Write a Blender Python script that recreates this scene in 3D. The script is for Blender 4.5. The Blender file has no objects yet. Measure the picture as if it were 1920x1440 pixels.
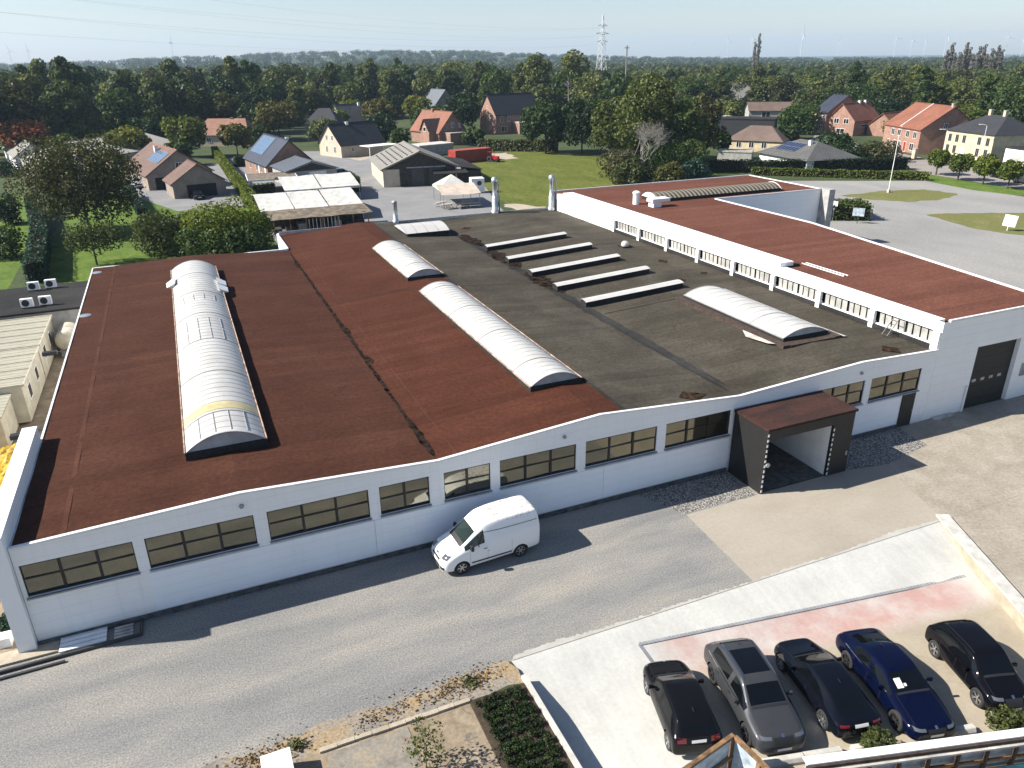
import bpy, bmesh, math, random
import numpy as np
from mathutils import Vector, Matrix
from mathutils.bvhtree import BVHTree
R = math.radians
SC = bpy.context.scene
COL = SC.collection
rng = random.Random(7)

# ------------------------------------------------------------------ camera, sky, sun, exposure
def make_camera():
    yaw, pitch, roll = R(-23.2281685), R(23.33244586), R(-0.61436476)
    f0 = Vector((-math.sin(yaw), math.cos(yaw), 0)); rt = Vector((math.cos(yaw), math.sin(yaw), 0)); up = Vector((0, 0, 1))
    fw = math.cos(pitch) * f0 - math.sin(pitch) * up
    uc = math.sin(pitch) * f0 + math.cos(pitch) * up
    r = math.cos(roll) * rt + math.sin(roll) * uc
    u = -math.sin(roll) * rt + math.cos(roll) * uc
    m = Matrix.Identity(4)
    for i in range(3):
        m[i][0] = r[i]; m[i][1] = u[i]; m[i][2] = -fw[i]
    m[0][3], m[1][3], m[2][3] = 8.67162941, -29.30142263, 21.40900954
    cd = bpy.data.cameras.new('camera'); cd.sensor_width = 36; cd.lens = 36 * 1418.176 / 1920
    cd.clip_start = 0.5; cd.clip_end = 20000
    co = bpy.data.objects.new('camera', cd); COL.objects.link(co); co.matrix_world = m
    SC.camera = co
make_camera()
SUN_DIR = Vector((-1.2, 0.36, 1.0)).normalized()      # towards the sun
SUN_EL = math.asin(SUN_DIR.z); SUN_AZ = math.atan2(SUN_DIR.x, SUN_DIR.y)
W = bpy.data.worlds.new('World'); SC.world = W; W.use_nodes = True
nt = W.node_tree; bg = nt.nodes['Background']
sky = nt.nodes.new('ShaderNodeTexSky'); sky.sky_type = 'NISHITA'; sky.sun_disc = False
sky.sun_elevation = SUN_EL; sky.sun_rotation = SUN_AZ
sky.altitude = 20; sky.air_density = 1.0; sky.dust_density = 0.5; sky.ozone_density = 2.2
tint = nt.nodes.new('ShaderNodeMixRGB'); tint.blend_type = 'MULTIPLY'; tint.inputs[0].default_value = 1.0; tint.inputs[2].default_value = (1.0, 0.965, 1.0, 1)   # camera white balance
nt.links.new(sky.outputs[0], tint.inputs[1]); nt.links.new(tint.outputs[0], bg.inputs[0]); bg.inputs[1].default_value = 0.068
sd = bpy.data.lights.new('sun', 'SUN'); sd.energy = 5.0; sd.angle = R(0.53); sd.color = (1.0, 0.95, 0.87)
so = bpy.data.objects.new('sun', sd); COL.objects.link(so); so.rotation_euler = (-SUN_DIR).to_track_quat('-Z', 'Y').to_euler()
SC.view_settings.view_transform = 'Standard'; SC.view_settings.look = 'None'
SC.view_settings.exposure = 1.1; SC.view_settings.gamma = 1.0; SC.view_settings.use_curve_mapping = False
SC.cycles.max_bounces = 8; SC.cycles.volume_bounces = 0; SC.cycles.transparent_max_bounces = 8

# ------------------------------------------------------------------ materials
MATS = {}
def S(c):                      # sRGB 0-255 to linear
    return tuple(((x / 255) / 12.92 if x / 255 <= 0.04045 else ((x / 255 + 0.055) / 1.055) ** 2.4) for x in c)
def sock(n, *names):
    for s in names:
        if s in n.inputs: return n.inputs[s]
def new_mat(name):
    m = bpy.data.materials.new(name); m.use_nodes = True
    return m, m.node_tree, m.node_tree.nodes['Principled BSDF']
def mth(t, op, a, b=None, c=None):
    n = t.nodes.new('ShaderNodeMath'); n.operation = op
    for i, v in enumerate((a, b, c)):
        if v is None: continue
        if isinstance(v, (int, float)): n.inputs[i].default_value = v
        else: t.links.new(v, n.inputs[i])
    return n.outputs[0]
def mix(t, f, a, b, mode='MIX'):
    n = t.nodes.new('ShaderNodeMixRGB'); n.blend_type = mode
    for k, v in zip(('Fac', 'Color1', 'Color2'), (f, a, b)):
        if isinstance(v, (int, float)): n.inputs[k].default_value = v
        elif isinstance(v, tuple): n.inputs[k].default_value = (*v, 1)
        else: t.links.new(v, n.inputs[k])
    return n.outputs[0]
def ramp(t, f, stops):
    n = t.nodes.new('ShaderNodeValToRGB'); t.links.new(f, n.inputs[0]); e = n.color_ramp.elements
    while len(e) < len(stops): e.new(0.5)
    for el, (p, c) in zip(e, stops):
        el.position = p; el.color = (*c, 1) if isinstance(c, tuple) else (c, c, c, 1)
    return n.outputs[0]
def coords(t, obj=False, scale=(1, 1, 1), rot=0.0):
    if obj: o = t.nodes.new('ShaderNodeTexCoord').outputs['Object']
    else: o = t.nodes.new('ShaderNodeNewGeometry').outputs['Position']
    mp = t.nodes.new('ShaderNodeMapping'); mp.inputs['Scale'].default_value = scale; mp.inputs['Rotation'].default_value = (0, 0, rot)
    t.links.new(o, mp.inputs[0]); return mp.outputs[0]
def noise(t, v, scale, detail=4, rough=0.55, dist=0.0):
    n = t.nodes.new('ShaderNodeTexNoise'); n.inputs['Scale'].default_value = scale; n.inputs['Detail'].default_value = detail
    n.inputs['Roughness'].default_value = rough; n.inputs['Distortion'].default_value = dist
    t.links.new(v, n.inputs['Vector']); return n.outputs['Fac']
def voro(t, v, scale, out='Distance', feature='F1'):
    n = t.nodes.new('ShaderNodeTexVoronoi'); n.feature = feature; n.inputs['Scale'].default_value = scale
    t.links.new(v, n.inputs['Vector']); return n.outputs[out]
def bump(t, b, h, strength=0.3, dist=0.02):
    n = t.nodes.new('ShaderNodeBump'); n.inputs['Strength'].default_value = strength; n.inputs['Distance'].default_value = dist
    t.links.new(h, n.inputs['Height']); t.links.new(n.outputs[0], b.inputs['Normal'])
def simple(name, col, rough=0.7, metal=0.0, var=0.12, scale=1.5, coat=0.0, spec=0.5, obj=False):
    """one colour with soft unevenness"""
    if name in MATS: return MATS[name]
    m, t, b = new_mat(name)
    v = coords(t, obj)
    f = noise(t, v, scale, 5)
    c2 = tuple(max(0, x * (1 - 2 * var)) for x in col)
    c1 = tuple(min(1, x * (1 + var)) for x in col)
    t.links.new(ramp(t, f, [(0.3, c2), (0.7, c1)]), b.inputs['Base Color'])
    b.inputs['Roughness'].default_value = rough; b.inputs['Metallic'].default_value = metal
    sock(b, 'Specular IOR Level').default_value = spec
    sock(b, 'Coat Weight').default_value = coat; sock(b, 'Coat Roughness').default_value = 0.03
    MATS[name] = m; return m
def ground_mat(name, stops, scale, fine=12.0, fine_amt=0.25, stretch=(1, 1, 1), rot=0.0, rough=0.95, detail=6, bump_s=0.4, spots=None):
    """uneven ground: a wide patchy noise through a ramp, times a fine grain"""
    m, t, b = new_mat(name)
    v = coords(t, False, stretch, rot); v2 = coords(t)
    f = noise(t, v, scale, detail, 0.6, 0.3)
    c = ramp(t, f, stops)
    g = noise(t, v2, fine, 3, 0.7)
    c = mix(t, 1.0, c, ramp(t, g, [(0.25, 1 - fine_amt), (0.75, 1 + fine_amt * 0.6)]), 'MULTIPLY')
    if spots:
        sc, thr, col = spots
        s = noise(t, v2, sc, 5, 0.65, 0.6)
        c = mix(t, ramp(t, s, [(thr, 0.0), (thr + 0.09, 1.0)]), c, col)
    t.links.new(c, b.inputs['Base Color']); b.inputs['Roughness'].default_value = rough
    sock(b, 'Specular IOR Level').default_value = 0.25
    bump(t, b, g, bump_s, 0.03)
    MATS[name] = m; return m
def tile_mat(name, col, course=0.35, across=0.3, rough=0.75, var=0.25):
    """roof tiles in object space: courses down the slope (z) and columns across"""
    if name in MATS: return MATS[name]
    m, t, b = new_mat(name)
    tc = t.nodes.new('ShaderNodeTexCoord').outputs['Object']
    sp = t.nodes.new('ShaderNodeSeparateXYZ'); t.links.new(tc, sp.inputs[0])
    a = mth(t, 'PINGPONG', mth(t, 'DIVIDE', sp.outputs['X'], across), 0.5)
    d = mth(t, 'FRACT', mth(t, 'DIVIDE', sp.outputs['Z'], course))
    h = mth(t, 'ADD', a, d)
    n = noise(t, tc, 2.2, 6, 0.7); n2 = noise(t, tc, 0.35, 3)
    c = ramp(t, n, [(0.25, tuple(x * (1 - var) for x in col)), (0.75, tuple(min(1, x * (1 + var)) for x in col))])
    c = mix(t, 1.0, c, ramp(t, n2, [(0.3, 0.78), (0.7, 1.1)]), 'MULTIPLY')
    c = mix(t, 1.0, c, ramp(t, d, [(0.0, 0.6), (0.2, 1.0)]), 'MULTIPLY')
    t.links.new(c, b.inputs['Base Color']); b.inputs['Roughness'].default_value = rough
    bump(t, b, h, 0.5, 0.05); MATS[name] = m; return m
def brick_mat(name, col, mortar=(0.42, 0.38, 0.33), var=0.3):
    if name in MATS: return MATS[name]
    m, t, b = new_mat(name)
    tc = t.nodes.new('ShaderNodeTexCoord').outputs['Object']
    sp = t.nodes.new('ShaderNodeSeparateXYZ'); t.links.new(tc, sp.inputs[0])
    cb = t.nodes.new('ShaderNodeCombineXYZ'); t.links.new(mth(t, 'ADD', sp.outputs['X'], sp.outputs['Y']), cb.inputs[0]); t.links.new(sp.outputs['Z'], cb.inputs[1])
    br = t.nodes.new('ShaderNodeTexBrick'); t.links.new(cb.outputs[0], br.inputs['Vector'])
    br.inputs['Scale'].default_value = 1.0; br.inputs['Brick Width'].default_value = 0.24; br.inputs['Row Height'].default_value = 0.064; br.inputs['Mortar Size'].default_value = 0.010
    br.inputs['Color1'].default_value = (*[x * (1 + var * .5) for x in col], 1); br.inputs['Color2'].default_value = (*[x * (1 - var) for x in col], 1); br.inputs['Mortar'].default_value = (*mortar, 1)
    n = noise(t, tc, 0.9, 5)
    c = mix(t, 1.0, br.outputs['Color'], ramp(t, n, [(0.3, 0.75), (0.7, 1.12)]), 'MULTIPLY')
    t.links.new(c, b.inputs['Base Color']); b.inputs['Roughness'].default_value = 0.9
    MATS[name] = m; return m
def corrugated(name, col, pitch=0.18, axis='X', rough=0.75, dirt=0.35, dirt_col=(0.12, 0.11, 0.08), obj=True):
    if name in MATS: return MATS[name]
    m, t, b = new_mat(name)
    tc = t.nodes.new('ShaderNodeTexCoord').outputs['Object']
    sp = t.nodes.new('ShaderNodeSeparateXYZ'); t.links.new(tc, sp.inputs[0])
    w = mth(t, 'SINE', mth(t, 'MULTIPLY', sp.outputs[axis], 2 * math.pi / pitch))
    n = noise(t, tc, 0.8, 6, 0.7); n2 = noise(t, tc, 7, 3)
    c = ramp(t, n2, [(0.3, tuple(x * 0.85 for x in col)), (0.7, tuple(min(1, x * 1.08) for x in col))])
    c = mix(t, mth(t, 'MULTIPLY', ramp(t, n, [(0.4, 0.0), (0.75, 1.0)]), dirt), c, dirt_col)
    t.links.new(c, b.inputs['Base Color']); b.inputs['Roughness'].default_value = rough
    bump(t, b, w, 0.9, 0.06); MATS[name] = m; return m
def leaf_mat(name, stops, trans=0.3, objvar=0.35):
    m = bpy.data.materials.new(name); m.use_nodes = True; t = m.node_tree; t.nodes.clear()
    out = t.nodes.new('ShaderNodeOutputMaterial')
    g = t.nodes.new('ShaderNodeNewGeometry').outputs['Random Per Island']
    oi = t.nodes.new('ShaderNodeObjectInfo').outputs['Random']
    oc = t.nodes.new('ShaderNodeTexCoord').outputs['Object']
    n = noise(t, oc, 0.55, 2)
    f = mth(t, 'ADD', mth(t, 'MULTIPLY', g, 0.45), mth(t, 'ADD', mth(t, 'MULTIPLY', oi, objvar), mth(t, 'MULTIPLY', mth(t, 'SUBTRACT', n, 0.5), 0.7)))
    c = ramp(t, f, stops)
    d = t.nodes.new('ShaderNodeBsdfDiffuse'); tr = t.nodes.new('ShaderNodeBsdfTranslucent'); mx = t.nodes.new('ShaderNodeMixShader'); mx.inputs[0].default_value = trans
    gl = t.nodes.new('ShaderNodeBsdfGlossy'); gl.inputs['Roughness'].default_value = 0.5; gl.inputs['Color'].default_value = (0.6, 0.65, 0.6, 1)
    mg = t.nodes.new('ShaderNodeMixShader'); mg.inputs[0].default_value = 0.02
    t.links.new(c, d.inputs[0]); t.links.new(mix(t, 1.0, c, (1.0, 1.1, 0.55), 'MULTIPLY'), tr.inputs[0])
    t.links.new(d.outputs[0], mx.inputs[1]); t.links.new(tr.outputs[0], mx.inputs[2])
    t.links.new(mx.outputs[0], mg.inputs[1]); t.links.new(gl.outputs[0], mg.inputs[2]); t.links.new(mg.outputs[0], out.inputs[0])
    MATS[name] = m; return m
def roof_felt(name, a, b_, c_, course=1.0, axis='Y', grain=9.0, dirt=None, seam=0.86):
    """bitumen roofing felt: strips laid across the roof with seams, mottled mineral grain"""
    m, t, b = new_mat(name)
    p = t.nodes.new('ShaderNodeNewGeometry').outputs['Position']
    sp = t.nodes.new('ShaderNodeSeparateXYZ'); t.links.new(p, sp.inputs[0])
    o = 'X' if axis == 'Y' else 'Y'
    wob = mth(t, 'MULTIPLY', mth(t, 'SUBTRACT', noise(t, p, 0.5, 3), 0.5), 0.25)
    yy = mth(t, 'ADD', mth(t, 'DIVIDE', sp.outputs[axis], course), wob)
    fr = mth(t, 'FRACT', yy); fl = mth(t, 'FLOOR', yy)
    wn = t.nodes.new('ShaderNodeTexWhiteNoise'); wn.noise_dimensions = '1D'; t.links.new(fl, wn.inputs['W'])
    st = t.nodes.new('ShaderNodeMapping'); st.inputs['Scale'].default_value = (0.12, 1.6, 1) if axis == 'Y' else (1.6, 0.12, 1); t.links.new(p, st.inputs[0])
    n1 = noise(t, p, 0.22, 6, 0.62, 0.4); n2 = noise(t, st.outputs[0], 1.6, 5, 0.7); n3 = noise(t, p, grain, 4, 0.75)
    c = ramp(t, n1, [(0.28, a), (0.5, b_), (0.74, c_)])
    c = mix(t, 1.0, c, ramp(t, wn.outputs['Value'], [(0.0, 0.88), (1.0, 1.08)]), 'MULTIPLY')
    c = mix(t, 1.0, c, ramp(t, n2, [(0.25, 0.84), (0.75, 1.12)]), 'MULTIPLY')
    c = mix(t, 1.0, c, ramp(t, n3, [(0.25, 0.58), (0.75, 1.36)]), 'MULTIPLY')
    c = mix(t, 1.0, c, ramp(t, fr, [(0.0, seam), (0.07, 1.0)]), 'MULTIPLY')
    if dirt:
        d = noise(t, p, 0.6, 7, 0.7, 1.0)
        c = mix(t, ramp(t, d, [(0.60, 0.0), (0.72, 0.75)]), c, dirt)
    t.links.new(c, b.inputs['Base Color']); b.inputs['Roughness'].default_value = 0.95
    sock(b, 'Specular IOR Level').default_value = 0.08
    bump(t, b, n3, 0.35, 0.02); MATS[name] = m; return m
def white_wall(name, col=(0.86, 0.86, 0.85), joint=0.5, dirt=0.62, vjoint=None):
    m, t, b = new_mat(name)
    p = t.nodes.new('ShaderNodeNewGeometry').outputs['Position']
    sp = t.nodes.new('ShaderNodeSeparateXYZ'); t.links.new(p, sp.inputs[0])
    n = noise(t, p, 0.7, 6, 0.65); st = coords(t, False, (5, 5, 0.25)); n2 = noise(t, st, 1.0, 5, 0.7)
    c = ramp(t, n, [(0.25, tuple(x * 0.94 for x in col)), (0.7, col)])
    c = mix(t, mth(t, 'MULTIPLY', ramp(t, n2, [(0.52, 0.0), (0.8, 1.0)]), dirt * 0.35), c, (0.45, 0.44, 0.40))
    low = ramp(t, mth(t, 'ADD', sp.outputs['Z'], mth(t, 'MULTIPLY', n, 0.5)), [(0.35, 1.0), (0.95, 0.0)])
    c = mix(t, mth(t, 'MULTIPLY', low, dirt * 0.6), c, (0.40, 0.37, 0.31))
    if joint:
        fr = mth(t, 'FRACT', mth(t, 'DIVIDE', mth(t, 'ADD', sp.outputs['Z'], mth(t, 'MULTIPLY', n2, 0.02)), joint))
        c = mix(t, 1.0, c, ramp(t, fr, [(0.0, 0.80), (0.05, 1.0)]), 'MULTIPLY')
    t.links.new(c, b.inputs['Base Color']); b.inputs['Roughness'].default_value = 0.65
    sock(b, 'Specular IOR Level').default_value = 0.3
    MATS[name] = m; return m

# ------------------------------------------------------------------ mesh collecting
class MB:
    def __init__(s): s.v = []; s.f = []; s.m = []
    def add(s, vs, fs, mi=0):
        o = len(s.v); s.v += [tuple(v) for v in vs]
        for f in fs: s.f.append(tuple(i + o for i in f)); s.m.append(mi)
        return s
    def ngon(s, pts, mi=0): return s.add(pts, [tuple(range(len(pts)))], mi)
    def box(s, x0, x1, y0, y1, z0, z1, mi=0):
        vs = [(x0, y0, z0), (x1, y0, z0), (x1, y1, z0), (x0, y1, z0), (x0, y0, z1), (x1, y0, z1), (x1, y1, z1), (x0, y1, z1)]
        return s.add(vs, [(0, 3, 2, 1), (4, 5, 6, 7), (0, 1, 5, 4), (1, 2, 6, 5), (2, 3, 7, 6), (3, 0, 4, 7)], mi)
    def beam(s, a, b, w, h, mi=0, up=(0, 0, 1)):
        a = Vector(a); b = Vector(b); d = (b - a).normalized(); u = Vector(up)
        if abs(d.dot(u)) > 0.98: u = Vector((1, 0, 0))
        x = d.cross(u).normalized() * w / 2; y = x.cross(d).normalized() * h / 2
        vs = [a - x - y, a + x - y, a + x + y, a - x + y, b - x - y, b + x - y, b + x + y, b - x + y]
        return s.add(vs, [(0, 3, 2, 1), (4, 5, 6, 7), (0, 1, 5, 4), (1, 2, 6, 5), (2, 3, 7, 6), (3, 0, 4, 7)], mi)
    def prism(s, poly, z0, z1, mi=0, top=None):
        n = len(poly)
        vs = [(x, y, z0) for x, y in poly] + [(x, y, z1) for x, y in poly]
        fs = [tuple(reversed(range(n)))] + [(i, (i + 1) % n, n + (i + 1) % n, n + i) for i in range(n)]
        s.add(vs, fs, mi); s.ngon([(x, y, z1) for x, y in poly], mi if top is None else top); return s
    def tube(s, pts, r, n=8, mi=0, caps=True):
        pts = [Vector(p) for p in pts]; rs = r if isinstance(r, (list, tuple)) else [r] * len(pts)
        o = len(s.v); ref = Vector((0.31, 0.2, 0.93))
        for i, p in enumerate(pts):
            d = (pts[min(i + 1, len(pts) - 1)] - pts[max(i - 1, 0)]).normalized()
            rr = ref if abs(d.dot(ref)) < 0.95 else Vector((1, 0, 0))
            x = d.cross(rr).normalized(); y = d.cross(x)
            for k in range(n):
                a = 2 * math.pi * k / n; s.v.append(tuple(p + (x * math.cos(a) + y * math.sin(a)) * rs[i]))
        for i in range(len(pts) - 1):
            for k in range(n):
                s.f.append((o + i * n + k, o + i * n + (k + 1) % n, o + (i + 1) * n + (k + 1) % n, o + (i + 1) * n + k)); s.m.append(mi)
        if caps:
            s.f.append(tuple(o + k for k in reversed(range(n)))); s.m.append(mi)
            e = o + (len(pts) - 1) * n; s.f.append(tuple(e + k for k in range(n))); s.m.append(mi)
        return s
    def lathe(s, prof, c=(0, 0, 0), n=16, mi=0, axis='Z'):
        o = len(s.v); c = Vector(c)
        for (r, h) in prof:
            for k in range(n):
                a = 2 * math.pi * k / n
                p = Vector((r * math.cos(a), r * math.sin(a), h))
                if axis == 'Y': p = Vector((p.x, p.z, p.y))
                s.v.append(tuple(c + p))
        for i in range(len(prof) - 1):
            for k in range(n):
                s.f.append((o + i * n + k, o + i * n + (k + 1) % n, o + (i + 1) * n + (k + 1) % n, o + (i + 1) * n + k)); s.m.append(mi)
        return s
    def grid(s, rows, mi=0, closed=False):
        o = len(s.v); n = len(rows[0])
        for r in rows: s.v += [tuple(p) for p in r]
        for i in range(len(rows) - 1):
            for k in range(n if closed else n - 1):
                s.f.append((o + i * n + k, o + i * n + (k + 1) % n, o + (i + 1) * n + (k + 1) % n, o + (i + 1) * n + k)); s.m.append(mi)
        return s
    def mesh(s, name, mats, smooth=False, fix=True):
        me = bpy.data.meshes.new(name); me.from_pydata(s.v, [], s.f)
        if not isinstance(mats, (list, tuple)): mats = [mats]
        for m in mats: me.materials.append(MATS[m] if isinstance(m, str) else m)
        if len(mats) > 1: me.polygons.foreach_set('material_index', s.m)
        if fix:
            bm = bmesh.new(); bm.from_mesh(me); bmesh.ops.recalc_face_normals(bm, faces=bm.faces); bm.to_mesh(me); bm.free()
        if smooth: me.polygons.foreach_set('use_smooth', [True] * len(me.polygons))
        me.update(); return me
    def build(s, name, mats, parent=None, smooth=False, loc=None, fix=True):
        o = bpy.data.objects.new(name, s.mesh(name, mats, smooth, fix)); COL.objects.link(o)
        if parent is not None: o.parent = parent
        if loc is not None: o.location = loc
        return o
def bevel(o, w=0.02, seg=2, ang=35):
    md = o.modifiers.new('bevel', 'BEVEL'); md.width = w; md.segments = seg; md.limit_method = 'ANGLE'; md.angle_limit = R(ang); return o
def tag(o, label=None, cat=None, group=None, kind=None):
    if label: o['label'] = label
    if cat: o['category'] = cat
    if group: o['group'] = group
    if kind: o['kind'] = kind
    return o
def thing(name, label, cat, loc=(0, 0, 0), rz=0.0, group=None):
    o = bpy.data.objects.new(name, None); COL.objects.link(o); o.empty_display_size = 0.3
    o.location = loc; o.rotation_euler = (0, 0, rz); return tag(o, label, cat, group)
def copy_tree(o, parent=None):
    c = o.copy(); COL.objects.link(c)
    if parent is not None: c.parent = parent
    for ch in list(o.children): copy_tree(ch, c)
    return c
def sheet(name, poly, z, m, kind='structure', label=None):
    o = MB().ngon([(x, y, z) for x, y in poly]).build(name, m)
    me = o.data
    if me.polygons[0].normal.z < 0: me.flip_normals()
    return tag(o, label, None, None, kind)
def rough_poly(pts, amp=0.25, step=0.7, seed=1, smooth=True):
    r = random.Random(seed); out = []
    for i in range(len(pts)):
        a = Vector(pts[i]); b = Vector(pts[(i + 1) % len(pts)]); n = max(1, int((b - a).length / step))
        pr = Vector((-(b - a).y, (b - a).x)).normalized()
        for k in range(n):
            p = a.lerp(b, k / n) + pr * r.uniform(-amp, amp); out.append((p.x, p.y))
    return out
# ------------------------------------------------------------------ material set
ground_mat('earth', [(0.3, (0.030, 0.045, 0.015)), (0.5, (0.050, 0.070, 0.022)), (0.7, (0.075, 0.070, 0.035))], 0.05, 1.3, 0.4)
ground_mat('lawn_green', [(0.25, (0.050, 0.095, 0.010)), (0.5, (0.085, 0.140, 0.014)), (0.75, (0.125, 0.170, 0.024))], 0.35, 2.0, 0.5)
ground_mat('meadow_green', [(0.22, (0.060, 0.078, 0.008)), (0.42, (0.085, 0.105, 0.010)), (0.62, (0.115, 0.125, 0.018)), (0.8, (0.160, 0.130, 0.045))], 0.30, 1.3, 0.55, stretch=(1, 0.45, 1), rot=0.5, spots=(0.9, 0.68, (0.19, 0.165, 0.07)))
ground_mat('island_grass', [(0.25, (0.17, 0.13, 0.055)), (0.5, (0.125, 0.135, 0.035)), (0.75, (0.20, 0.165, 0.075))], 0.3, 3.0, 0.35)
ground_mat('road_gravel', [(0.24, (0.145, 0.146, 0.145)), (0.44, (0.205, 0.202, 0.193)), (0.60, (0.262, 0.248, 0.222)), (0.78, (0.340, 0.302, 0.250))], 0.45, 15.0, 0.62, stretch=(0.26, 1.0, 1), rot=R(-4), bump_s=0.15, spots=(7.5, 0.70, (0.40, 0.375, 0.33)))
ground_mat('verge_gravel', [(0.28, (0.17, 0.16, 0.145)), (0.45, (0.24, 0.215, 0.18)), (0.60, (0.30, 0.225, 0.135)), (0.75, (0.34, 0.22, 0.105))], 0.55, 8.0, 0.5, spots=(9, 0.62, (0.06, 0.055, 0.045)))
ground_mat('apron_concrete', [(0.25, (0.265, 0.232, 0.185)), (0.5, (0.305, 0.270, 0.220)), (0.75, (0.340, 0.308, 0.255))], 0.30, 5.0, 0.10, stretch=(0.6, 1, 1), bump_s=0.1)
ground_mat('rough_concrete', [(0.25, (0.225, 0.195, 0.150)), (0.5, (0.290, 0.256, 0.205)), (0.75, (0.355, 0.318, 0.262))], 0.55, 6.0, 0.28, spots=(3.0, 0.66, (0.19, 0.165, 0.13)))
ground_mat('yard_gravel', [(0.25, (0.200, 0.192, 0.178)), (0.5, (0.245, 0.238, 0.225)), (0.75, (0.285, 0.272, 0.248))], 0.12, 3.0, 0.22, stretch=(1, 0.5, 1), spots=(0.22, 0.63, (0.33, 0.275, 0.21)))
ground_mat('block_paving', [(0.25, (0.170, 0.168, 0.166)), (0.5, (0.205, 0.203, 0.200)), (0.75, (0.240, 0.236, 0.228))], 0.25, 4.0, 0.2)
ground_mat('street_asphalt', [(0.25, (0.19, 0.17, 0.15)), (0.5, (0.24, 0.215, 0.19)), (0.75, (0.29, 0.26, 0.23))], 0.2, 3.0, 0.18)
ground_mat('bare_soil', [(0.25, (0.16, 0.13, 0.09)), (0.5, (0.24, 0.19, 0.13)), (0.75, (0.34, 0.28, 0.20))], 0.7, 5.0, 0.35, spots=(1.3, 0.60, (0.10, 0.09, 0.085)))
ground_mat('bed_soil', [(0.3, (0.03, 0.022, 0.016)), (0.7, (0.075, 0.052, 0.036))], 2.0, 12.0, 0.4)
ground_mat('sand_concrete', [(0.25, (0.30, 0.255, 0.19)), (0.75, (0.42, 0.365, 0.28))], 0.8, 6.0, 0.2)
ground_mat('stained_slab', [(0.28, (0.15, 0.135, 0.11)), (0.48, (0.22, 0.20, 0.165)), (0.68, (0.27, 0.225, 0.165))], 1.1, 7.0, 0.3, spots=(1.6, 0.60, (0.17, 0.10, 0.075)))
def pebble_mat():
    m, t, b = new_mat('pebbles'); v = coords(t)
    d = voro(t, v, 14.0); c = voro(t, v, 14.0, 'Color'); sp = t.nodes.new('ShaderNodeSeparateXYZ'); t.links.new(c, sp.inputs[0])
    k = ramp(t, sp.outputs[0], [(0.0, (0.13, 0.125, 0.12)), (0.5, (0.29, 0.275, 0.25)), (1.0, (0.50, 0.47, 0.42))])
    k = mix(t, 1.0, k, ramp(t, d, [(0.25, 1.0), (0.75, 0.25)]), 'MULTIPLY')
    t.links.new(k, b.inputs['Base Color']); b.inputs['Roughness'].default_value = 0.9
    bump(t, b, mth(t, 'SUBTRACT', 1.0, d), 0.8, 0.05); MATS['pebbles'] = m
pebble_mat()
ground_mat('dust_pale', [(0.25, (0.31, 0.295, 0.26)), (0.7, (0.41, 0.395, 0.355))], 0.6, 6.0, 0.12)
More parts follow.
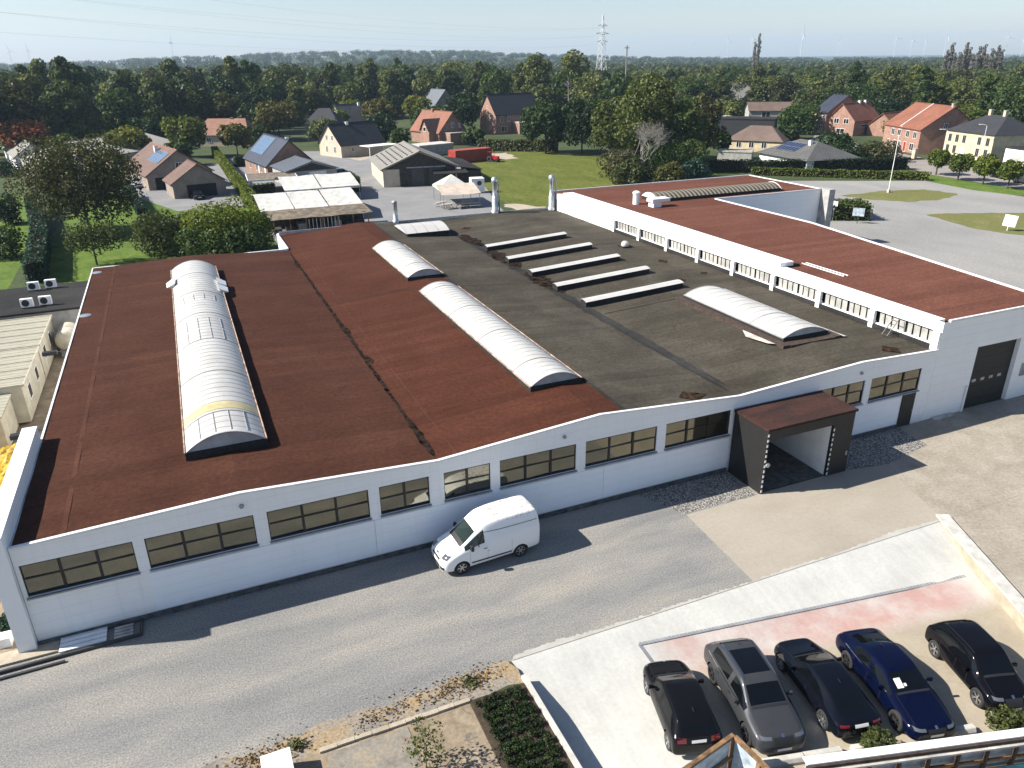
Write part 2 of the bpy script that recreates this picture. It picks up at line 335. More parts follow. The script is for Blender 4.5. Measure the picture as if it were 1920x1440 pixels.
def lot_mat():
    """pale concrete slab of the sunken lot; red-stained strip and wheel-worn tan bays"""
    m, t, b = new_mat('lot_concrete'); p = t.nodes.new('ShaderNodeNewGeometry').outputs['Position']
    sp = t.nodes.new('ShaderNodeSeparateXYZ'); t.links.new(p, sp.inputs[0]); X, Y = sp.outputs['X'], sp.outputs['Y']
    n = noise(t, p, 0.45, 6, 0.65, 0.3); n2 = noise(t, p, 7, 4, 0.7)
    st = coords(t, False, (3.2, 0.5, 1), R(-25)); n3 = noise(t, st, 1.0, 4)
    pale = ramp(t, n, [(0.25, (0.41, 0.402, 0.37)), (0.7, (0.51, 0.502, 0.46))])
    pale = mix(t, 1.0, pale, ramp(t, n3, [(0.3, 0.93), (0.7, 1.03)]), 'MULTIPLY')
    tan = ramp(t, n, [(0.25, (0.27, 0.23, 0.17)), (0.7, (0.37, 0.32, 0.245))])
    # s: metres beyond the drain line, along its downhill normal; the line runs (22.6,-9.5) to (38.9,-11.45)
    s = mth(t, 'ADD', mth(t, 'MULTIPLY', mth(t, 'SUBTRACT', Y, -9.5), -0.9929), mth(t, 'MULTIPLY', mth(t, 'SUBTRACT', X, 22.6), -0.1188))
    sw = mth(t, 'ADD', s, mth(t, 'MULTIPLY', mth(t, 'SUBTRACT', n, 0.5), 0.7))
    xin = mth(t, 'MULTIPLY', ramp(t, mth(t, 'MULTIPLY', mth(t, 'SUBTRACT', mth(t, 'ADD', X, mth(t, 'MULTIPLY', mth(t, 'SUBTRACT', n, 0.5), 3.0)), 22.6), 0.1), [(0.0, 0.0), (0.12, 1.0)]),
              ramp(t, mth(t, 'MULTIPLY', mth(t, 'SUBTRACT', 39.2, X), 0.1), [(0.0, 0.0), (0.2, 1.0)]))
    red = mth(t, 'MULTIPLY', mth(t, 'MULTIPLY', ramp(t, mth(t, 'MULTIPLY', s, 0.2), [(0.0, 0.0), (0.02, 1.0)]), ramp(t, mth(t, 'MULTIPLY', sw, 0.2), [(0.26, 1.0), (0.44, 0.0)])), xin)
    redf = mth(t, 'MULTIPLY', red, ramp(t, noise(t, p, 0.6, 5, 0.6), [(0.32, 0.12), (0.64, 0.72)]))
    below = mth(t, 'MULTIPLY', ramp(t, mth(t, 'MULTIPLY', sw, 0.2), [(0.24, 0.0), (0.44, 1.0)]), ramp(t, mth(t, 'MULTIPLY', mth(t, 'SUBTRACT', X, 21.6), 0.1), [(0.0, 0.0), (0.2, 1.0)]))
    c = mix(t, below, pale, tan); c = mix(t, redf, c, (0.37, 0.175, 0.145))
    c = mix(t, 1.0, c, ramp(t, n2, [(0.25, 0.88), (0.75, 1.06)]), 'MULTIPLY')
    crack = voro(t, p, 0.33, 'Distance', 'DISTANCE_TO_EDGE')
    c = mix(t, mth(t, 'MULTIPLY', ramp(t, crack, [(0.0, 0.5), (0.006, 0.0)]), below), c, (0.2, 0.17, 0.13))
    t.links.new(c, b.inputs['Base Color']); b.inputs['Roughness'].default_value = 0.9; sock(b, 'Specular IOR Level').default_value = 0.25
    bump(t, b, n2, 0.15, 0.02); MATS['lot_concrete'] = m
lot_mat()

roof_felt('felt_red', (0.047, 0.0186, 0.0112), (0.058, 0.0234, 0.0144), (0.070, 0.0294, 0.0182), 1.0, 'Y', 5.0, (0.030, 0.014, 0.009))
roof_felt('felt_rust', (0.054, 0.0192, 0.0108), (0.066, 0.0238, 0.0138), (0.079, 0.0300, 0.0176), 1.0, 'Y', 5.0, (0.038, 0.0155, 0.010))
roof_felt('felt_red_annex', (0.107, 0.043, 0.0285), (0.123, 0.050, 0.0335), (0.135, 0.058, 0.0395), 1.0, 'Y', 5.0)
roof_felt('felt_grey', (0.042, 0.0365, 0.0275), (0.060, 0.0525, 0.0400), (0.088, 0.0790, 0.0620), 1.0, 'Y', 5.0, (0.026, 0.022, 0.016), 0.66)
roof_felt('felt_seam', (0.062, 0.026, 0.017), (0.076, 0.032, 0.021), (0.09, 0.04, 0.027), 1.0, 'Y', 8.0); simple('end_grey', (0.42, 0.42, 0.42), 0.6, 0, 0.12)
roof_felt('felt_dark', (0.022, 0.022, 0.022), (0.032, 0.031, 0.030), (0.045, 0.043, 0.04), 1.6, 'Y', 7.0)
ground_mat('felt_porch', [(0.30, (0.016, 0.012, 0.010)), (0.48, (0.036, 0.017, 0.013)), (0.70, (0.062, 0.024, 0.018))], 0.75, 9.0, 0.5, stretch=(0.6, 1.3, 1))
white_wall('wall_white'); white_wall('wall_smooth', joint=None, dirt=0.25)
white_wall('wall_panel', (0.84, 0.87, 0.90), 0.46, 0.30); white_wall('wall_annex', joint=0.6, dirt=0.3)
simple('metal_cap', (0.72, 0.72, 0.72), 0.4, 0.0, 0.08); simple('white_paint', (0.78, 0.78, 0.76), 0.55, 0, 0.06)
simple('cream_paint', (0.48, 0.44, 0.34), 0.7, 0, 0.12); simple('black_frame', (0.012, 0.012, 0.013), 0.45, 0, 0.1)
simple('black_panel', (0.011, 0.0105, 0.010), 0.6, 0, 0.15, 3.0); simple('dark_metal', (0.05, 0.05, 0.052), 0.5, 0.3, 0.2)
simple('galvanised', (0.50, 0.52, 0.53), 0.42, 0.75, 0.15, 3.0); simple('grey_metal', (0.30, 0.31, 0.32), 0.5, 0.3, 0.15)
simple('plinth_grey', (0.085, 0.085, 0.085), 0.9, 0, 0.3, 3.0); simple('white_gloss', (0.82, 0.82, 0.80), 0.5, 0, 0.05); simple('moss_brown', (0.042, 0.028, 0.019), 1.0, 0, 0.6, 3.5, spec=0.0); simple('moss_strip', (0.026, 0.019, 0.015), 1.0, 0, 0.6, 2.5, spec=0.0)
simple('concrete_white', (0.46, 0.445, 0.40), 0.9, 0, 0.14, 2.0); simple('concrete_tan', (0.34, 0.30, 0.225), 0.9, 0, 0.15, 1.5)
simple('concrete_grey', (0.36, 0.34, 0.30), 0.9, 0, 0.18, 2.0); simple('kerb_stone', (0.45, 0.42, 0.37), 0.9, 0, 0.2, 2.0)
simple('timber', (0.20, 0.115, 0.052), 0.8, 0, 0.35, 4.0); simple('timber_dark', (0.055, 0.034, 0.024), 0.85, 0, 0.3, 4.0)
simple('panel_blue', (0.38, 0.45, 0.50), 0.6, 0, 0.25, 3.0); simple('tarp_teal', (0.008, 0.05, 0.062), 0.5, 0, 0.25, 2.0)
simple('bark', (0.075, 0.058, 0.042), 0.95, 0, 0.3, 3.0); simple('bark_pale', (0.22, 0.205, 0.175), 0.9, 0, 0.3, 4.0)
simple('rubber', (0.018, 0.018, 0.018), 0.85, 0, 0.1); simple('alloy', (0.55, 0.55, 0.56), 0.28, 0.9, 0.05); simple('alloy_dark', (0.10, 0.10, 0.105), 0.35, 0.8, 0.05)
simple('chrome', (0.75, 0.75, 0.76), 0.12, 1.0, 0.02); simple('plastic_black', (0.014, 0.014, 0.015), 0.55, 0, 0.1)
simple('hazed_white', (0.52, 0.53, 0.54), 0.6, 0, 0.05)  # greyed to imitate haze fading the turbines and the pylon
simple('lamp_red', (0.13, 0.006, 0.008), 0.15, 0, 0.05, coat=0.8); simple('lamp_clear', (0.16, 0.17, 0.18), 0.08, 0.5, 0.05, coat=1.0)
simple('plate_white', (0.72, 0.70, 0.68), 0.5, 0, 0.05); simple('well_dark', (0.008, 0.008, 0.008), 0.9, 0, 0.05)
simple('tarp_white', (0.52, 0.505, 0.455), 0.6, 0, 0.10, 0.7); simple('tarp_beige', (0.48, 0.40, 0.32), 0.7, 0, 0.12, 1.0)
simple('yellow_tarp', (0.50, 0.32, 0.015), 0.5, 0, 0.3, 5.0); simple('bright_green', (0.02, 0.15, 0.03), 0.6, 0, 0.4, 6.0)
simple('red_paint', (0.33, 0.035, 0.022), 0.55, 0, 0.25, 2.0); simple('brick_red', (0.30, 0.12, 0.08), 0.9, 0, 0.2)
simple('render_cream', (0.50, 0.41, 0.31), 0.9, 0, 0.10, 1.0); simple('render_white', (0.74, 0.73, 0.70), 0.85, 0, 0.08, 1.0); simple('render_grey', (0.34, 0.33, 0.31), 0.9, 0, 0.15)
simple('plank_dark', (0.045, 0.036, 0.028), 0.85, 0, 0.45, 3.0, obj=True); simple('felt_brown', (0.16, 0.125, 0.085), 0.9, 0, 0.35, 1.5)
simple('solar', (0.10, 0.16, 0.24), 0.12, 0.0, 0.15, 3.0, coat=1.0); simple('solar_navy', (0.012, 0.018, 0.055), 0.15, 0.0, 0.2, 3.0, coat=0.8)
brick_mat('brick_orange', (0.29, 0.115, 0.068), (0.33, 0.28, 0.23)); brick_mat('brick_brown', (0.20, 0.135, 0.095)); brick_mat('brick_rust', (0.25, 0.105, 0.065), (0.3, 0.25, 0.2)); brick_mat('brick_yellow', (0.50, 0.41, 0.25), (0.6, 0.52, 0.38), 0.12)
brick_mat('brick_dark', (0.12, 0.085, 0.065)); brick_mat('brick_grey', (0.27, 0.23, 0.19))
tile_mat('tile_brown', (0.115, 0.062, 0.042)); tile_mat('tile_orange', (0.205, 0.075, 0.040)); tile_mat('tile_slate', (0.024, 0.025, 0.029)); tile_mat('tile_blue', (0.032, 0.036, 0.050), rough=0.45)
tile_mat('tile_salmon', (0.26, 0.125, 0.078)); tile_mat('tile_mauve', (0.14, 0.095, 0.075)); tile_mat('tile_grey', (0.085, 0.083, 0.080))
corrugated('sheet_grey', (0.21, 0.20, 0.18), 1.05, 'X', 0.85, 0.45); corrugated('sheet_cream', (0.36, 0.34, 0.26), 0.5, 'Y', 0.7, 0.4, (0.20, 0.18, 0.12)); corrugated('sheet_pale', (0.30, 0.29, 0.26), 1.0, 'X', 0.8, 0.3)
corrugated('sheet_tunnel', (0.15, 0.13, 0.095), 0.55, 'X', 0.85, 0.5); corrugated('sheet_red', (0.36, 0.05, 0.03), 0.35, 'X', 0.6, 0.35, (0.12, 0.03, 0.02)); corrugated('sheet_blue', (0.10, 0.115, 0.135), 0.4, 'X', 0.5, 0.2)
def glass(name, col, rough=0.03, metal=0.0, ior=1.5, coat=0.0):
    m, t, b = new_mat(name); v = coords(t); n = noise(t, v, 1.1, 3)
    t.links.new(ramp(t, n, [(0.3, tuple(x * .8 for x in col)), (0.7, col)]), b.inputs['Base Color'])
    b.inputs['Roughness'].default_value = rough; b.inputs['Metallic'].default_value = metal; b.inputs['IOR'].default_value = ior
    sock(b, 'Coat Weight').default_value = coat
    bump(t, b, noise(t, v, 2.5, 2), 0.02, 0.02); MATS[name] = m
glass('window_mirror', (0.225, 0.22, 0.18), 0.05, 1.0)
glass('window_dark', (0.016, 0.017, 0.018), 0.06, 0.0, 1.6)
glass('car_glass', (0.003, 0.004, 0.005), 0.03, 0.0, 1.42)
glass('van_glass', (0.020, 0.032, 0.030), 0.03, 0.0, 1.6)
def car_paint(name, col, metal=0.0, rough=0.25, coat=0.7):
    m, t, b = new_mat(name); v = coords(t, True); n = noise(t, v, 1.5, 4)
    t.links.new(ramp(t, n, [(0.3, tuple(x * .9 for x in col)), (0.7, tuple(min(1, x * 1.06) for x in col))]), b.inputs['Base Color'])
    b.inputs['Metallic'].default_value = metal; b.inputs['Roughness'].default_value = rough
    sock(b, 'Specular IOR Level').default_value = 0.0
    sock(b, 'Coat Weight').default_value = coat; sock(b, 'Coat IOR').default_value = 1.38; sock(b, 'Coat Roughness').default_value = 0.04; MATS[name] = m
car_paint('paint_black', (0.0035, 0.0035, 0.005), 0.0, 0.5); car_paint('paint_grey', (0.050, 0.052, 0.056), 0.35, 0.42)
car_paint('paint_navy', (0.0016, 0.0032, 0.016), 0.0, 0.4); car_paint('paint_ink', (0.0035, 0.0045, 0.008), 0.0, 0.5); car_paint('paint_coal', (0.005, 0.005, 0.006), 0.0, 0.5)
car_paint('paint_silver', (0.55, 0.56, 0.57), 0.4, 0.35); car_paint('paint_red', (0.35, 0.012, 0.015), 0.0, 0.3); car_paint('paint_blue', (0.02, 0.07, 0.12), 0.2, 0.3)
def van_paint():
    m, t, b = new_mat('paint_white'); tc = t.nodes.new('ShaderNodeTexCoord').outputs['Object']
    sp = t.nodes.new('ShaderNodeSeparateXYZ'); t.links.new(tc, sp.inputs[0])
    n = noise(t, tc, 2.6, 6, 0.72, 0.8); n2 = noise(t, tc, 11, 3, 0.7)
    top = mth(t, 'MULTIPLY', ramp(t, mth(t, 'SUBTRACT', sp.outputs['Z'], 1.5), [(0.60, 0.0), (0.66, 1.0)]), ramp(t, mth(t, 'MULTIPLY', mth(t, 'ADD', sp.outputs['X'], 3), 0.2), [(0.50, 1.0), (0.70, 0.0)]))
    d = mth(t, 'MULTIPLY', top, ramp(t, mth(t, 'ADD', mth(t, 'MULTIPLY', n, 0.65), mth(t, 'MULTIPLY', n2, 0.35)), [(0.49, 0.0), (0.62, 0.85)]))
    t.links.new(mix(t, d, (0.80, 0.80, 0.79), (0.30, 0.20, 0.10)), b.inputs['Base Color']); b.inputs['Roughness'].default_value = 0.35
    sock(b, 'Coat Weight').default_value = 0.6; MATS['paint_white'] = m
van_paint()
def skylight_mat():
    m, t, b = new_mat('polycarbonate'); p = t.nodes.new('ShaderNodeNewGeometry').outputs['Position']
    n = noise(t, p, 0.55, 6, 0.7, 0.5); n2 = noise(t, p, 6, 4, 0.7); n3 = noise(t, coords(t, False, (0.5, 4, 1)), 0.8, 5, 0.7)
    c = ramp(t, n, [(0.25, (0.40, 0.385, 0.345)), (0.6, (0.50, 0.49, 0.46)), (0.8, (0.56, 0.55, 0.53))])
    c = mix(t, mth(t, 'MULTIPLY', ramp(t, n3, [(0.55, 0.0), (0.75, 1.0)]), 0.35), c, (0.27, 0.24, 0.19))
    c = mix(t, 1.0, c, ramp(t, n2, [(0.3, 0.90), (0.7, 1.03)]), 'MULTIPLY')
    t.links.new(c, b.inputs['Base Color']); b.inputs['Roughness'].default_value = 0.45; MATS['polycarbonate'] = m
skylight_mat()
simple('polycarbonate_yellow', (0.50, 0.42, 0.21), 0.4, 0, 0.12, 2.0); simple('skylight_rust', (0.42, 0.30, 0.22), 0.8, 0, 0.35, 2.0); simple('rib_grey', (0.30, 0.29, 0.28), 0.5, 0, 0.1)
simple('clerestory', (0.40, 0.39, 0.36), 0.25, 0, 0.15, 1.2)
# foliage
GREEN = [(0.1, (0.022, 0.040, 0.010)), (0.45, (0.046, 0.076, 0.015)), (0.8, (0.082, 0.108, 0.022)), (1.0, (0.12, 0.125, 0.032))]
leaf_mat('leaf_green', GREEN)
leaf_mat('leaf_dark', [(0.1, (0.011, 0.024, 0.009)), (0.5, (0.025, 0.046, 0.013)), (0.9, (0.052, 0.074, 0.022))], 0.25)
leaf_mat('leaf_olive', [(0.1, (0.038, 0.050, 0.015)), (0.5, (0.080, 0.094, 0.027)), (0.9, (0.135, 0.138, 0.046))])
leaf_mat('leaf_bright', [(0.1, (0.036, 0.056, 0.006)), (0.5, (0.095, 0.125, 0.013)), (0.9, (0.190, 0.200, 0.030))], 0.35)
leaf_mat('leaf_khaki_lit', [(0.1, (0.048, 0.062, 0.015)), (0.45, (0.100, 0.116, 0.028)), (0.9, (0.175, 0.178, 0.055))], 0.3)  # paler leaf colour imitates stronger sun on the trees at the right
leaf_mat('leaf_yellow', [(0.1, (0.055, 0.080, 0.010)), (0.5, (0.135, 0.140, 0.020)), (0.9, (0.26, 0.20, 0.038))], 0.35)
leaf_mat('leaf_brown', [(0.1, (0.028, 0.036, 0.012)), (0.45, (0.052, 0.056, 0.018)), (0.9, (0.105, 0.084, 0.030))])
leaf_mat('leaf_red', [(0.1, (0.10, 0.06, 0.018)), (0.45, (0.24, 0.075, 0.032)), (0.9, (0.36, 0.115, 0.050))], 0.3)
leaf_mat('leaf_grey', [(0.1, (0.11, 0.10, 0.085)), (0.5, (0.16, 0.145, 0.12)), (0.9, (0.22, 0.20, 0.17))], 0.25)
leaf_mat('leaf_autumn', [(0.1, (0.034, 0.046, 0.010)), (0.5, (0.075, 0.080, 0.018)), (0.9, (0.150, 0.085, 0.024))], 0.3)
leaf_mat('leaf_blue', [(0.1, (0.014, 0.035, 0.025)), (0.5, (0.028, 0.062, 0.040)), (0.9, (0.050, 0.090, 0.055))], 0.2)
leaf_mat('leaf_vivid', [(0.1, (0.012, 0.07, 0.012)), (0.5, (0.022, 0.13, 0.020)), (0.9, (0.05, 0.19, 0.035))], 0.3)
leaf_mat('leaf_straw', [(0.1, (0.16, 0.10, 0.04)), (0.5, (0.26, 0.16, 0.065)), (0.9, (0.36, 0.25, 0.11))], 0.2)

# ------------------------------------------------------------------ ground
LX0, LX1, LY0, LY1 = 17.45, 75.0, -60.0, -8.45       # cut-out for the sunken lot and the slabs beside it
def make_ground():
    B = 9000.0
    b = MB()
    b.ngon([(-B, -B, 0), (LX0, -B, 0), (LX0, B, 0), (-B, B, 0)]); b.ngon([(LX1, -B, 0), (B, -B, 0), (B, B, 0), (LX1, B, 0)])
    b.ngon([(LX0, LY1, 0), (LX1, LY1, 0), (LX1, B, 0), (LX0, B, 0)]); b.ngon([(LX0, -B, 0), (LX1, -B, 0), (LX1, LY0, 0), (LX0, LY0, 0)])
    tag(b.build('ground', 'earth'), None, None, None, 'structure')
make_ground()
WALL_TOP, WALL_BOT = (41.0, -8.45), (37.1, -16.7)     # line of the low wall on the far side of the lot
def beyond_wall(x, y):
    (x0, y0), (x1, y1) = WALL_TOP, WALL_BOT
    return x > x0 + (y - y0) / (y1 - y0) * (x1 - x0)
def lot_z(x, y):
    return max(-0.65, -0.235 * max(0.0, -8.5 - y))
def make_lot():
    nx, ny = 60, 48
    b = MB(); rows = []
    for j in range(ny + 1):
        y = LY1 - (j / ny) ** 1.3 * 40 if j else LY1
        xw = WALL_TOP[0] + (y - WALL_TOP[1]) / (WALL_BOT[1] - WALL_TOP[1]) * (WALL_BOT[0] - WALL_TOP[0])
        xw = max(xw, 24)
        rows.append([(LX0 + (xw - LX0) * i / nx, y, lot_z(0, y)) for i in range(nx + 1)])
    b.grid(rows)
    o = b.build('parking_lot', 'lot_concrete', smooth=True); me = o.data
    if me.polygons[0].normal.z < 0: me.flip_normals()
    tag(o, 'pale sunken concrete parking lot', None, None, 'structure')
    rows = []
    for j in range(ny + 1):
        y = LY1 - j / ny * 51.55
        xw = max(WALL_TOP[0] + (y - WALL_TOP[1]) / (WALL_BOT[1] - WALL_TOP[1]) * (WALL_BOT[0] - WALL_TOP[0]), 24)
        rows.append([(xw + (LX1 - xw) * i / 8, y, 0.0) for i in range(9)])
    o = MB().grid(rows).build('concrete_yard', 'rough_concrete'); me = o.data
    if me.polygons[0].normal.z < 0: me.flip_normals()
    tag(o, None, None, None, 'structure')
make_lot()
sheet('gravel_road', [(-60, -9.2)] + [(x, -9.35 + 0.25 * math.sin(x * 1.3)) for x in range(-10, 17)] + [(17.45, -8.46), (29.2, -8.46), (29.6, -2.9), (34.3, -2.65), (34.3, 0.15), (0.6, 0.15), (-60, 0.15)], 0.004, 'road_gravel')
sheet('gravel_verge', rough_poly([(-30, -9.0), (0, -8.9), (8, -8.7), (13, -8.5), (17.3, -8.35), (17.42, -9.55), (15.3, -9.75), (10, -9.75), (0, -10), (-30, -10.2)], 0.18, 0.5, 3), 0.008, 'verge_gravel')
sheet('building_site', [(-40, -9.9), (10, -9.7), (15.25, -9.6), (15.25, -40), (-40, -40)], 0.012, 'bare_soil')
sheet('concrete_apron', [(29.6, -2.8), (29.15, -8.46), (41.0, -8.46), (42.6, -3.7), (43.1, -3.2), (40.2, -2.7), (34.3, -2.7)], 0.008, 'apron_concrete')
sheet('forecourt_slab', [(43.1, -3.2), (42.6, -3.7), (41.0, -8.46), (75, -8.46), (75, 0.1), (40.2, 0.15), (40.2, -2.6)], 0.008, 'rough_concrete')
sheet('pebble_strip', rough_poly([(28.2, 0.1), (29.6, -2.75), (34.2, -2.72), (34.2, 0.1)], 0.08, 0.4, 5), 0.012, 'pebbles')
sheet('pebble_strip', rough_poly([(40.3, 0.1), (40.25, -2.72), (43.1, -3.2), (47.0, -2.5), (47.4, 0.1)], 0.08, 0.4, 6), 0.012, 'pebbles')
sheet('soil_strip', rough_poly([(-7, 9), (0.45, 10), (0.45, 39.3), (-2, 39.3), (-7, 39)], 0.1, 1.0, 33), 0.004, 'bare_soil')
sheet('soil_strip', rough_poly([(-12, -.1), (-0.15, -.1), (-0.15, 8.8), (-12, 8.8)], 0.1, 1.0, 34), 0.004, 'bare_soil')
r_ = random.Random(21)
pts = [(17.6 + i * .11, -8.44 + .12 * r_.random() ** 2 + .14 * max(0, math.sin(i * .037 + 1)) + .08 * max(0, math.sin(i * .11))) for i in range(212)]
sheet('dust_edge', [(17.5, -8.475)] + [(40.9, -8.475)] + pts[::-1], 0.016, 'dust_pale')
# back gardens, meadow, yards
sheet('back_lawn', [(-3.5, 47.5), (18.5, 47.5), (18.5, 100), (8, 101), (5, 120), (-6, 121), (-9, 75)], 0.004, 'lawn_green')
sheet('side_lawn', [(-40, 54), (-9, 54), (-9.5, 75), (-12, 100), (-16, 128), (-45, 128)], 0.004, 'lawn_green')
sheet('garage_forecourt', [(1, 120), (8, 100.5), (18, 100.5), (18, 160), (2, 152)], 0.008, 'block_paving')
sheet('paved_yard', [(19.0, 53.4), (52.5, 53.4), (53.5, 60), (53, 75), (55, 84), (61, 105), (66, 130), (62, 141), (48, 172), (36, 178), (21, 170), (19.4, 120)], 0.004, 'block_paving')
sheet('garden_path', [(48, 150), (74, 172), (73, 176), (46, 160)], 0.008, 'sand_concrete')
sheet('meadow', rough_poly([(53.5, 58), (80, 56), (84, 86), (96, 112), (101, 139), (86, 152), (66.5, 131), (56.2, 84)], 0.5, 2.0, 9), 0.006, 'meadow_green')
sheet('meadow_bare_patch', rough_poly([(54.5, 70), (60, 70), (60.5, 78), (57.5, 83), (55.5, 83)], 0.6, 1.0, 10), 0.010, 'sand_concrete')
sheet('dirt_patch', rough_poly([(74, 135), (82, 137), (84, 148), (78, 150), (74, 142)], 0.7, 1.2, 11), 0.010, 'sand_concrete')
sheet('garden_lawn', [(97, 97), (116, 92.5), (124, 104), (122, 118), (104, 112)], 0.004, 'lawn_green')
sheet('gravel_yard', [(59.7, 0.5), (75, -8), (160, 10), (142, 40), (141, 52), (133.5, 50), (134.5, 70.5), (106.5, 85), (92, 92), (80, 55), (64, 42), (64, 26)], 0.004, 'yard_gravel')
sheet('grass_island', rough_poly([(108.5, 65.5), (118, 66), (126, 64), (127, 58), (120, 55.5), (113.6, 56.6), (110, 60)], 0.35, 1.2, 12), 0.009, 'island_grass')
sheet('grass_island', rough_poly([(107, 48), (113, 46.5), (119, 43.5), (128, 40), (124, 30), (112, 29), (106, 33), (104.4, 38)], 0.35, 1.2, 13), 0.009, 'island_grass')
sheet('sandy_patch', rough_poly([(67, 3), (76, 3), (80, 12), (72, 14)], 0.5, 1.2, 14), 0.009, 'sand_concrete')
sheet('grass_verge', [(134.2, 70.8), (139.5, 75.5), (141.8, 75.5), (140.2, 68), (139.8, 63), (141, 48), (137, 46), (134, 52), (132.5, 60)], 0.009, 'lawn_green')
sheet('street', [(141.8, 76.2), (152, 95), (161, 97), (161, 90), (157, 80), (158, 70), (160, 40), (141.3, 44), (140.6, 62)], 0.006, 'street_asphalt')
sheet('street_beyond', [(152, 95), (161, 92), (172, 122), (184, 140), (181, 147), (168, 135)], 0.006, 'street_asphalt')
def hills():
    """a low wooded rise far behind the village"""
    b = MB(); rows = []
    for i in range(41):
        az = R(-16 + i * 1.35); h = 34 * max(0, math.exp(-((math.degrees(az) - 14) / 17) ** 2)) + 4 * math.sin(i * 0.9)
        row = []
        for k, (d, s) in enumerate([(1300, -0.02), (1700, 0.3), (2200, 0.8), (2700, 1.0), (3400, 0.6), (4200, -0.02)]):
            row.append((8.7 + d * math.sin(az), -29 + d * math.cos(az), max(-0.5, h * s)))
        rows.append(row)
    tag(b.grid(rows).build('hills', 'earth', smooth=True), None, None, None, 'structure')
hills()
# ------------------------------------------------------------------ the factory hall
PROF = [(0.55, 4.55), (8.9, 4.88), (17.5, 4.42), (26.0, 5.06), (34.6, 4.45), (43.4, 4.94), (49.54, 4.72)]
def roof_z(x):
    for (x0, z0), (x1, z1) in zip(PROF, PROF[1:]):
        if x <= x1: return z0 + (z1 - z0) * (x - x0) / (x1 - x0)
    return PROF[-1][1]
WINS = [(0.70, 4.64, 3), (5.07, 9.29, 3), (9.83, 14.21, 3), (14.70, 17.04, 2), (17.76, 20.08, 2), (20.57, 24.69, 3), (25.23, 29.44, 3), (29.99, 34.15, 3), (40.35, 43.86, 3), (44.38, 48.49, 3)]
SILL, HEAD = 2.33, 3.80
hall = thing('factory_hall', 'long white factory hall with three low roof bays, part red and part grey', 'factory', (0, 0, 0))
def facade():
    b = MB()
    xs = sorted(set([0.55, 49.54, 34.3, 38.9, 40.2] + [w[0] for w in WINS] + [w[1] for w in WINS] + [p[0] for p in PROF]))
    for x0, x1 in zip(xs, xs[1:]):
        w = next((w for w in WINS if w[0] <= x0 + 1e-6 and x1 <= w[1] + 1e-6), None)
        t0, t1 = roof_z(x0) + 0.06, roof_z(x1) + 0.06
        xm = (x0 + x1) / 2
        if 34.5 < xm < 39.0: b.ngon([(x0, 0, 3.2), (x1, 0, 3.2), (x1, 0, t1), (x0, 0, t0)])
        elif w:
            b.ngon([(x0, 0, 0.0), (x1, 0, 0.0), (x1, 0, SILL), (x0, 0, SILL)]); b.ngon([(x0, 0, HEAD), (x1, 0, HEAD), (x1, 0, t1), (x0, 0, t0)])
        else: b.ngon([(x0, 0, 0.0), (x1, 0, 0.0), (x1, 0, t1), (x0, 0, t0)])
    for x0, x1, n in WINS:            # reveals
        d = 0.14
        b.ngon([(x0, 0, SILL), (x0, d, SILL), (x0, d, HEAD), (x0, 0, HEAD)]); b.ngon([(x1, 0, SILL), (x1, d, SILL), (x1, d, HEAD), (x1, 0, HEAD)])
        b.ngon([(x0, 0, HEAD), (x1, 0, HEAD), (x1, d, HEAD), (x0, d, HEAD)]); b.ngon([(x0, 0, SILL), (x1, 0, SILL), (x1, d, SILL), (x0, d, SILL)])
    b.build('facade', 'wall_white', hall, fix=False)
    # panel cladding below the windows stands a little proud of the piers
    for x0, x1 in ((4.95, 14.35), (14.35, 26.3), (26.3, 34.2), (40.3, 47.1)):
        MB().box(x0 + .01, x1 - .01, -0.045, -0.003, 0.30, 2.16).build('wall_cladding', 'wall_panel', hall)
    for x0, x1 in ((0.45, 34.2), (40.3, 47.2)): MB().box(x0, x1, -0.10, -0.05, 0.0, 0.24).build('plinth', 'plinth_grey', hall)
    c = MB()
    for (x0, z0), (x1, z1) in zip(PROF, PROF[1:]):
        c.add([(x0, -0.07, z0 + .03), (x1, -0.07, z1 + .03), (x1, 0.10, z1 + .03), (x0, 0.10, z0 + .03), (x0, -0.07, z0 + .12), (x1, -0.07, z1 + .12), (x1, 0.10, z1 + .12), (x0, 0.10, z0 + .12)],
              [(0, 3, 2, 1), (4, 5, 6, 7), (0, 1, 5, 4), (2, 3, 7, 6)])
    c.build('edge_trim', 'metal_cap', hall)
    s = MB().box(0.62, 17.4, 45.9, 46.1, 4.45, 4.62); s.box(0.50, 0.60, 9.9, 46.1, 4.50, 4.60); s.box(17.40, 17.56, 46.1, 53.5, 4.3, 4.62)
    s.box(17.5, 49.9, 53.4, 53.75, 4.30, 4.62)
    s.build('rear_edge_trim', 'metal_cap', hall)
    w = MB().box(0.55, 0.75, 0.2, 46, 0, 4.5); w.box(0.75, 17.4, 45.7, 45.88, 0, 4.4); w.box(17.42, 17.6, 45.9, 53.3, 0, 4.4); w.box(17.6, 49.8, 53.2, 53.38, 0, 4.4)
    w.build('rear_wall', 'wall_smooth', hall)
    k = MB().box(-0.10, 0.53, -0.30, 9.9, 0.0, 5.32); k.build('end_wall', 'wall_smooth', hall)
facade()
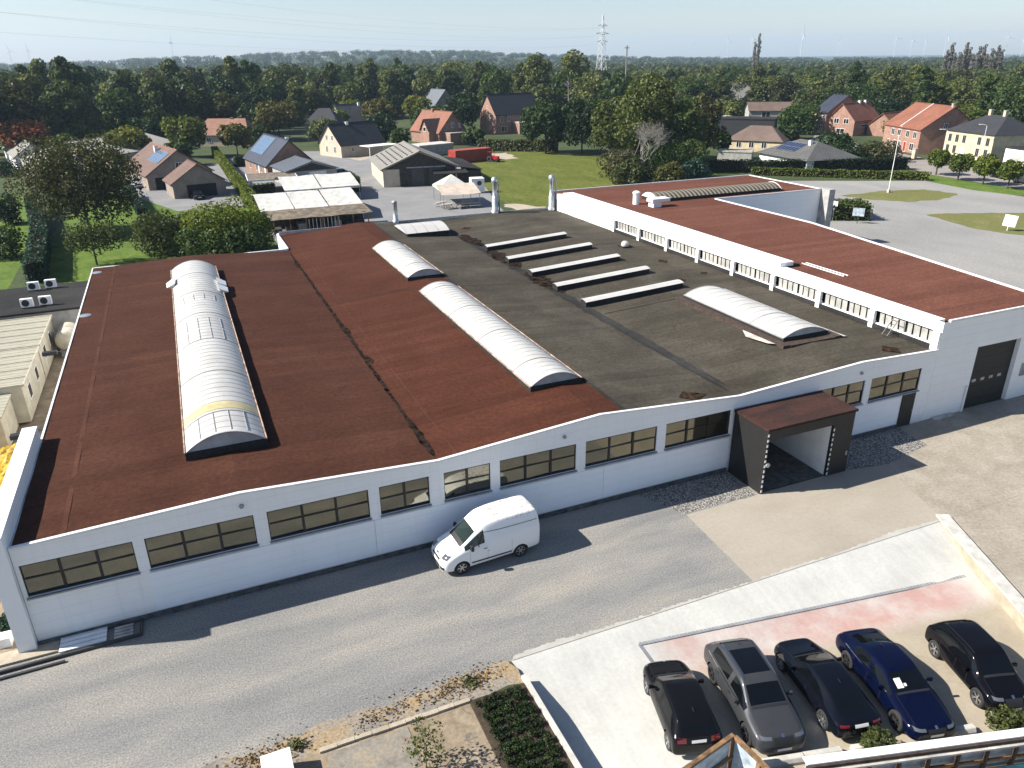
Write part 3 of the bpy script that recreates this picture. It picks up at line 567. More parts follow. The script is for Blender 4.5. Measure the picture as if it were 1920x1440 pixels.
for x0, x1, n in WINS:
    f = MB(); g = MB(); w = 0.075
    f.box(x0, x1, 0.06, 0.14, SILL, SILL + w); f.box(x0, x1, 0.06, 0.14, HEAD - w, HEAD)
    for k in range(n + 1):
        xc = x0 + (x1 - x0) * k / n; ww = 0.055 if 0 < k < n else 0.04
        a, c = max(x0, xc - ww), min(x1, xc + ww); f.box(a, c, 0.058, 0.142, SILL + w, HEAD - w)
    zm = SILL + 0.80
    for k in range(n):
        a = x0 + (x1 - x0) * k / n + .06; c = x0 + (x1 - x0) * (k + 1) / n - .06; f.box(a, c, 0.062, 0.138, zm - .03, zm + .03)
    fo = f.build('window', 'black_frame', hall)
    for k in range(n):
        for (za, zb) in ((SILL + .06, zm), (zm, HEAD - .06)):
            a = x0 + (x1 - x0) * k / n; c = x0 + (x1 - x0) * (k + 1) / n; t = rng.uniform(-0.02, 0.02); q = rng.uniform(-.016, .016)
            g.ngon([(a, 0.10 + t, za), (c, 0.10 - t, za), (c, 0.10 - t + q, zb), (a, 0.10 + t + q, zb)])
    g.build('pane', 'window_mirror', fo)
    MB().box(x0 - .04, x1 + .04, -0.12, 0.06, SILL - .07, SILL - .005).build('sill', 'grey_metal', fo)
# service door at the end of the front
b = MB().box(47.25, 48.35, -0.06, -0.01, 0.02, 2.25); dr = b.build('door', 'black_panel', hall)
MB().box(48.15, 48.25, -0.12, -0.065, 1.0, 1.12).build('handle', 'chrome', dr)
for x in (8.9, 24.0, 43.4):
    MB().lathe([(0.0, -0.12), (0.09, -0.1), (0.10, -0.03), (0.10, 0.0)], (x, -0.002, 4.35), 10, axis='Y').build('wall_lamp', 'grey_metal', hall)
# roofs
def roof(name, x0, x1, y0, y1, mat, extra=()):
    xs = sorted([x0, x1] + [p[0] for p in PROF if x0 < p[0] < x1])
    b = MB(); rows = []
    ny = max(2, int((y1 - y0) / 2))
    r = random.Random(hash(name) % 99)
    for j in range(ny + 1):
        y = y0 + (y1 - y0) * j / ny
        rows.append([(x, y, roof_z(x) + (0.02 * math.sin(y * 1.7 + x) if 0 < j < ny else 0)) for x in xs])
    b.grid(rows); o = b.build(name, mat, hall)
    if o.data.polygons[0].normal.z < 0: o.data.flip_normals()
    return o
roof('roof', 0.60, 17.5, 0.10, 46.0, 'felt_red'); roof('roof', 17.5, 27.55, 0.10, 53.4, 'felt_rust'); roof('roof', 27.55, 49.95, 0.10, 53.4, 'felt_grey')
# the red covering ends in a raised, tarred edge; tarred valleys between the bays
b = MB().box(27.50, 27.66, 0.12, 53.3, roof_z(27.6) - .02, roof_z(27.6) + .05); b.build('roof_seam', 'felt_dark', hall)
def patch_strip(name, xc, w, y0, y1, mat, seed, z=0.012):
    r = random.Random(seed); b = MB(); rows = []
    n = max(2, int((y1 - y0) / 0.5))
    for j in range(n + 1):
        y = y0 + (y1 - y0) * j / n; k = math.sin(math.pi * j / n) ** 0.4
        a = w * k * r.uniform(0.5, 1.1); c = w * k * r.uniform(0.5, 1.1)
        rows.append([(xc - a, y, roof_z(xc - a) + z + .02), (xc, y, roof_z(xc) + z + .02), (xc + c, y, roof_z(xc + c) + z + .02)])
    o = b.grid(rows).build(name, mat, hall)
    if o.data.polygons[0].normal.z < 0: o.data.flip_normals()
patch_strip('roof_valley', 34.6, 0.5, 0.8, 52.5, 'felt_dark', 4); patch_strip('roof_valley', 34.9, 0.22, 1.5, 18, 'felt_dark', 5, 0.018)
patch_strip('roof_valley', 17.5, 0.16, 1.0, 45.5, 'moss_strip', 6)
MB().box(2.25, 2.45, .3, 45.6, roof_z(2.35) - .02, roof_z(2.35) + .012).build('roof_seam', 'felt_seam', hall); MB().box(18.5, 18.58, .3, 52.6, roof_z(18.54) - .02, roof_z(18.54) + .008).build('roof_seam', 'felt_seam', hall)
for i, (x, y, w, l) in enumerate([(17.5, 3, .22, 5), (17.6, 20, .2, 2), (17.7, 14, .2, 1.6), (17.4, 40, .25, 3), (34.9, 25, .9, 7), (35, 34, .9, 8), (35, 42, .8, 6)]):
    patch_strip('moss_patch', x, w, y - l / 2, y + l / 2, 'moss_strip', 20 + i, 0.022)
for x0, x1, y in ((27.8, 34.2, 25.3), (35.2, 43.0, 15.6), (44.5, 49.3, 33.5), (18.2, 24.0, 26.5)):
    n_ = 14; rr_ = random.Random(int(x0)); rows = [[(x0 + (x1 - x0) * i / n_, y + d + rr_.uniform(-.02, .02) - .05 * i / n_, roof_z(x0 + (x1 - x0) * i / n_) + .03) for d in (-.035, .035)] for i in range(n_ + 1)]
    MB().grid(rows).build('roof_joint', 'felt_dark', hall)
for i, (x, y, w, l) in enumerate([(32.0, .9, 2.2, 1.3), (47.0, 1.2, 1.6, 1.4), (44.6, 19.5, .9, .8), (46.8, 25.5, 1.0, 1.2), (47.6, 20.8, .8, .7), (36.5, 47.5, 1.2, 1.4)]): patch_strip('moss_patch', x, w * .5, y - l / 2, y + l / 2, 'moss_brown', 60 + i, 0.02)
for x, y in ((0.95, 44.2), (0.95, 31.0)):
    MB().lathe([(0.0, .05), (0.3, .045), (0.42, .03), (0.44, 0.02)], (x, y, roof_z(x)), 12).build('roof_drain', 'galvanised', hall)
# barrel skylights
def arc(w, rise, n=14):
    return [(-w / 2 + w * k / n, rise * (1 - abs(2 * k / n - 1) ** 2.1)) for k in range(n + 1)]
def barrel(label, xc, w, y0, y1, rise, zb, rib=0.6, curb=0.16, yellow=None, rust=True, flaps=()):
    prof = arc(w, rise); L = y1 - y0
    g = MB(); n = max(4, int(L / 0.5))
    g.grid([[(xc + x, y0 + L * j / n, zb + curb + z) for x, z in prof] for j in range(n + 1)])
    o = g.build('barrel_skylight', 'polycarbonate', hall, smooth=True)
    if label: o['label'] = label
    for y in (y0, y1):
        e = MB().ngon([(xc + x * 0.985, y + (0.05 if y == y0 else -.05), zb + curb + z * 0.97) for x, z in prof] + [(xc + w / 2, y + (0.05 if y == y0 else -.05), zb + curb - .02), (xc - w / 2, y + (0.05 if y == y0 else -.05), zb + curb - .02)])
        e.build('end_panel', 'end_grey', o)
    rb = MB(); nr = int(L / rib)
    for k in range(nr + 1):
        y = y0 + L * k / nr; big = k in (0, nr) or k % 9 == 4; hw = 0.035 if big else 0.014
        up = [(xc + x, y - hw, zb + curb + z + (0.03 if big else .012)) for x, z in prof]; dn = [(xc + x, y + hw, zb + curb + z + (0.03 if big else .012)) for x, z in prof]
        rb.grid([up, dn])
        rb.grid([[(xc + x, y - hw, zb + curb + z - .01) for x, z in prof], up]); rb.grid([dn, [(xc + x, y + hw, zb + curb + z - .01) for x, z in prof]])
    rb.build('rib', 'rib_grey', o)
    c = MB(); hw = w / 2 + 0.05
    c.box(xc - hw, xc - hw + .1, y0 - .05, y1 + .05, zb - .35, zb + curb); c.box(xc + hw - .1, xc + hw, y0 - .05, y1 + .05, zb - .35, zb + curb)
    c.box(xc - hw + .1, xc + hw - .1, y0 - .06, y0 + .04, zb - .35, zb + curb); c.box(xc - hw + .1, xc + hw - .1, y1 - .04, y1 + .06, zb - .35, zb + curb)
    c.build('curb', 'felt_dark', o)
    t = MB()
    for sx in (-1, 1): t.box(xc + sx * (hw + .01) - .03, xc + sx * (hw + .01) + .03, y0 - .04, y1 + .04, zb + curb - .03, zb + curb + .035)
    t.build('edge_rail', 'skylight_rust' if rust else 'rib_grey', o)
    if yellow:
        ya, yb = yellow; g2 = MB(); g2.grid([[(xc + x, ya + (yb - ya) * j / 3, zb + curb + z + .018) for x, z in prof] for j in range(4)]); g2.build('yellow_sheet', 'polycarbonate_yellow', o, smooth=True)
    # grey meshed panels: a fine grid of glazing bars on a few lengths
    return o
s1 = barrel('longest white barrel skylight with one yellow sheet', 8.75, 3.45, 4.2, 39.5, 0.68, 5.02, 0.62, yellow=(7.0, 7.9))
gb = MB()
for ya, yb in ((4.5, 6.8), (18.2, 20.3), (20.5, 22.6), (27.2, 28.6)):
    for k in range(1, 5):
        x = -3.45 / 2 + 3.45 * k / 5; z = 0.68 * (1 - abs(2 * k / 5 - 1) ** 2.1)
        gb.box(8.75 + x - .015, 8.75 + x + .015, ya, yb, 5.18 + z - .01, 5.18 + z + .03)
gb.build('glazing_bar', 'rib_grey', s1)
v = MB()
for sx, y, z in ((-1, 34.5, 5.35), (1, 31.5, 5.3), (1, 33.2, 5.35)):
    x = 8.75 + sx * 1.95
    v.add([(x - sx * .45, y - .9, z + .25), (x - sx * .45, y + .9, z + .25), (x + sx * .25, y + .7, z - .15), (x + sx * .2, y - .8, z - .12), (x - sx * .3, y - .7, z - .3), (x - sx * .3, y + .7, z - .3)],
          [(0, 1, 2, 3), (0, 3, 4), (1, 5, 2), (3, 2, 5, 4), (0, 4, 5, 1)])
v.build('vent_flap', 'white_paint', s1)
barrel('barrel skylight along the edge between red and grey roofing', 25.75, 3.0, 4.4, 24.5, 0.54, 5.06)
barrel('short barrel skylight behind the long one at the red edge', 25.95, 2.95, 28.5, 40.1, 0.54, 5.06)
b3 = barrel('barrel skylight on the grey bay over a brown curb', 43.45, 3.5, 4.7, 15.1, 0.44, 5.05, 0.75, rust=False)
cb = MB()
for sx in (-1, 1): cb.box(43.45 + sx * 2.1 - .26, 43.45 + sx * 2.1 + .24, 4.0, 15.4, 4.70, 5.02)
cb.box(41.6, 45.3, 3.95, 4.6, 4.72, 5.0); cb.build('curb_board', 'timber_dark', b3)
MB().ngon([(40.98, 4.6, 5.0), (40.75, 5.0, 4.93), (40.35, 6.6, 4.92), (40.9, 7.6, 4.98)]).build('loose_sheet', 'kerb_stone', hall)
MB().ngon([(45.84, 3.9, 4.98), (46.25, 4.0, 4.90), (45.95, 7.2, 4.93), (45.82, 7.3, 4.98)]).build('loose_sheet', 'kerb_stone', hall)
# flat panelled skylight at the back of the grey part
fp = MB()
prof = arc(4.7, 0.45, 10)
fp.grid([[(29.1 + 4.6 * j / 8, 47.35 + x, 5.12 + z) for x, z in prof] for j in range(9)])
o = fp.build('barrel_skylight', 'polycarbonate', hall, smooth=True); o['label'] = 'short crosswise skylight at the rear of the grey roof'
rb = MB()
for k in range(5):
    xk = 29.1 + 4.6 * k / 4; rb.grid([[(xk - .03, 47.35 + x, 5.14 + z) for x, z in prof], [(xk + .03, 47.35 + x, 5.14 + z) for x, z in prof]])
rb.build('rib', 'rib_grey', o); MB().box(29.2, 33.6, 45.1, 49.6, 4.5, 5.1).build('curb', 'felt_dark', o)
for x in (29.12, 33.68): MB().ngon([(x, 47.35 + a, 5.11 + z) for a, z in prof]).build('end_panel', 'end_grey', o)
# five narrow rooflights across the grey bay
for y in (37.1, 31.9, 26.9, 22.2, 17.5):
    xa, xb = 34.75, 43.2; b = MB(); t = MB()
    za, zb = roof_z(xa), roof_z(xb)
    b.add([(xa, y, za - .05), (xb, y, zb - .05), (xb, y + .85, zb - .05), (xa, y + .85, za - .05), (xa, y, za + .42), (xb, y, zb + .42), (xb, y + .85, zb + .42), (xa, y + .85, za + .42)], [(4, 5, 6, 7), (0, 1, 5, 4), (1, 2, 6, 5), (2, 3, 7, 6), (3, 0, 4, 7)])
    o = b.build('strip_rooflight', 'felt_dark', hall)
    n = 12
    rows = [[(xa - .05 + (xb - xa + .1) * j / n, y - .06 + .97 * k / 4, za + (zb - za) * j / n + .43 + .10 * math.sin(math.pi * k / 4)) for k in range(5)] for j in range(n + 1)]
    t.grid(rows); t.build('lid', 'polycarbonate', o, smooth=True)
MB().box(46.1, 47.1, 31.1, 32.1, roof_z(46.6) - .05, roof_z(46.6) + .14).build('vent_base', 'felt_dark', hall)
MB().lathe([(0.36, 0), (0.38, .12), (0.33, .3), (0.2, .42), (0.0, .46)], (46.6, 31.6, roof_z(46.6) + .14), 14).build('dome_vent', 'polycarbonate', hall, smooth=True)
# flues at the back edge
for x, y, h, label in ((30.2, 53.0, 2.35, 'short plain flue'), (42.0, 52.8, 4.1, None), (49.0, 52.2, 4.1, None)):
    b = MB(); z = roof_z(x)
    if h > 3:
        b.lathe([(0.42, 0), (0.42, .35), (0.34, .36), (0.34, 1.7), (0.27, 1.75), (0.27, 3.4), (0.36, 3.45), (0.40, 3.7), (0.34, 3.95), (0.10, 4.1), (0, 4.12)], (x, y, z), 12)
        b.tube([(x + .55, y, z), (x + .55, y, z + 3.3), (x + .1, y, z + 3.5)], 0.09, 6)
    else: b.lathe([(0.36, 0), (0.36, .25), (0.27, .3), (0.27, 2.2), (0.30, 2.22), (0.30, 2.35), (0, 2.35)], (x, y, z), 12)
    o = b.build('flue_pipe', 'galvanised', hall, smooth=True)
    if label: o['label'] = label
b = MB().beam((17.6, 53.0, 4.75), (49.5, 53.0, 4.8), 0.12, 0.3); b.build('rear_gutter', 'galvanised', hall)

# ------------------------------------------------------------------ loading porch
por = thing('loading_porch', 'black loading porch with rusty red flat roof on the front of the white hall', 'porch', (37.3, -1.4, 0))
def pb(b, name, mat, **k):
    o = b.build(name, mat, por, **k); o.location = (-37.3, 1.4, 0); return o
pb(MB().box(34.30, 34.42, -2.78, -0.13, 0.0, 3.72), 'side_wall', 'black_panel')
pb(MB().box(38.82, 40.25, -2.78, -2.62, 0.0, 3.72).box(40.13, 40.25, -2.61, -0.13, 0.0, 3.72), 'front_panel', 'black_panel')
pb(MB().box(34.43, 38.81, -2.775, -2.63, 3.16, 3.72), 'header', 'black_panel')
pb(MB().box(38.83, 38.93, -2.61, 9.0, 0.02, 3.15), 'inner_wall', 'white_gloss')
pb(MB().box(34.43, 34.5, -2.61, 9.0, 0.02, 3.15), 'inner_wall', 'black_panel')
pb(MB().box(34.43, 38.93, -2.62, 9.0, 3.16, 3.19), 'inner_ceiling', 'white_paint')
pb(MB().box(34.24, 40.33, -2.86, -0.12, 3.73, 3.86), 'roof', 'felt_porch')
d = MB()
for k in range(8): d.box(34.51, 38.82, 8.92 + (k % 2) * .004, 8.98, 0.03 + k * .39, 0.03 + k * .39 + .38)
pb(d, 'sectional_door', 'black_panel')
pb(MB().box(34.51, 38.82, -2.6, 8.9, 0.012, 0.03), 'floor_slab', 'plinth_grey')
for k in range(24):
    if k % 2 == 0:
        pb(MB().box(34.31, 34.40, -2.80, -2.784, 0.1 + k * .15, 0.1 + k * .15 + .15), 'warning_stripe', 'white_paint')
        if k * .15 < 3.0: pb(MB().box(38.83, 38.91, -2.80, -2.784, 0.1 + k * .15, 0.1 + k * .15 + .15), 'warning_stripe', 'white_paint')
pb(MB().lathe([(0, -.1), (.13, -.08), (.13, 0)], (34.5, -2.8, 1.75), 8, axis='Y'), 'lamp', 'galvanised')
pb(MB().box(40.0, 40.1, -2.83, -2.785, 1.1, 1.35), 'control_box', 'grey_metal')

# ------------------------------------------------------------------ annex hall
ann = thing('annex_hall', 'taller white hall with flat red roof and a clerestory along its side', 'factory', (0, 0, 0))
RZ = 6.55
FOOT = [(50.0, 0.0), (59.6, 0.0), (63.9, 26.0), (64.0, 41.0), (79.5, 41.0), (79.5, 54.0), (50.0, 54.0)]
o = MB().ngon([(x, y, RZ) for x, y in FOOT]).build('roof', 'felt_red_annex', ann)
if o.data.polygons[0].normal.z < 0: o.data.flip_normals()
b = MB()
DX0, DX1, DH = 53.2, 57.25, 4.4
b.ngon([(49.55, 0, 0), (DX0, 0, 0), (DX0, 0, RZ), (49.55, 0, RZ)]); b.ngon([(DX1, 0, 0), (59.6, 0, 0), (59.6, 0, RZ), (DX1, 0, RZ)]); b.ngon([(DX0, 0, DH), (DX1, 0, DH), (DX1, 0, RZ), (DX0, 0, RZ)])
for (xa, ya), (xb, yb) in list(zip(FOOT, FOOT[1:]))[1:]: b.ngon([(xa, ya, 0), (xb, yb, 0), (xb, yb, RZ), (xa, ya, RZ)])
b.ngon([(DX0, 0, 0), (DX0, .35, 0), (DX0, .35, DH), (DX0, 0, DH)]); b.ngon([(DX1, 0, 0), (DX1, .35, 0), (DX1, .35, DH), (DX1, 0, DH)]); b.ngon([(DX0, 0, DH), (DX1, 0, DH), (DX1, .35, DH), (DX0, .35, DH)])
b.ngon([(49.55, 0, 0), (49.55, .3, 0), (49.55, .3, RZ), (49.55, 0, RZ)])
b.build('wall', 'wall_annex', ann, fix=False)
t = MB()
ring = FOOT + [FOOT[0]]
for (xa, ya), (xb, yb) in zip(ring[:-2], ring[1:-1]): t.beam((xa, ya, RZ + .03), (xb, yb, RZ + .03), 0.16, 0.14)
t.build('edge_trim', 'metal_cap', ann)
d = MB()
for k in range(9): d.box(DX0, DX1, 0.28 + (k % 2) * .006, 0.34, 0.03 + k * DH / 9, 0.02 + (k + 1) * DH / 9)
do = d.build('sectional_door', 'black_panel', ann)
l = MB()
for k in range(4): l.box(DX0 + .6 + k * .8, DX0 + .95 + k * .8, 0.262, 0.276, 1.78, 1.98)
l.build('door_window', 'clerestory', do)
MB().box(58.0, 58.75, -0.05, -.004, 1.6, 2.5).build('wall_box', 'grey_metal', ann)
MB().tube([(DX0 - .25, -.06, 0), (DX0 - .25, -.06, 1.8)], 0.06, 6).build('bollard_pipe', 'white_paint', ann)
MB().box(50.3, 52.0, -0.35, -0.05, 0.0, 0.12).build('kerb', 'kerb_stone', ann)
# side with fascia, piers and clerestory
ZB = 5.05; ZT = 5.92
f = MB().box(49.50, 49.98, 0.30, 52.0, ZT, RZ + .09); f.box(49.52, 49.98, 38.7, 52.0, 4.3, ZT - .003); f.box(49.60, 49.98, 0.30, 38.69, 4.3, ZB); f.build('side_wall', 'wall_smooth', ann)
r = MB().box(49.48, 50.75, 14.1, 50.2, RZ + .10, RZ + .42); r.build('roof_upstand', 'wall_smooth', ann)
MB().box(50.76, 51.3, 14.0, 14.35, RZ + .02, RZ + .2).build('upstand_end_shade', 'felt_dark', ann)  # dark block imitates the shaded end of the raised strip
MB().box(49.40, 49.597, 0.3, 38.5, 4.75, 4.99).build('flashing', 'felt_dark', ann)
yp = [0.30 + 4.78 * k for k in range(9)]
for y in yp: MB().box(49.38, 49.62, y - .16 if y > .5 else y - .28, y + .2, 4.68, ZT - .003).build('pier', 'wall_smooth', ann)
for k in range(8):
    g = MB(); h = MB(); ya, yb = yp[k] + .22, yp[k + 1] - .18; n = 8
    for j in range(n):
        y0 = ya + (yb - ya) * j / n; y1 = ya + (yb - ya) * (j + 1) / n - (0.20 if j % 4 == 3 else 0.11); tl = rng.uniform(0, .05)
        g.add([(49.70 + tl, y0, ZB + .01), (49.70 + tl, y1, ZB + .01), (49.68, y1, ZT - .02), (49.68, y0, ZT - .02)], [(0, 1, 2, 3)])
    h.box(49.80, 49.88, ya - .02, yb + .02, ZB, ZT - .004)
    w = h.build('clerestory_window', 'black_frame', ann); g.build('pane', 'clerestory', w)
# ladder on the roof, metal rack leaning on the clerestory, corrugated tunnel light and vents
ld = MB()
for x in (51.9, 52.3): ld.beam((x, 10.2, RZ + .08), (x + .0, 14.4, RZ + .08), .06, .06)
for k in range(13): ld.beam((51.9, 10.4 + k * .32, RZ + .08), (52.3, 10.4 + k * .32, RZ + .08), .04, .04)
tag(ld.build('ladder', 'white_paint'), 'pale ladder lying flat on the red annex roof', 'ladder')
lr = MB()
for y in (3.0, 3.4): lr.tube([(48.6, y, 4.85), (49.35, y - .1, 6.0)], .03, 5)
for k in range(5): lr.tube([(48.6 + .15 * k, 3.0 - .02 * k, 4.85 + .23 * k), (48.6 + .15 * k, 3.4 - .02 * k, 4.85 + .23 * k)], .025, 5)
tag(lr.build('ladder', 'black_frame'), 'thin dark ladder leaning on the clerestory windows', 'ladder')
tn = MB(); prof = arc(3.0, 0.5, 12)
tn.grid([[(57.0 + 17.3 * j / 40, 43.6 + .17 * 0 + x, RZ + .35 + z) for x, z in prof] for j in range(41)]); o = tn.build('tunnel_rooflight', 'sheet_tunnel', ann, smooth=True)
MB().box(56.9, 74.4, 42.15, 45.05, RZ + .004, RZ + .33).build('curb', 'felt_dark', o)
pe = arc(3.2, .6, 12)
for x in (56.95, 74.35): MB().ngon([(x, 43.6 + a, RZ + .3 + z) for a, z in pe]).build('end_panel', 'white_paint', o)
MB().lathe([(.36, 0), (.36, 1.1), (.42, 1.12), (.42, 1.3), (.2, 1.42), (0, 1.44)], (54.4, 42.3, RZ), 14).build('vent_stack', 'white_paint', ann)
MB().box(54.9, 55.9, 39.6, 40.6, RZ, RZ + .55).box(54.7, 56.9, 39.5, 40.7, RZ + .552, RZ + .9).build('vent_cowl', 'white_paint', ann)
MB().box(79.52, 80.4, 39.6, 41.6, 0, RZ + .1).build('end_buttress', 'render_grey', ann)
MB().box(65.5, 67.2, 40.9, 40.995, 3.6, 4.6).build('vent_grille', 'black_frame', ann)
# white steps and slabs at the near corner of the hall
b = MB()
for k in range(4): b.box(1.35, 3.05 - .02, -0.95 + k * .27, -0.74 + k * .27, 0.10, 0.16)
b.box(1.4, 1.55, -.95, .1, .01, .098); b.box(2.7, 2.85, -.95, .1, .01, .098)
tag(b.build('pallet', 'white_paint'), 'white slatted pallet lying at the near corner of the hall', 'pallet')
b = MB()
for k in range(4): b.box(3.3, 4.0, -0.95 + k * .2, -0.82 + k * .2, 0.06, 0.11)
b.box(3.35, 3.45, -.95, -.2, .01, .058); b.box(3.85, 3.95, -.95, -.2, .01, .058)
tag(b.build('pallet', 'kerb_stone'), 'small grey slatted frame beside the white pallet', 'pallet')
b = MB().box(-6, 1.3, -0.75, 0.0, 0.0, 0.10); tag(b.build('stone_slab', 'sand_concrete'), 'long tan stone slab at the foot of the hall corner', 'slab')
b = MB().beam((-6, -1.25, .07), (4.3, -1.05, .07), .10, .14).beam((4.3, -1.06, .07), (4.3, 0.0, .07), .10, .13).beam((-6, -1.62, .05), (1.6, -1.45, .05), .10, .08)
tag(b.build('steel_channel', 'dark_metal'), 'dark steel channel framing the slab at the hall corner', 'channel')
# ------------------------------------------------------------------ vehicles
def loft_body(st, wins, wheels, rt, w, paint, glassm, parent, cladding=True, crease=0.0):
    """loft cross-sections along x, smooth, cut the wheel arches, split off the glass"""
    b = MB(); N = 10
    rings = []
    for (x, zt, wt, zb, wb, wm, zs) in st:
        h = [(0, zt), (wt * .55, zt - .008), (wt * .9, zt - .022), (wt, zt - .055), (wb, zb), (wm, zb - .13), (wm, (zb + zs) / 2 - .06), (wm - .02, zs + .10), (wm - .12, zs), (0, zs)]
        rings.append([(x, y, z) for y, z in h] + [(x, -y, z) for y, z in reversed(h[1:-1])])
    n = len(rings[0]); faces = {}
    b.v = [p for r in rings for p in r]
    for i in range(len(rings) - 1):
        for k in range(n):
            j = k if k < 9 else n - 1 - k
            mi = 0
            for (seg, rows, m_) in wins:
                if i in seg and j in rows: mi = m_
            if cladding and j >= 7 and mi == 0: mi = 4
            b.f.append((i * n + k, i * n + (k + 1) % n, (i + 1) * n + (k + 1) % n, (i + 1) * n + k)); b.m.append(mi)
    b.f.append(tuple(range(n))); b.m.append(0); e = (len(rings) - 1) * n; b.f.append(tuple(e + k for k in range(n))); b.m.append(0)
    mats = [paint, glassm, glassm, glassm, 'plastic_black', 'well_dark']
    me = b.mesh('cage', mats); o = bpy.data.objects.new('cage', me); COL.objects.link(o)
    md = o.modifiers.new('s', 'SUBSURF'); md.levels = 2; md.render_levels = 2
    c = MB()
    for (x, s) in wheels:
        y0, y1 = (w - .30, w + .3) if s > 0 else (-w - .3, -w + .30)
        k = 28; vs = []
        for y in (y0, y1): vs += [(x + (rt + .055) * math.cos(2 * math.pi * q / k), y, rt + (rt + .055) * math.sin(2 * math.pi * q / k)) for q in range(k)]
        c.add(vs, [tuple(range(k)), tuple(range(k, 2 * k))] + [(q, (q + 1) % k, k + (q + 1) % k, k + q) for q in range(k)], 5)
    co = bpy.data.objects.new('cut', c.mesh('cut', mats)); COL.objects.link(co)
    bo = o.modifiers.new('b', 'BOOLEAN'); bo.operation = 'DIFFERENCE'; bo.object = co; bo.solver = 'EXACT'
    dg = bpy.context.evaluated_depsgraph_get(); dg.update()
    full = bpy.data.meshes.new_from_object(o.evaluated_get(dg))
    bpy.data.objects.remove(o); bpy.data.objects.remove(co)
    V = [tuple(v.co) for v in full.vertices]; P = [(tuple(p.vertices), p.material_index) for p in full.polygons]
    bvh = BVHTree.FromPolygons(V, [p for p, _ in P])
    def pick(idx, name, mlist, remap, side=0):
        mp = {}; mb = MB()
        for p, mi in P:
            if mi in idx and (not side or side * sum(V[q][1] for q in p) > 0):
                f = []
                for q in p:
                    if q not in mp: mp[q] = len(mb.v); mb.v.append(V[q])
                    f.append(mp[q])
                mb.f.append(tuple(f)); mb.m.append(remap[mi])
        if not mb.f: return None
        ob = mb.build(name, mlist, parent, smooth=True, fix=False); return ob
    body = pick({0, 4, 5}, 'body', [paint, 'plastic_black', 'well_dark'], {0: 0, 4: 1, 5: 2})
    md = body.modifiers.new('es', 'EDGE_SPLIT'); md.split_angle = R(50)
    pick({1}, 'windscreen', [glassm], {1: 0}); pick({2}, 'side_window', [glassm], {2: 0}, 1); pick({2}, 'side_window', [glassm], {2: 0}, -1); pick({3}, 'rear_window', [glassm], {3: 0})
    return body, bvh
def patch(bvh, name, mat, parent, axis, u, v, off=0.008, nu=6, nv=4, skew=0.0, th=0.012):
    """a thin plate that hugs the body: rays along -axis over u x v"""
    rows = []
    for i in range(nu + 1):
        r = []
        for j in range(nv + 1):
            a = u[0] + (u[1] - u[0]) * i / nu; c = v[0] + (v[1] - v[0]) * j / nv + skew * (i / nu)
            if axis in ('+x', '-x'):
                s = 1 if axis == '+x' else -1; og, d = Vector((s * 9, a, c)), Vector((-s, 0, 0))
            elif axis in ('+y', '-y'):
                s = 1 if axis == '+y' else -1; og, d = Vector((a, s * 9, c)), Vector((0, -s, 0))
            else: og, d = Vector((a, c, 9)), Vector((0, 0, -1))
            h = bvh.ray_cast(og, d)
            if h[0] is None: return None
            r.append(h[0] - d * off)
        rows.append(r)
    return MB().grid(rows).build(name, mat, parent, smooth=True)
def wheel(parent, x, y, r, wd, spokes, rim_mat, s, dbl=True):
    t = MB(); hw = wd / 2
    t.lathe([(r * .68, -hw * .9), (r * .80, -hw), (r * .93, -hw * .96), (r, -hw * .62), (r, hw * .62), (r * .93, hw * .96), (r * .80, hw), (r * .68, hw * .9)], (0, 0, 0), 28, axis='Y')
    wo = bpy.data.objects.new('wheel', t.mesh('wheel', 'rubber', True)); COL.objects.link(wo); wo.parent = parent; wo.location = (x, y, r)
    m = MB(); f = s * hw * .86
    m.lathe([(r * .69, f - s * .10), (r * .70, f), (r * .655, f + s * .006), (r * .64, f - s * .03)], (0, 0, 0), 28, axis='Y')
    m.lathe([(0, f - s * .008), (r * .13, f - s * .01), (r * .15, f - s * .05)], (0, 0, 0), 12, axis='Y')
    for k in range(spokes):
        for da in ((-.13, .13) if dbl else (0,)):
            a = 2 * math.pi * k / spokes; c0, c1 = a + da * .6, a + da
            m.beam((r * .10 * math.cos(c0), f - s * .03, r * .10 * math.sin(c0)), (r * .66 * math.cos(c1), f - s * .02, r * .66 * math.sin(c1)), r * .085 if dbl else r * .16, .022, up=(0, 1, 0))
    m.build('rim', rim_mat, wo)
    d = MB().lathe([(0, f - s * .075), (r * .66, f - s * .075)], (0, 0, 0), 24, axis='Y'); d.build('brake_disc', 'well_dark', wo)
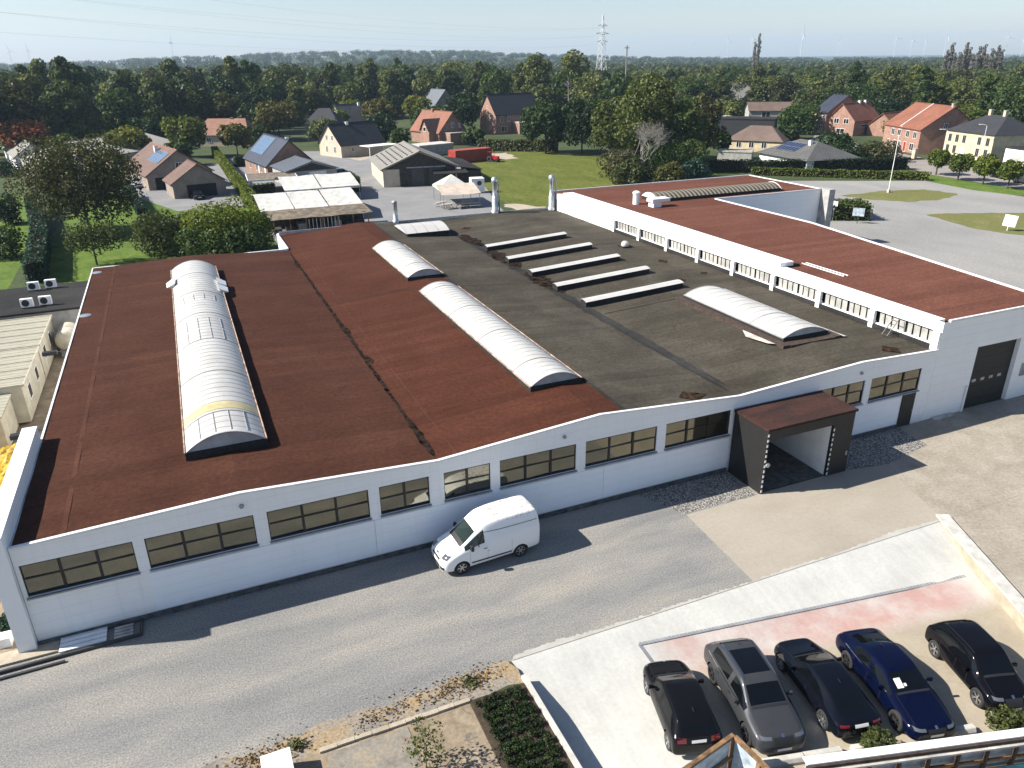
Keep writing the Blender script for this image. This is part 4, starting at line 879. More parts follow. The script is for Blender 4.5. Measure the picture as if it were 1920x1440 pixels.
def car(name, label, loc, heading, p, paint, group='cars parked in the sunken lot', rim='alloy', spokes=5, dbl=True):
    root = thing(name, label, 'car', loc, R(heading), group)
    w = p['W'] / 2; wb = p['wb'] / 2; xf, xr, H = p['xf'], p['xr'], p['H']; zh, zhf = p['zh'], p['zhf']; xw0, xw1, xb, xr1, xr0, zt = p['xw0'], p['xw1'], p['xb'], p['xr1'], p['xr0'], p['zt']
    belt = p['belt']; rt = p['r']; rw = p.get('roofw', .70); zs = p.get('zs', .2)
    L = lambda a, b_, t: a + (b_ - a) * t
    st = [(xf, .60, .50 * w, .50, .58 * w, .60 * w, .30), (xf - .05, .68, .64 * w, .57, .74 * w, .78 * w, .22), (xf - .17, L(.7, zhf, .75), .72 * w, zhf - .16, .84 * w, .90 * w, zs), (xf - .42, zhf, .78 * w, zhf - .10, .90 * w, .98 * w, zs),
          (L(xf - .42, xw0, .55), L(zhf, zh, .62), .80 * w, L(zhf - .10, belt - .05, .6), .93 * w, w, zs), (xw0, zh, .80 * w, belt - .03, .94 * w, w, zs),
          (xw1, H - .05, (rw - .02) * w, belt, .95 * w, w, zs), (L(xw1, xb, .5), H - .005, rw * w, belt + .005, .955 * w, w, zs), (xb + .05, H, rw * w, belt + .01, .955 * w, w, zs), (xb - .05, H, rw * w, belt + .01, .955 * w, w, zs),
          (L(xb, xr1, .5), H - .015, rw * w, belt + .015, .95 * w, w, zs), (xr1, H - p.get('rd', .06), (rw - .02) * w, belt + .02, .945 * w, w * .995, zs), (xr0, zt, .76 * w, min(belt + .02, zt - .05), .92 * w, .985 * w, zs),
          (L(xr0, xr, .55), zt - .03, .76 * w, min(belt, zt - .10), .88 * w, .96 * w, zs + .02), (xr + .05, zt - .14, .72 * w, zt - .25, .83 * w, .88 * w, .26), (xr, L(zt, .5, .55), .60 * w, L(zt, .5, .75), .70 * w, .74 * w, .34)]
    wins = [({5}, {0, 1}, 1), ({6, 7}, {3}, 2), ({9, 10}, {3}, 2), ({11}, {0, 1}, 3)]
    if p.get('quarter', True): wins.append(({5}, {3}, 2))
    if p.get('rq', False): wins.append(({11}, {3}, 2))
    body, bvh = loft_body(st, wins, [(wb, 1), (wb, -1), (-wb, 1), (-wb, -1)], rt, w, paint, 'car_glass', root, p.get('clad', False))
    for s in (1, -1):
        for x in (wb, -wb): wheel(root, x, s * (w - .125), rt, .235, spokes, rim, s, dbl)
        ys = sorted((s * .42 * w, s * .80 * w))
        patch(bvh, 'headlight', 'lamp_clear', root, '+x', ys, (zhf - .15, zhf - .075), .006, 6, 3)
        ys = sorted((s * .48 * w, s * .84 * w))
        patch(bvh, 'tail_light', 'lamp_red', root, '-x', ys, p.get('tl', (zt - .25, zt - .15)), .006, 6, 3)
        m = MB(); m.add([(0, 0, 0), (.03, s * .20, -.02), (-.09, s * .21, -.02), (-.09, 0, 0), (.0, 0, .10), (.02, s * .20, .12), (-.08, s * .20, .11), (-.08, 0, .10)], [(0, 3, 2, 1), (4, 5, 6, 7), (0, 1, 5, 4), (1, 2, 6, 5), (2, 3, 7, 6), (3, 0, 4, 7)])
        mo = m.build('mirror', paint, root); mo.location = (xw0 - .42, s * .93 * w, belt + .0); bevel(mo, .02, 2)
        for xh in (xb + .12, xb - .85): patch(bvh, 'door_handle', 'chrome' if p.get('bright') else paint, root, '+y' if s > 0 else '-y', (xh, xh + .16), (belt - .13, belt - .105), .02, 3, 1)
        for xh in (xw0 - .45, xb + .0, xb - .92):
            patch(bvh, 'door_gap', 'well_dark', root, '+y' if s > 0 else '-y', (xh, xh + .014), (zs + .22, belt - .04), .003, 1, 6)
        if p.get('rails'): patch(bvh, 'roof_rail', 'chrome' if p.get('bright') else 'plastic_black', root, '+z', (xr1 + .12, xw1 - .10), sorted((s * (rw - .125) * w, s * (rw - .095) * w)), .035, 14, 1)
        if p.get('bright'):
            for (z0, z1) in ((belt + .0, belt + .02),): patch(bvh, 'window_trim', 'chrome', root, '+y' if s > 0 else '-y', (xr0 + .25, xw0 - .25), (z0 - .01, z1 - .01), .008, 14, 1)
    patch(bvh, 'grille', 'plastic_black', root, '+x', (-.36 * w, .36 * w), (zhf - .36, zhf - .10), .006, 8, 4)
    patch(bvh, 'air_intake', 'plastic_black', root, '+x', (-.55 * w, .55 * w), (.30, .40), .006, 8, 2)
    patch(bvh, 'badge', 'chrome', root, '+x', (-.05, .05), (zhf - .10, zhf - .04), .02, 2, 2)
    patch(bvh, 'number_plate', 'plate_white', root, '+x', (-.26, .26), (.42, .53), .02, 4, 2)
    patch(bvh, 'number_plate', 'plate_white', root, '-x', (-.26, .26), p.get('rp', (.72, .83)), .02, 4, 2)
    patch(bvh, 'bonnet_gap', 'well_dark', root, '+z', (xf - .30, xw0 - .03), (.70 * w, .712 * w), .002, 8, 1); patch(bvh, 'bonnet_gap', 'well_dark', root, '+z', (xf - .30, xw0 - .03), (-.712 * w, -.70 * w), .002, 8, 1)
    patch(bvh, 'wiper', 'plastic_black', root, '+z', (xw0 - .03, xw0 + .05), (-.66 * w, .66 * w), .012, 2, 8)
    if p.get('sunroof'): patch(bvh, 'sunroof', 'car_glass', root, '+z', (xr1 + .55, xw1 - .28), (-.52 * w, .52 * w), .006, 6, 6)
    if p.get('spoiler'): patch(bvh, 'spoiler', paint, root, '+z', (xr1 - .22, xr1 + .05), (-.58 * w, .58 * w), .03, 3, 6)
    patch(bvh, 'aerial', 'plastic_black', root, '+z', (xr1 + .18, xr1 + .34), (-.02, .02), .05, 2, 1)
    if p.get('paper'):
        patch(bvh, 'sunshade_paper', 'plate_white', root, '+z', (xw0 - .50, xw0 - .16), (-.52 * w, -.26 * w), .006, 3, 3, ); patch(bvh, 'sunshade_paper', 'plate_white', root, '+z', (xw0 - .30, xw0 - .20), (-.22 * w, -.12 * w), .006, 2, 2)
    return root
HATCH = dict(W=1.80, wb=2.53, xf=2.12, xr=-1.88, H=1.50, zh=1.00, zhf=.84, xw0=1.02, xw1=.35, xb=-.10, xr1=-1.35, xr0=-1.72, zt=1.03, belt=.96, r=.335, roofw=.73, spoiler=True, tl=(.80, .98), rp=(.80, .91), clad=False)
SUVBIG = dict(W=1.98, wb=2.86, xf=2.32, xr=-2.42, H=1.70, zh=1.14, zhf=.95, xw0=1.08, xw1=.32, xb=-.16, xr1=-1.75, xr0=-2.18, zt=1.16, belt=1.06, r=.385, roofw=.72, rails=True, sunroof=True, bright=True, tl=(.95, 1.10), spoiler=True, zs=.24)
FAST = dict(W=1.86, wb=2.80, xf=2.22, xr=-2.30, H=1.38, zh=.92, zhf=.74, xw0=1.02, xw1=.25, xb=-.25, xr1=-1.05, xr0=-1.98, zt=.95, belt=.88, r=.345, roofw=.66, rd=.09, tl=(.76, .84), rq=False)
SEDAN = dict(W=1.94, wb=2.98, xf=2.42, xr=-2.52, H=1.46, zh=1.02, zhf=.80, xw0=.98, xw1=.18, xb=-.30, xr1=-1.25, xr0=-2.02, zt=1.05, belt=.95, r=.365, roofw=.68, rd=.09, bright=True, tl=(.82, .95), paper=True)
SUV = dict(W=1.82, wb=2.50, xf=2.02, xr=-1.98, H=1.60, zh=1.08, zhf=.92, xw0=1.02, xw1=.42, xb=-.10, xr1=-1.55, xr0=-1.86, zt=1.08, belt=1.02, r=.35, roofw=.76, rails=True, tl=(.86, 1.06), zs=.24, spoiler=True)
car('parked_car', 'small black hatchback parked tail first beside the white ramp', (22.20, -12.86, -.65), 73.9, HATCH, 'paint_coal')
car('parked_car', 'dark grey estate with long glass sunroof and roof rails', (24.90, -13.56, -.65), -103.5, SUVBIG, 'paint_grey', rim='alloy_dark')
car('parked_car', 'low black fastback with its sloping rear window towards the fence', (27.70, -14.10, -.65), 78.5, FAST, 'paint_ink', spokes=7, dbl=False)
car('parked_car', 'dark blue saloon with bright window trim and paper behind the windscreen', (30.10, -15.15, -.65), -103.4, SEDAN, 'paint_navy', rim='alloy_dark')
car('parked_car', 'upright black compact offroader nearest the low white wall', (33.63, -15.88, -.65), -107.0, SUV, 'paint_black')
# far cars
car('parked_car', 'silver white estate parked by the brown roofed house', (1.9, 130.6, 0.01), -80, SUVBIG, 'paint_silver', group=None)
car('parked_car', 'dark blue car by the garage with the pale door', (39.2, 127.0, 0.01), 5, HATCH, 'paint_blue', group=None)
car('parked_car', 'black car under the small brick carport', (11.6, 111.5, 0.01), -85, HATCH, 'paint_black', group=None)
car('parked_car', 'bright red car in front of the brick house with blue black roof', (165.0, 138.0, 0.01), 20, HATCH, 'paint_red', group=None)
car('parked_car', 'dark car parked on the street behind the round clipped trees', (149.0, 67.0, 0.01), 70, HATCH, 'paint_black', group=None)

def van():
    root = thing('delivery_van', 'white high roof delivery van parked along the hall with dirty roof', 'van', (19.0, -1.68, 0.005), R(182.3))
    w = .97; wb = 1.47; H = 2.30; xf, xr = 2.38, -2.48
    st = [(xf, .66, .52 * w, .54, .60 * w, .62 * w, .30), (xf - .05, .80, .68 * w, .64, .76 * w, .80 * w, .22), (xf - .20, 1.00, .76 * w, .84, .88 * w, .93 * w, .20), (xf - .50, 1.15, .80 * w, 1.0, .93 * w, .99 * w, .20), (xf - .80, 1.24, .80 * w, 1.10, .95 * w, w, .20), (xf - 1.0, 1.32, .80 * w, 1.14, .955 * w, w, .20),
          (.62, 1.93, .72 * w, 1.20, .96 * w, w, .22), (.28, 2.14, .74 * w, 1.22, .965 * w, w, .22), (.18, 2.19, .75 * w, 1.23, .965 * w, w, .22),
          (-.35, 2.28, .78 * w, 1.60, .95 * w, w, .24), (-1.3, H, .79 * w, 1.60, .95 * w, w, .26), (-2.1, H - .01, .79 * w, 1.60, .95 * w, w * .995, .28), (-2.40, H - .05, .76 * w, 1.6, .935 * w, w * .98, .32), (xr + .01, H - .24, .70 * w, 1.6, .90 * w, w * .95, .36), (xr, 1.9, .60 * w, 1.5, .86 * w, w * .92, .42)]
    wins = [({5}, {0, 1}, 1), ({6}, {3}, 2), ({5}, {3}, 2)]
    body, bvh = loft_body(st, wins, [(wb, 1), (wb, -1), (-wb, 1), (-wb, -1)], .335, w, 'paint_white', 'van_glass', root, False)
    for s in (1, -1):
        ax = '+y' if s > 0 else '-y'
        for x in (wb, -wb): wheel(root, x, s * (w - .13), .335, .22, 6, 'alloy', s, False)
        patch(bvh, 'headlight', 'lamp_clear', root, '+x', sorted((s * .50 * w, s * .86 * w)), (.86, 1.04), .008, 6, 4)
        patch(bvh, 'fog_light', 'plastic_black', root, '+x', sorted((s * .52 * w, s * .84 * w)), (.36, .52), .008, 5, 3)
        patch(bvh, 'tail_light', 'lamp_red', root, '-x', sorted((s * .80 * w, s * .88 * w)), (1.0, 1.45), .01, 3, 6)
        patch(bvh, 'roof_joint', 'plastic_black', root, ax, (-2.35, .30), (1.80, 1.825), .01, 14, 1)
        patch(bvh, 'side_moulding', 'plastic_black', root, ax, (-1.0, 1.0), (.46, .53), .015, 10, 1)
        for xh in (1.05, .20, -1.02): patch(bvh, 'door_gap', 'grey_metal', root, ax, (xh, xh + .012), (.36, 1.16), .003, 1, 6)
        patch(bvh, 'door_handle', 'plastic_black', root, ax, (.25, .40), (1.05, 1.09), .02, 3, 1); patch(bvh, 'fuel_flap', 'plastic_black', root, ax, (.13, .17), (.88, .92), .01, 2, 1)
        patch(bvh, 'door_pillar', 'black_frame', root, ax, (.60, .64), (1.20, 1.72), .006, 1, 5)
        m = MB().box(-.08, .06, 0, .22, -.12, .14) if s > 0 else MB().box(-.08, .06, -.22, 0, -.12, .14)
        mo = m.build('mirror', 'plastic_black', root); mo.location = (1.0, s * .94 * w, 1.30); bevel(mo, .03, 2)
    patch(bvh, 'grille', 'plastic_black', root, '+x', (-.42 * w, .42 * w), (.70, .80), .008, 8, 3)
    patch(bvh, 'bumper_intake', 'plastic_black', root, '+x', (-.46 * w, .46 * w), (.34, .52), .006, 8, 3)
    patch(bvh, 'number_plate', 'plate_white', root, '+x', (-.26, .26), (.56, .66), .02, 4, 2)
    patch(bvh, 'badge', 'chrome', root, '+x', (-.10, .10), (.86, .93), .012, 3, 2)
    for k in range(5):
        y = (k - 2) * .28; patch(bvh, 'roof_rib', 'paint_white', root, '+z', (-2.2, -.35), (y - .03, y + .03), .014, 8, 1)
    patch(bvh, 'wiper', 'plastic_black', root, '+z', (xf - 1.12, xf - .93), (-.66 * w, .66 * w), .012, 2, 8)
    return root
van()
def transporter():
    root = thing('grey_van', 'grey van parked on the street at the right edge', 'van', (146.5, 60.5, 0.01), R(72))
    w = .95
    st = [(2.3, .7, .5 * w, .6, .6 * w, .62 * w, .3), (2.2, .95, .74 * w, .8, .85 * w, .9 * w, .2), (1.8, 1.15, .8 * w, 1.0, .93 * w, w, .2), (1.4, 1.25, .8 * w, 1.1, .95 * w, w, .2), (.7, 1.9, .72 * w, 1.15, .95 * w, w, .2), (.1, 1.96, .76 * w, 1.15, .95 * w, w, .2), (0, 1.97, .76 * w, 1.15, .95 * w, w, .2), (-2.2, 1.95, .76 * w, 1.15, .95 * w, w, .25), (-2.4, 1.7, .7 * w, 1.15, .9 * w, .95 * w, .35)]
    loft_body(st, [({3}, {0, 1}, 1), ({4, 5}, {3}, 2)], [(1.4, 1), (1.4, -1), (-1.4, 1), (-1.4, -1)], .33, w, 'paint_grey', 'car_glass', root)
    for s in (1, -1):
        for x in (1.4, -1.4): wheel(root, x, s * (w - .13), .33, .22, 6, 'alloy', s, False)
transporter()
# ------------------------------------------------------------------ sunken lot: walls, drain, stops
b = MB(); (x0, y0), (x1, y1) = WALL_TOP, WALL_BOT
x2 = x1 + (x1 - x0) * .6; y2 = y1 + (y1 - y0) * .6
b.beam((x0 + .05, y0 + .05, -.33), (x2, y2, -.33), .34, .86)
o = b.build('retaining_wall', 'concrete_tan'); tag(o, 'low tan concrete wall with white capping on the far side of the lot', 'wall')
MB().beam((x0 + .1, y0 + .2, .14), (x2, y2, .14), .62, .09).build('capping', 'concrete_white', o)
b = MB().box(17.44, 17.62, -22, -9.45, -.9, .16); o = b.build('retaining_wall', 'concrete_white'); tag(o, 'narrow white concrete edge between planted bed and ramp', 'wall')
b = MB()
xa, ya, xb, yb = 22.6, -9.5, 38.9, -11.45; n = 90
for k in range(n):
    t0, t1 = k / n, (k + .82) / n; pa = (xa + (xb - xa) * t0, ya + (yb - ya) * t0); pc = (xa + (xb - xa) * t1, ya + (yb - ya) * t1)
    b.beam((*pa, lot_z(*pa) + .012), (*pc, lot_z(*pc) + .012), .16, .02)
for k in range(24):
    t0, t1 = k / 24, (k + .82) / 24; pa = (22.6 + .15 * t0, -9.5 - 1.9 * t0); pc = (22.6 + .15 * t1, -9.5 - 1.9 * t1)
    b.beam((*pa, lot_z(*pa) + .012), (*pc, lot_z(*pc) + .012), .14, .02)
tag(b.build('drain_grating', 'grey_metal'), 'long grey drain grating across the sunken lot', 'drain')
def stop(xa, ya, xb, yb, label, r=.17):
    b = MB(); a = Vector((xa, ya, -.65)); c = Vector((xb, yb, -.65)); d = (c - a).normalized(); s = Vector((-d.y, d.x, 0))
    pr = [(-r, 0), (-r, .12), (-r * .55, .26), (r * .55, .26), (r, .12), (r, 0)]
    rows = [[p + s * q + Vector((0, 0, z)) for q, z in pr] for p in (a, c)]
    b.grid(rows); b.ngon(rows[0]); b.ngon(rows[1])
    o = b.build('wheel_stop', 'concrete_white'); tag(o, label, 'wheel stop', 'concrete wheel stops in front of the cars'); bevel(o, .03, 2)
stop(23.55, -15.75, 24.95, -16.1, 'concrete wheel stop at the nose of the grey estate, nearest the timber frame')
stop(25.0, -16.1, 26.3, -16.42, 'concrete wheel stop beside the grey estate with a dark butted end')
stop(26.75, -16.55, 27.75, -16.8, 'concrete wheel stop behind the black fastback half hidden by a shrub')
stop(29.3, -17.15, 31.3, -17.6, 'concrete wheel stop under the nose of the dark blue saloon')
stop(33.3, -18.15, 35.6, -18.75, 'concrete wheel stop in front of the black offroader')
b = MB().box(-.45, .45, -.2, .2, 0, .3).box(-.45, .45, -.2, -.02, .301, .34); o = b.build('concrete_block', 'concrete_white'); o.location = (29.35, -17.75, -.65); o.rotation_euler = (0, 0, R(-13)); tag(o, 'white stepped block lying between two wheel stops', 'block'); bevel(o, .02, 1)
# timber frame box and long white topped screen along the bottom edge
t = thing('timber_pergola', 'open timber frame with pale blue panels at the bottom edge', 'frame', (22.3, -15.5, -.65))
def tb(b, n, m):
    o = b.build(n, m, t); o.location = (-22.3, 15.5, .65); return o
C0, C1, C2 = (18.6, -16.2), (22.35, -15.45), (22.6, -17.8)
zt = 1.0
tb(MB().beam((*C0, zt), (*C1, zt), .14, .12), 'top_rail', 'timber'); tb(MB().beam((C1[0] + .02, C1[1] - .07, zt - .01), (*C2, zt), .14, .12), 'top_rail', 'timber')
for (x, y) in (C1, C0, C2, (20.4, -15.84), (22.48, -16.6)): tb(MB().box(x - .07, x + .07, y - .08, y + .06, -.65, zt - .07), 'post', 'timber')
def pan(b, A, B, z0, z1):
    d = Vector((B[0] - A[0], B[1] - A[1])).normalized(); a = (A[0] + d.x * .12, A[1] + d.y * .12); c = (B[0] - d.x * .12, B[1] - d.y * .12); b.beam((*a, (z0 + z1) / 2), (*c, (z0 + z1) / 2), .03, z1 - z0)
p = MB(); pan(p, C0, (20.4, -15.84), -.5, .88); pan(p, (20.4, -15.84), C1, -.5, .88); pan(p, C1, (22.48, -16.6), -.5, .88); pan(p, (22.48, -16.6), C2, -.5, .88); tb(p, 'panel', 'panel_blue')
tb(MB().beam((C0[0], C0[1] - .1, .15), (C1[0], C1[1] - .1, .15), .08, .1), 'mid_rail', 'timber')
t2 = thing('timber_screen', 'long timber screen with white top plank and pale panels at the bottom edge', 'screen', (28, -18.5, -.65))
def tc(b, n, m):
    o = b.build(n, m, t2); o.location = (-28, 18.5, .65); return o
A = Vector((24.1, -16.9)); B = Vector((37.4, -20.6)); d = (B - A).normalized(); nr = Vector((d.y, -d.x)); zt = .55
def P(s, off=0): q = A + d * s + nr * off; return (q.x, q.y)
Ls = (B - A).length
tc(MB().beam((*P(0), zt), (*P(Ls), zt), .30, .06), 'top_plank', 'white_paint')
tc(MB().beam((*P(0, .19), zt - .10), (*P(Ls, .19), zt - .10), .06, .12), 'top_rail', 'timber_dark'); tc(MB().beam((*P(0, .30), zt - .18), (*P(Ls, .30), zt - .18), .08, .07), 'top_rail', 'kerb_stone')
tc(MB().beam((*P(0, .08), -.05), (*P(Ls, .08), -.05), .04, 1.1), 'panel', 'panel_blue')
k = 0.0
while k < Ls: tc(MB().box(-.06, .06, -.06, .06, -.65, .34), 'post', 'timber_dark').location = (P(k, .26)[0] - 28, P(k, .26)[1] + 18.5, .65); k += 1.05
tc(MB().beam((*P(0, .26), -.2), (*P(Ls, .26), -.2), .07, .09), 'mid_rail', 'timber')
b = MB().tube([(*P(2.6, .75), -.1), (*P(6, .8), -.05), (*P(Ls, .75), -.1)], .12, 8); tag(b.build('tarp_roll', 'tarp_teal'), 'rolled teal tarpaulin behind the timber screen', 'tarpaulin')
b = MB().box(-1.5, -.2, -.3, .3, 0, .14); o = b.build('concrete_slab', 'concrete_white'); o.location = (24.9, -17.05, -.62); o.rotation_euler = (0, 0, R(-14)); tag(o, 'white slab between the timber frame and the screen', 'slab')
# planted bed and the plot beside it
tag(MB().box(15.28, 17.42, -22, -9.72, 0.0, .06).build('planting_bed', 'bed_soil'), None, None, None, 'structure')
b = MB()
for i in range(9): b.box(9.9 + i * .6, 9.9 + i * .6 + .585, -9.78 + (i % 3) * .01, -9.60, 0.0, .10 + (i % 2) * .012)
tag(b.build('kerb', 'sand_concrete'), 'pale sandy kerb between gravel verge and building plot', 'kerb')
b = MB().box(10.1, 12.9, -11.6, -9.9, .0, .03); tag(b.build('floor_slab', 'stained_slab'), 'stained grey slab behind the sandy kerb', 'slab')
b = MB().box(8.05, 9.0, -10.8, -9.75, .0, .75); o = b.build('white_box', 'white_paint'); tag(o, 'plain white cabinet on the plot at the bottom edge', 'cabinet'); bevel(o, .02, 2)
MB().box(8.12, 8.93, -9.745, -9.735, .08, .68).build('door', 'white_paint', o)
# ------------------------------------------------------------------ left of the hall: flat annex, cabins, tank
t = thing('flat_roof_annex', 'low dark flat roofed annex at the rear left of the hall', 'building', (-5, 43.5, 0))
for nm, bb, mt in (('wall', MB().box(-13, -.05, 39.6, 48.0, 0, 2.85), 'render_grey'), ('roof', MB().box(-13.2, -.02, 39.4, 48.2, 2.85, 3.0), 'felt_dark')):
    o = bb.build(nm, mt, t); o.location = (5, -43.5, 0)
for x, y, lab in ((-4.4, 46.6, 'rear outdoor unit farther from the hall'), (-3.1, 46.9, 'rear outdoor unit nearer the hall'), (-4.2, 41.0, 'front outdoor unit farther from the hall'), (-2.9, 41.2, 'front outdoor unit nearer the hall')):
    r = thing('air_conditioner', 'white air conditioner, ' + lab, 'air conditioner', (x, y, 3.0), R(rng.uniform(-6, 6)), 'air conditioners on the flat roof')
    o = MB().box(-.45, .45, -.17, .17, .08, .78).build('casing', 'white_paint', r); bevel(o, .02, 2)
    MB().lathe([(.28, -.185), (.28, -.172), (.0, -.172)], (-.08, 0, .43), 16, axis='Y').build('fan', 'plastic_black', r)
    MB().box(-.4, -.3, -.2, .2, 0, .08).box(.3, .4, -.2, .2, 0, .08).build('foot', 'dark_metal', r)
def cabin(y0, y1, label):
    r = thing('site_cabin', label, 'cabin', (-4.7, (y0 + y1) / 2, 0), 0, 'cream site cabins beside the hall'); L = (y1 - y0) / 2
    MB().box(-2.2, 2.2, -L, L, .15, 2.6).build('wall', 'cream_paint', r)
    o = MB().box(-2.3, 2.3, -L - .05, L + .05, 2.6, 2.72).build('roof', 'sheet_cream', r)
    f = MB()
    for k in range(6): f.box(-2.3, 2.3, -L + k * 2 * L / 5 - .05, -L + k * 2 * L / 5 + .05, 2.721, 2.77)
    f.build('roof_rib', 'cream_paint', r); MB().box(2.301, 2.36, -L, L, 2.58, 2.78).build('gutter', 'cream_paint', r)
    for k in (-.5, .35):
        w = MB().box(2.202, 2.24, k * L - .5, k * L + .5, 1.1, 2.1).build('window', 'white_paint', r); MB().box(2.241, 2.245, k * L - .42, k * L + .42, 1.17, 2.03).build('pane', 'window_dark', w)
cabin(23.4, 31.0, 'cream site cabin with ribbed roof, the nearer of the pair'); cabin(31.3, 38.9, 'cream site cabin with ribbed roof, next to the flat annex')
b = MB().box(-4.6, -3.2, 19.6, 23.2, .1, 2.2); o = b.build('site_box', 'cream_paint'); tag(o, 'low grey cream container in front of the site cabins', 'container'); MB().box(-4.7, -3.1, 19.5, 23.3, 2.2, 2.3).build('roof', 'sheet_cream', o)
r = thing('storage_tank', 'cream horizontal storage tank between cabins and hall', 'tank', (-1.35, 37.2, 0))
MB().lathe([(0, -1.5), (.6, -1.45), (.78, -1.3), (.8, -1.2), (.8, 1.2), (.78, 1.3), (.6, 1.45), (0, 1.5)], (0, 0, 1.35), 20, axis='Y').build('shell', 'cream_paint', r, smooth=True)
MB().box(-.6, .6, -1.0, -.8, 0, .75).box(-.6, .6, .8, 1.0, 0, .75).build('cradle', 'grey_metal', r); MB().lathe([(.82, -.03), (.82, .03)], (0, 0, 1.35), 20, axis='Y').build('band', 'grey_metal', r)
for y, l, lab in ((27.2, .9, 'black floodlight on an arm between cabin and hall edge'), (13.8, .7, 'black floodlight beside the raised white end wall')):
    o = MB().box(-1.6, -.7, y - .2, y + .2, 3.2, 3.45).build('floodlight', 'plastic_black'); tag(o, lab, 'floodlight'); bevel(o, .03, 2); MB().tube([(-.7, y, 3.3), (.44, y, 3.6)], .04, 6).build('arm', 'plastic_black', o)
b = MB(); n, m_ = 14, 20; rr = random.Random(4)
b.grid([[(-3.9 + 3.0 * i / n, 11.0 + 8 * j / m_, 1.5 * (math.sin(math.pi * i / n) * math.sin(math.pi * j / m_)) ** .35 + rr.uniform(-.12, .12) if 0 < i < n and 0 < j < m_ else 0.0) for i in range(n + 1)] for j in range(m_ + 1)])
tag(b.build('tarpaulin', 'yellow_tarp'), 'crumpled yellow tarpaulin over a heap beside the hall', 'tarpaulin')
b = MB().box(-.5, .5, -.4, .4, 0, .7); o = b.build('crate', 'white_paint'); o.location = (-.68, .62, 0); o.scale = (.5, .6, .6); tag(o, 'white crate among plants at the left edge', 'crate'); bevel(o, .03, 1); MB().box(-.52, .52, -.42, .42, .7, .75).build('lid', 'white_paint', o)
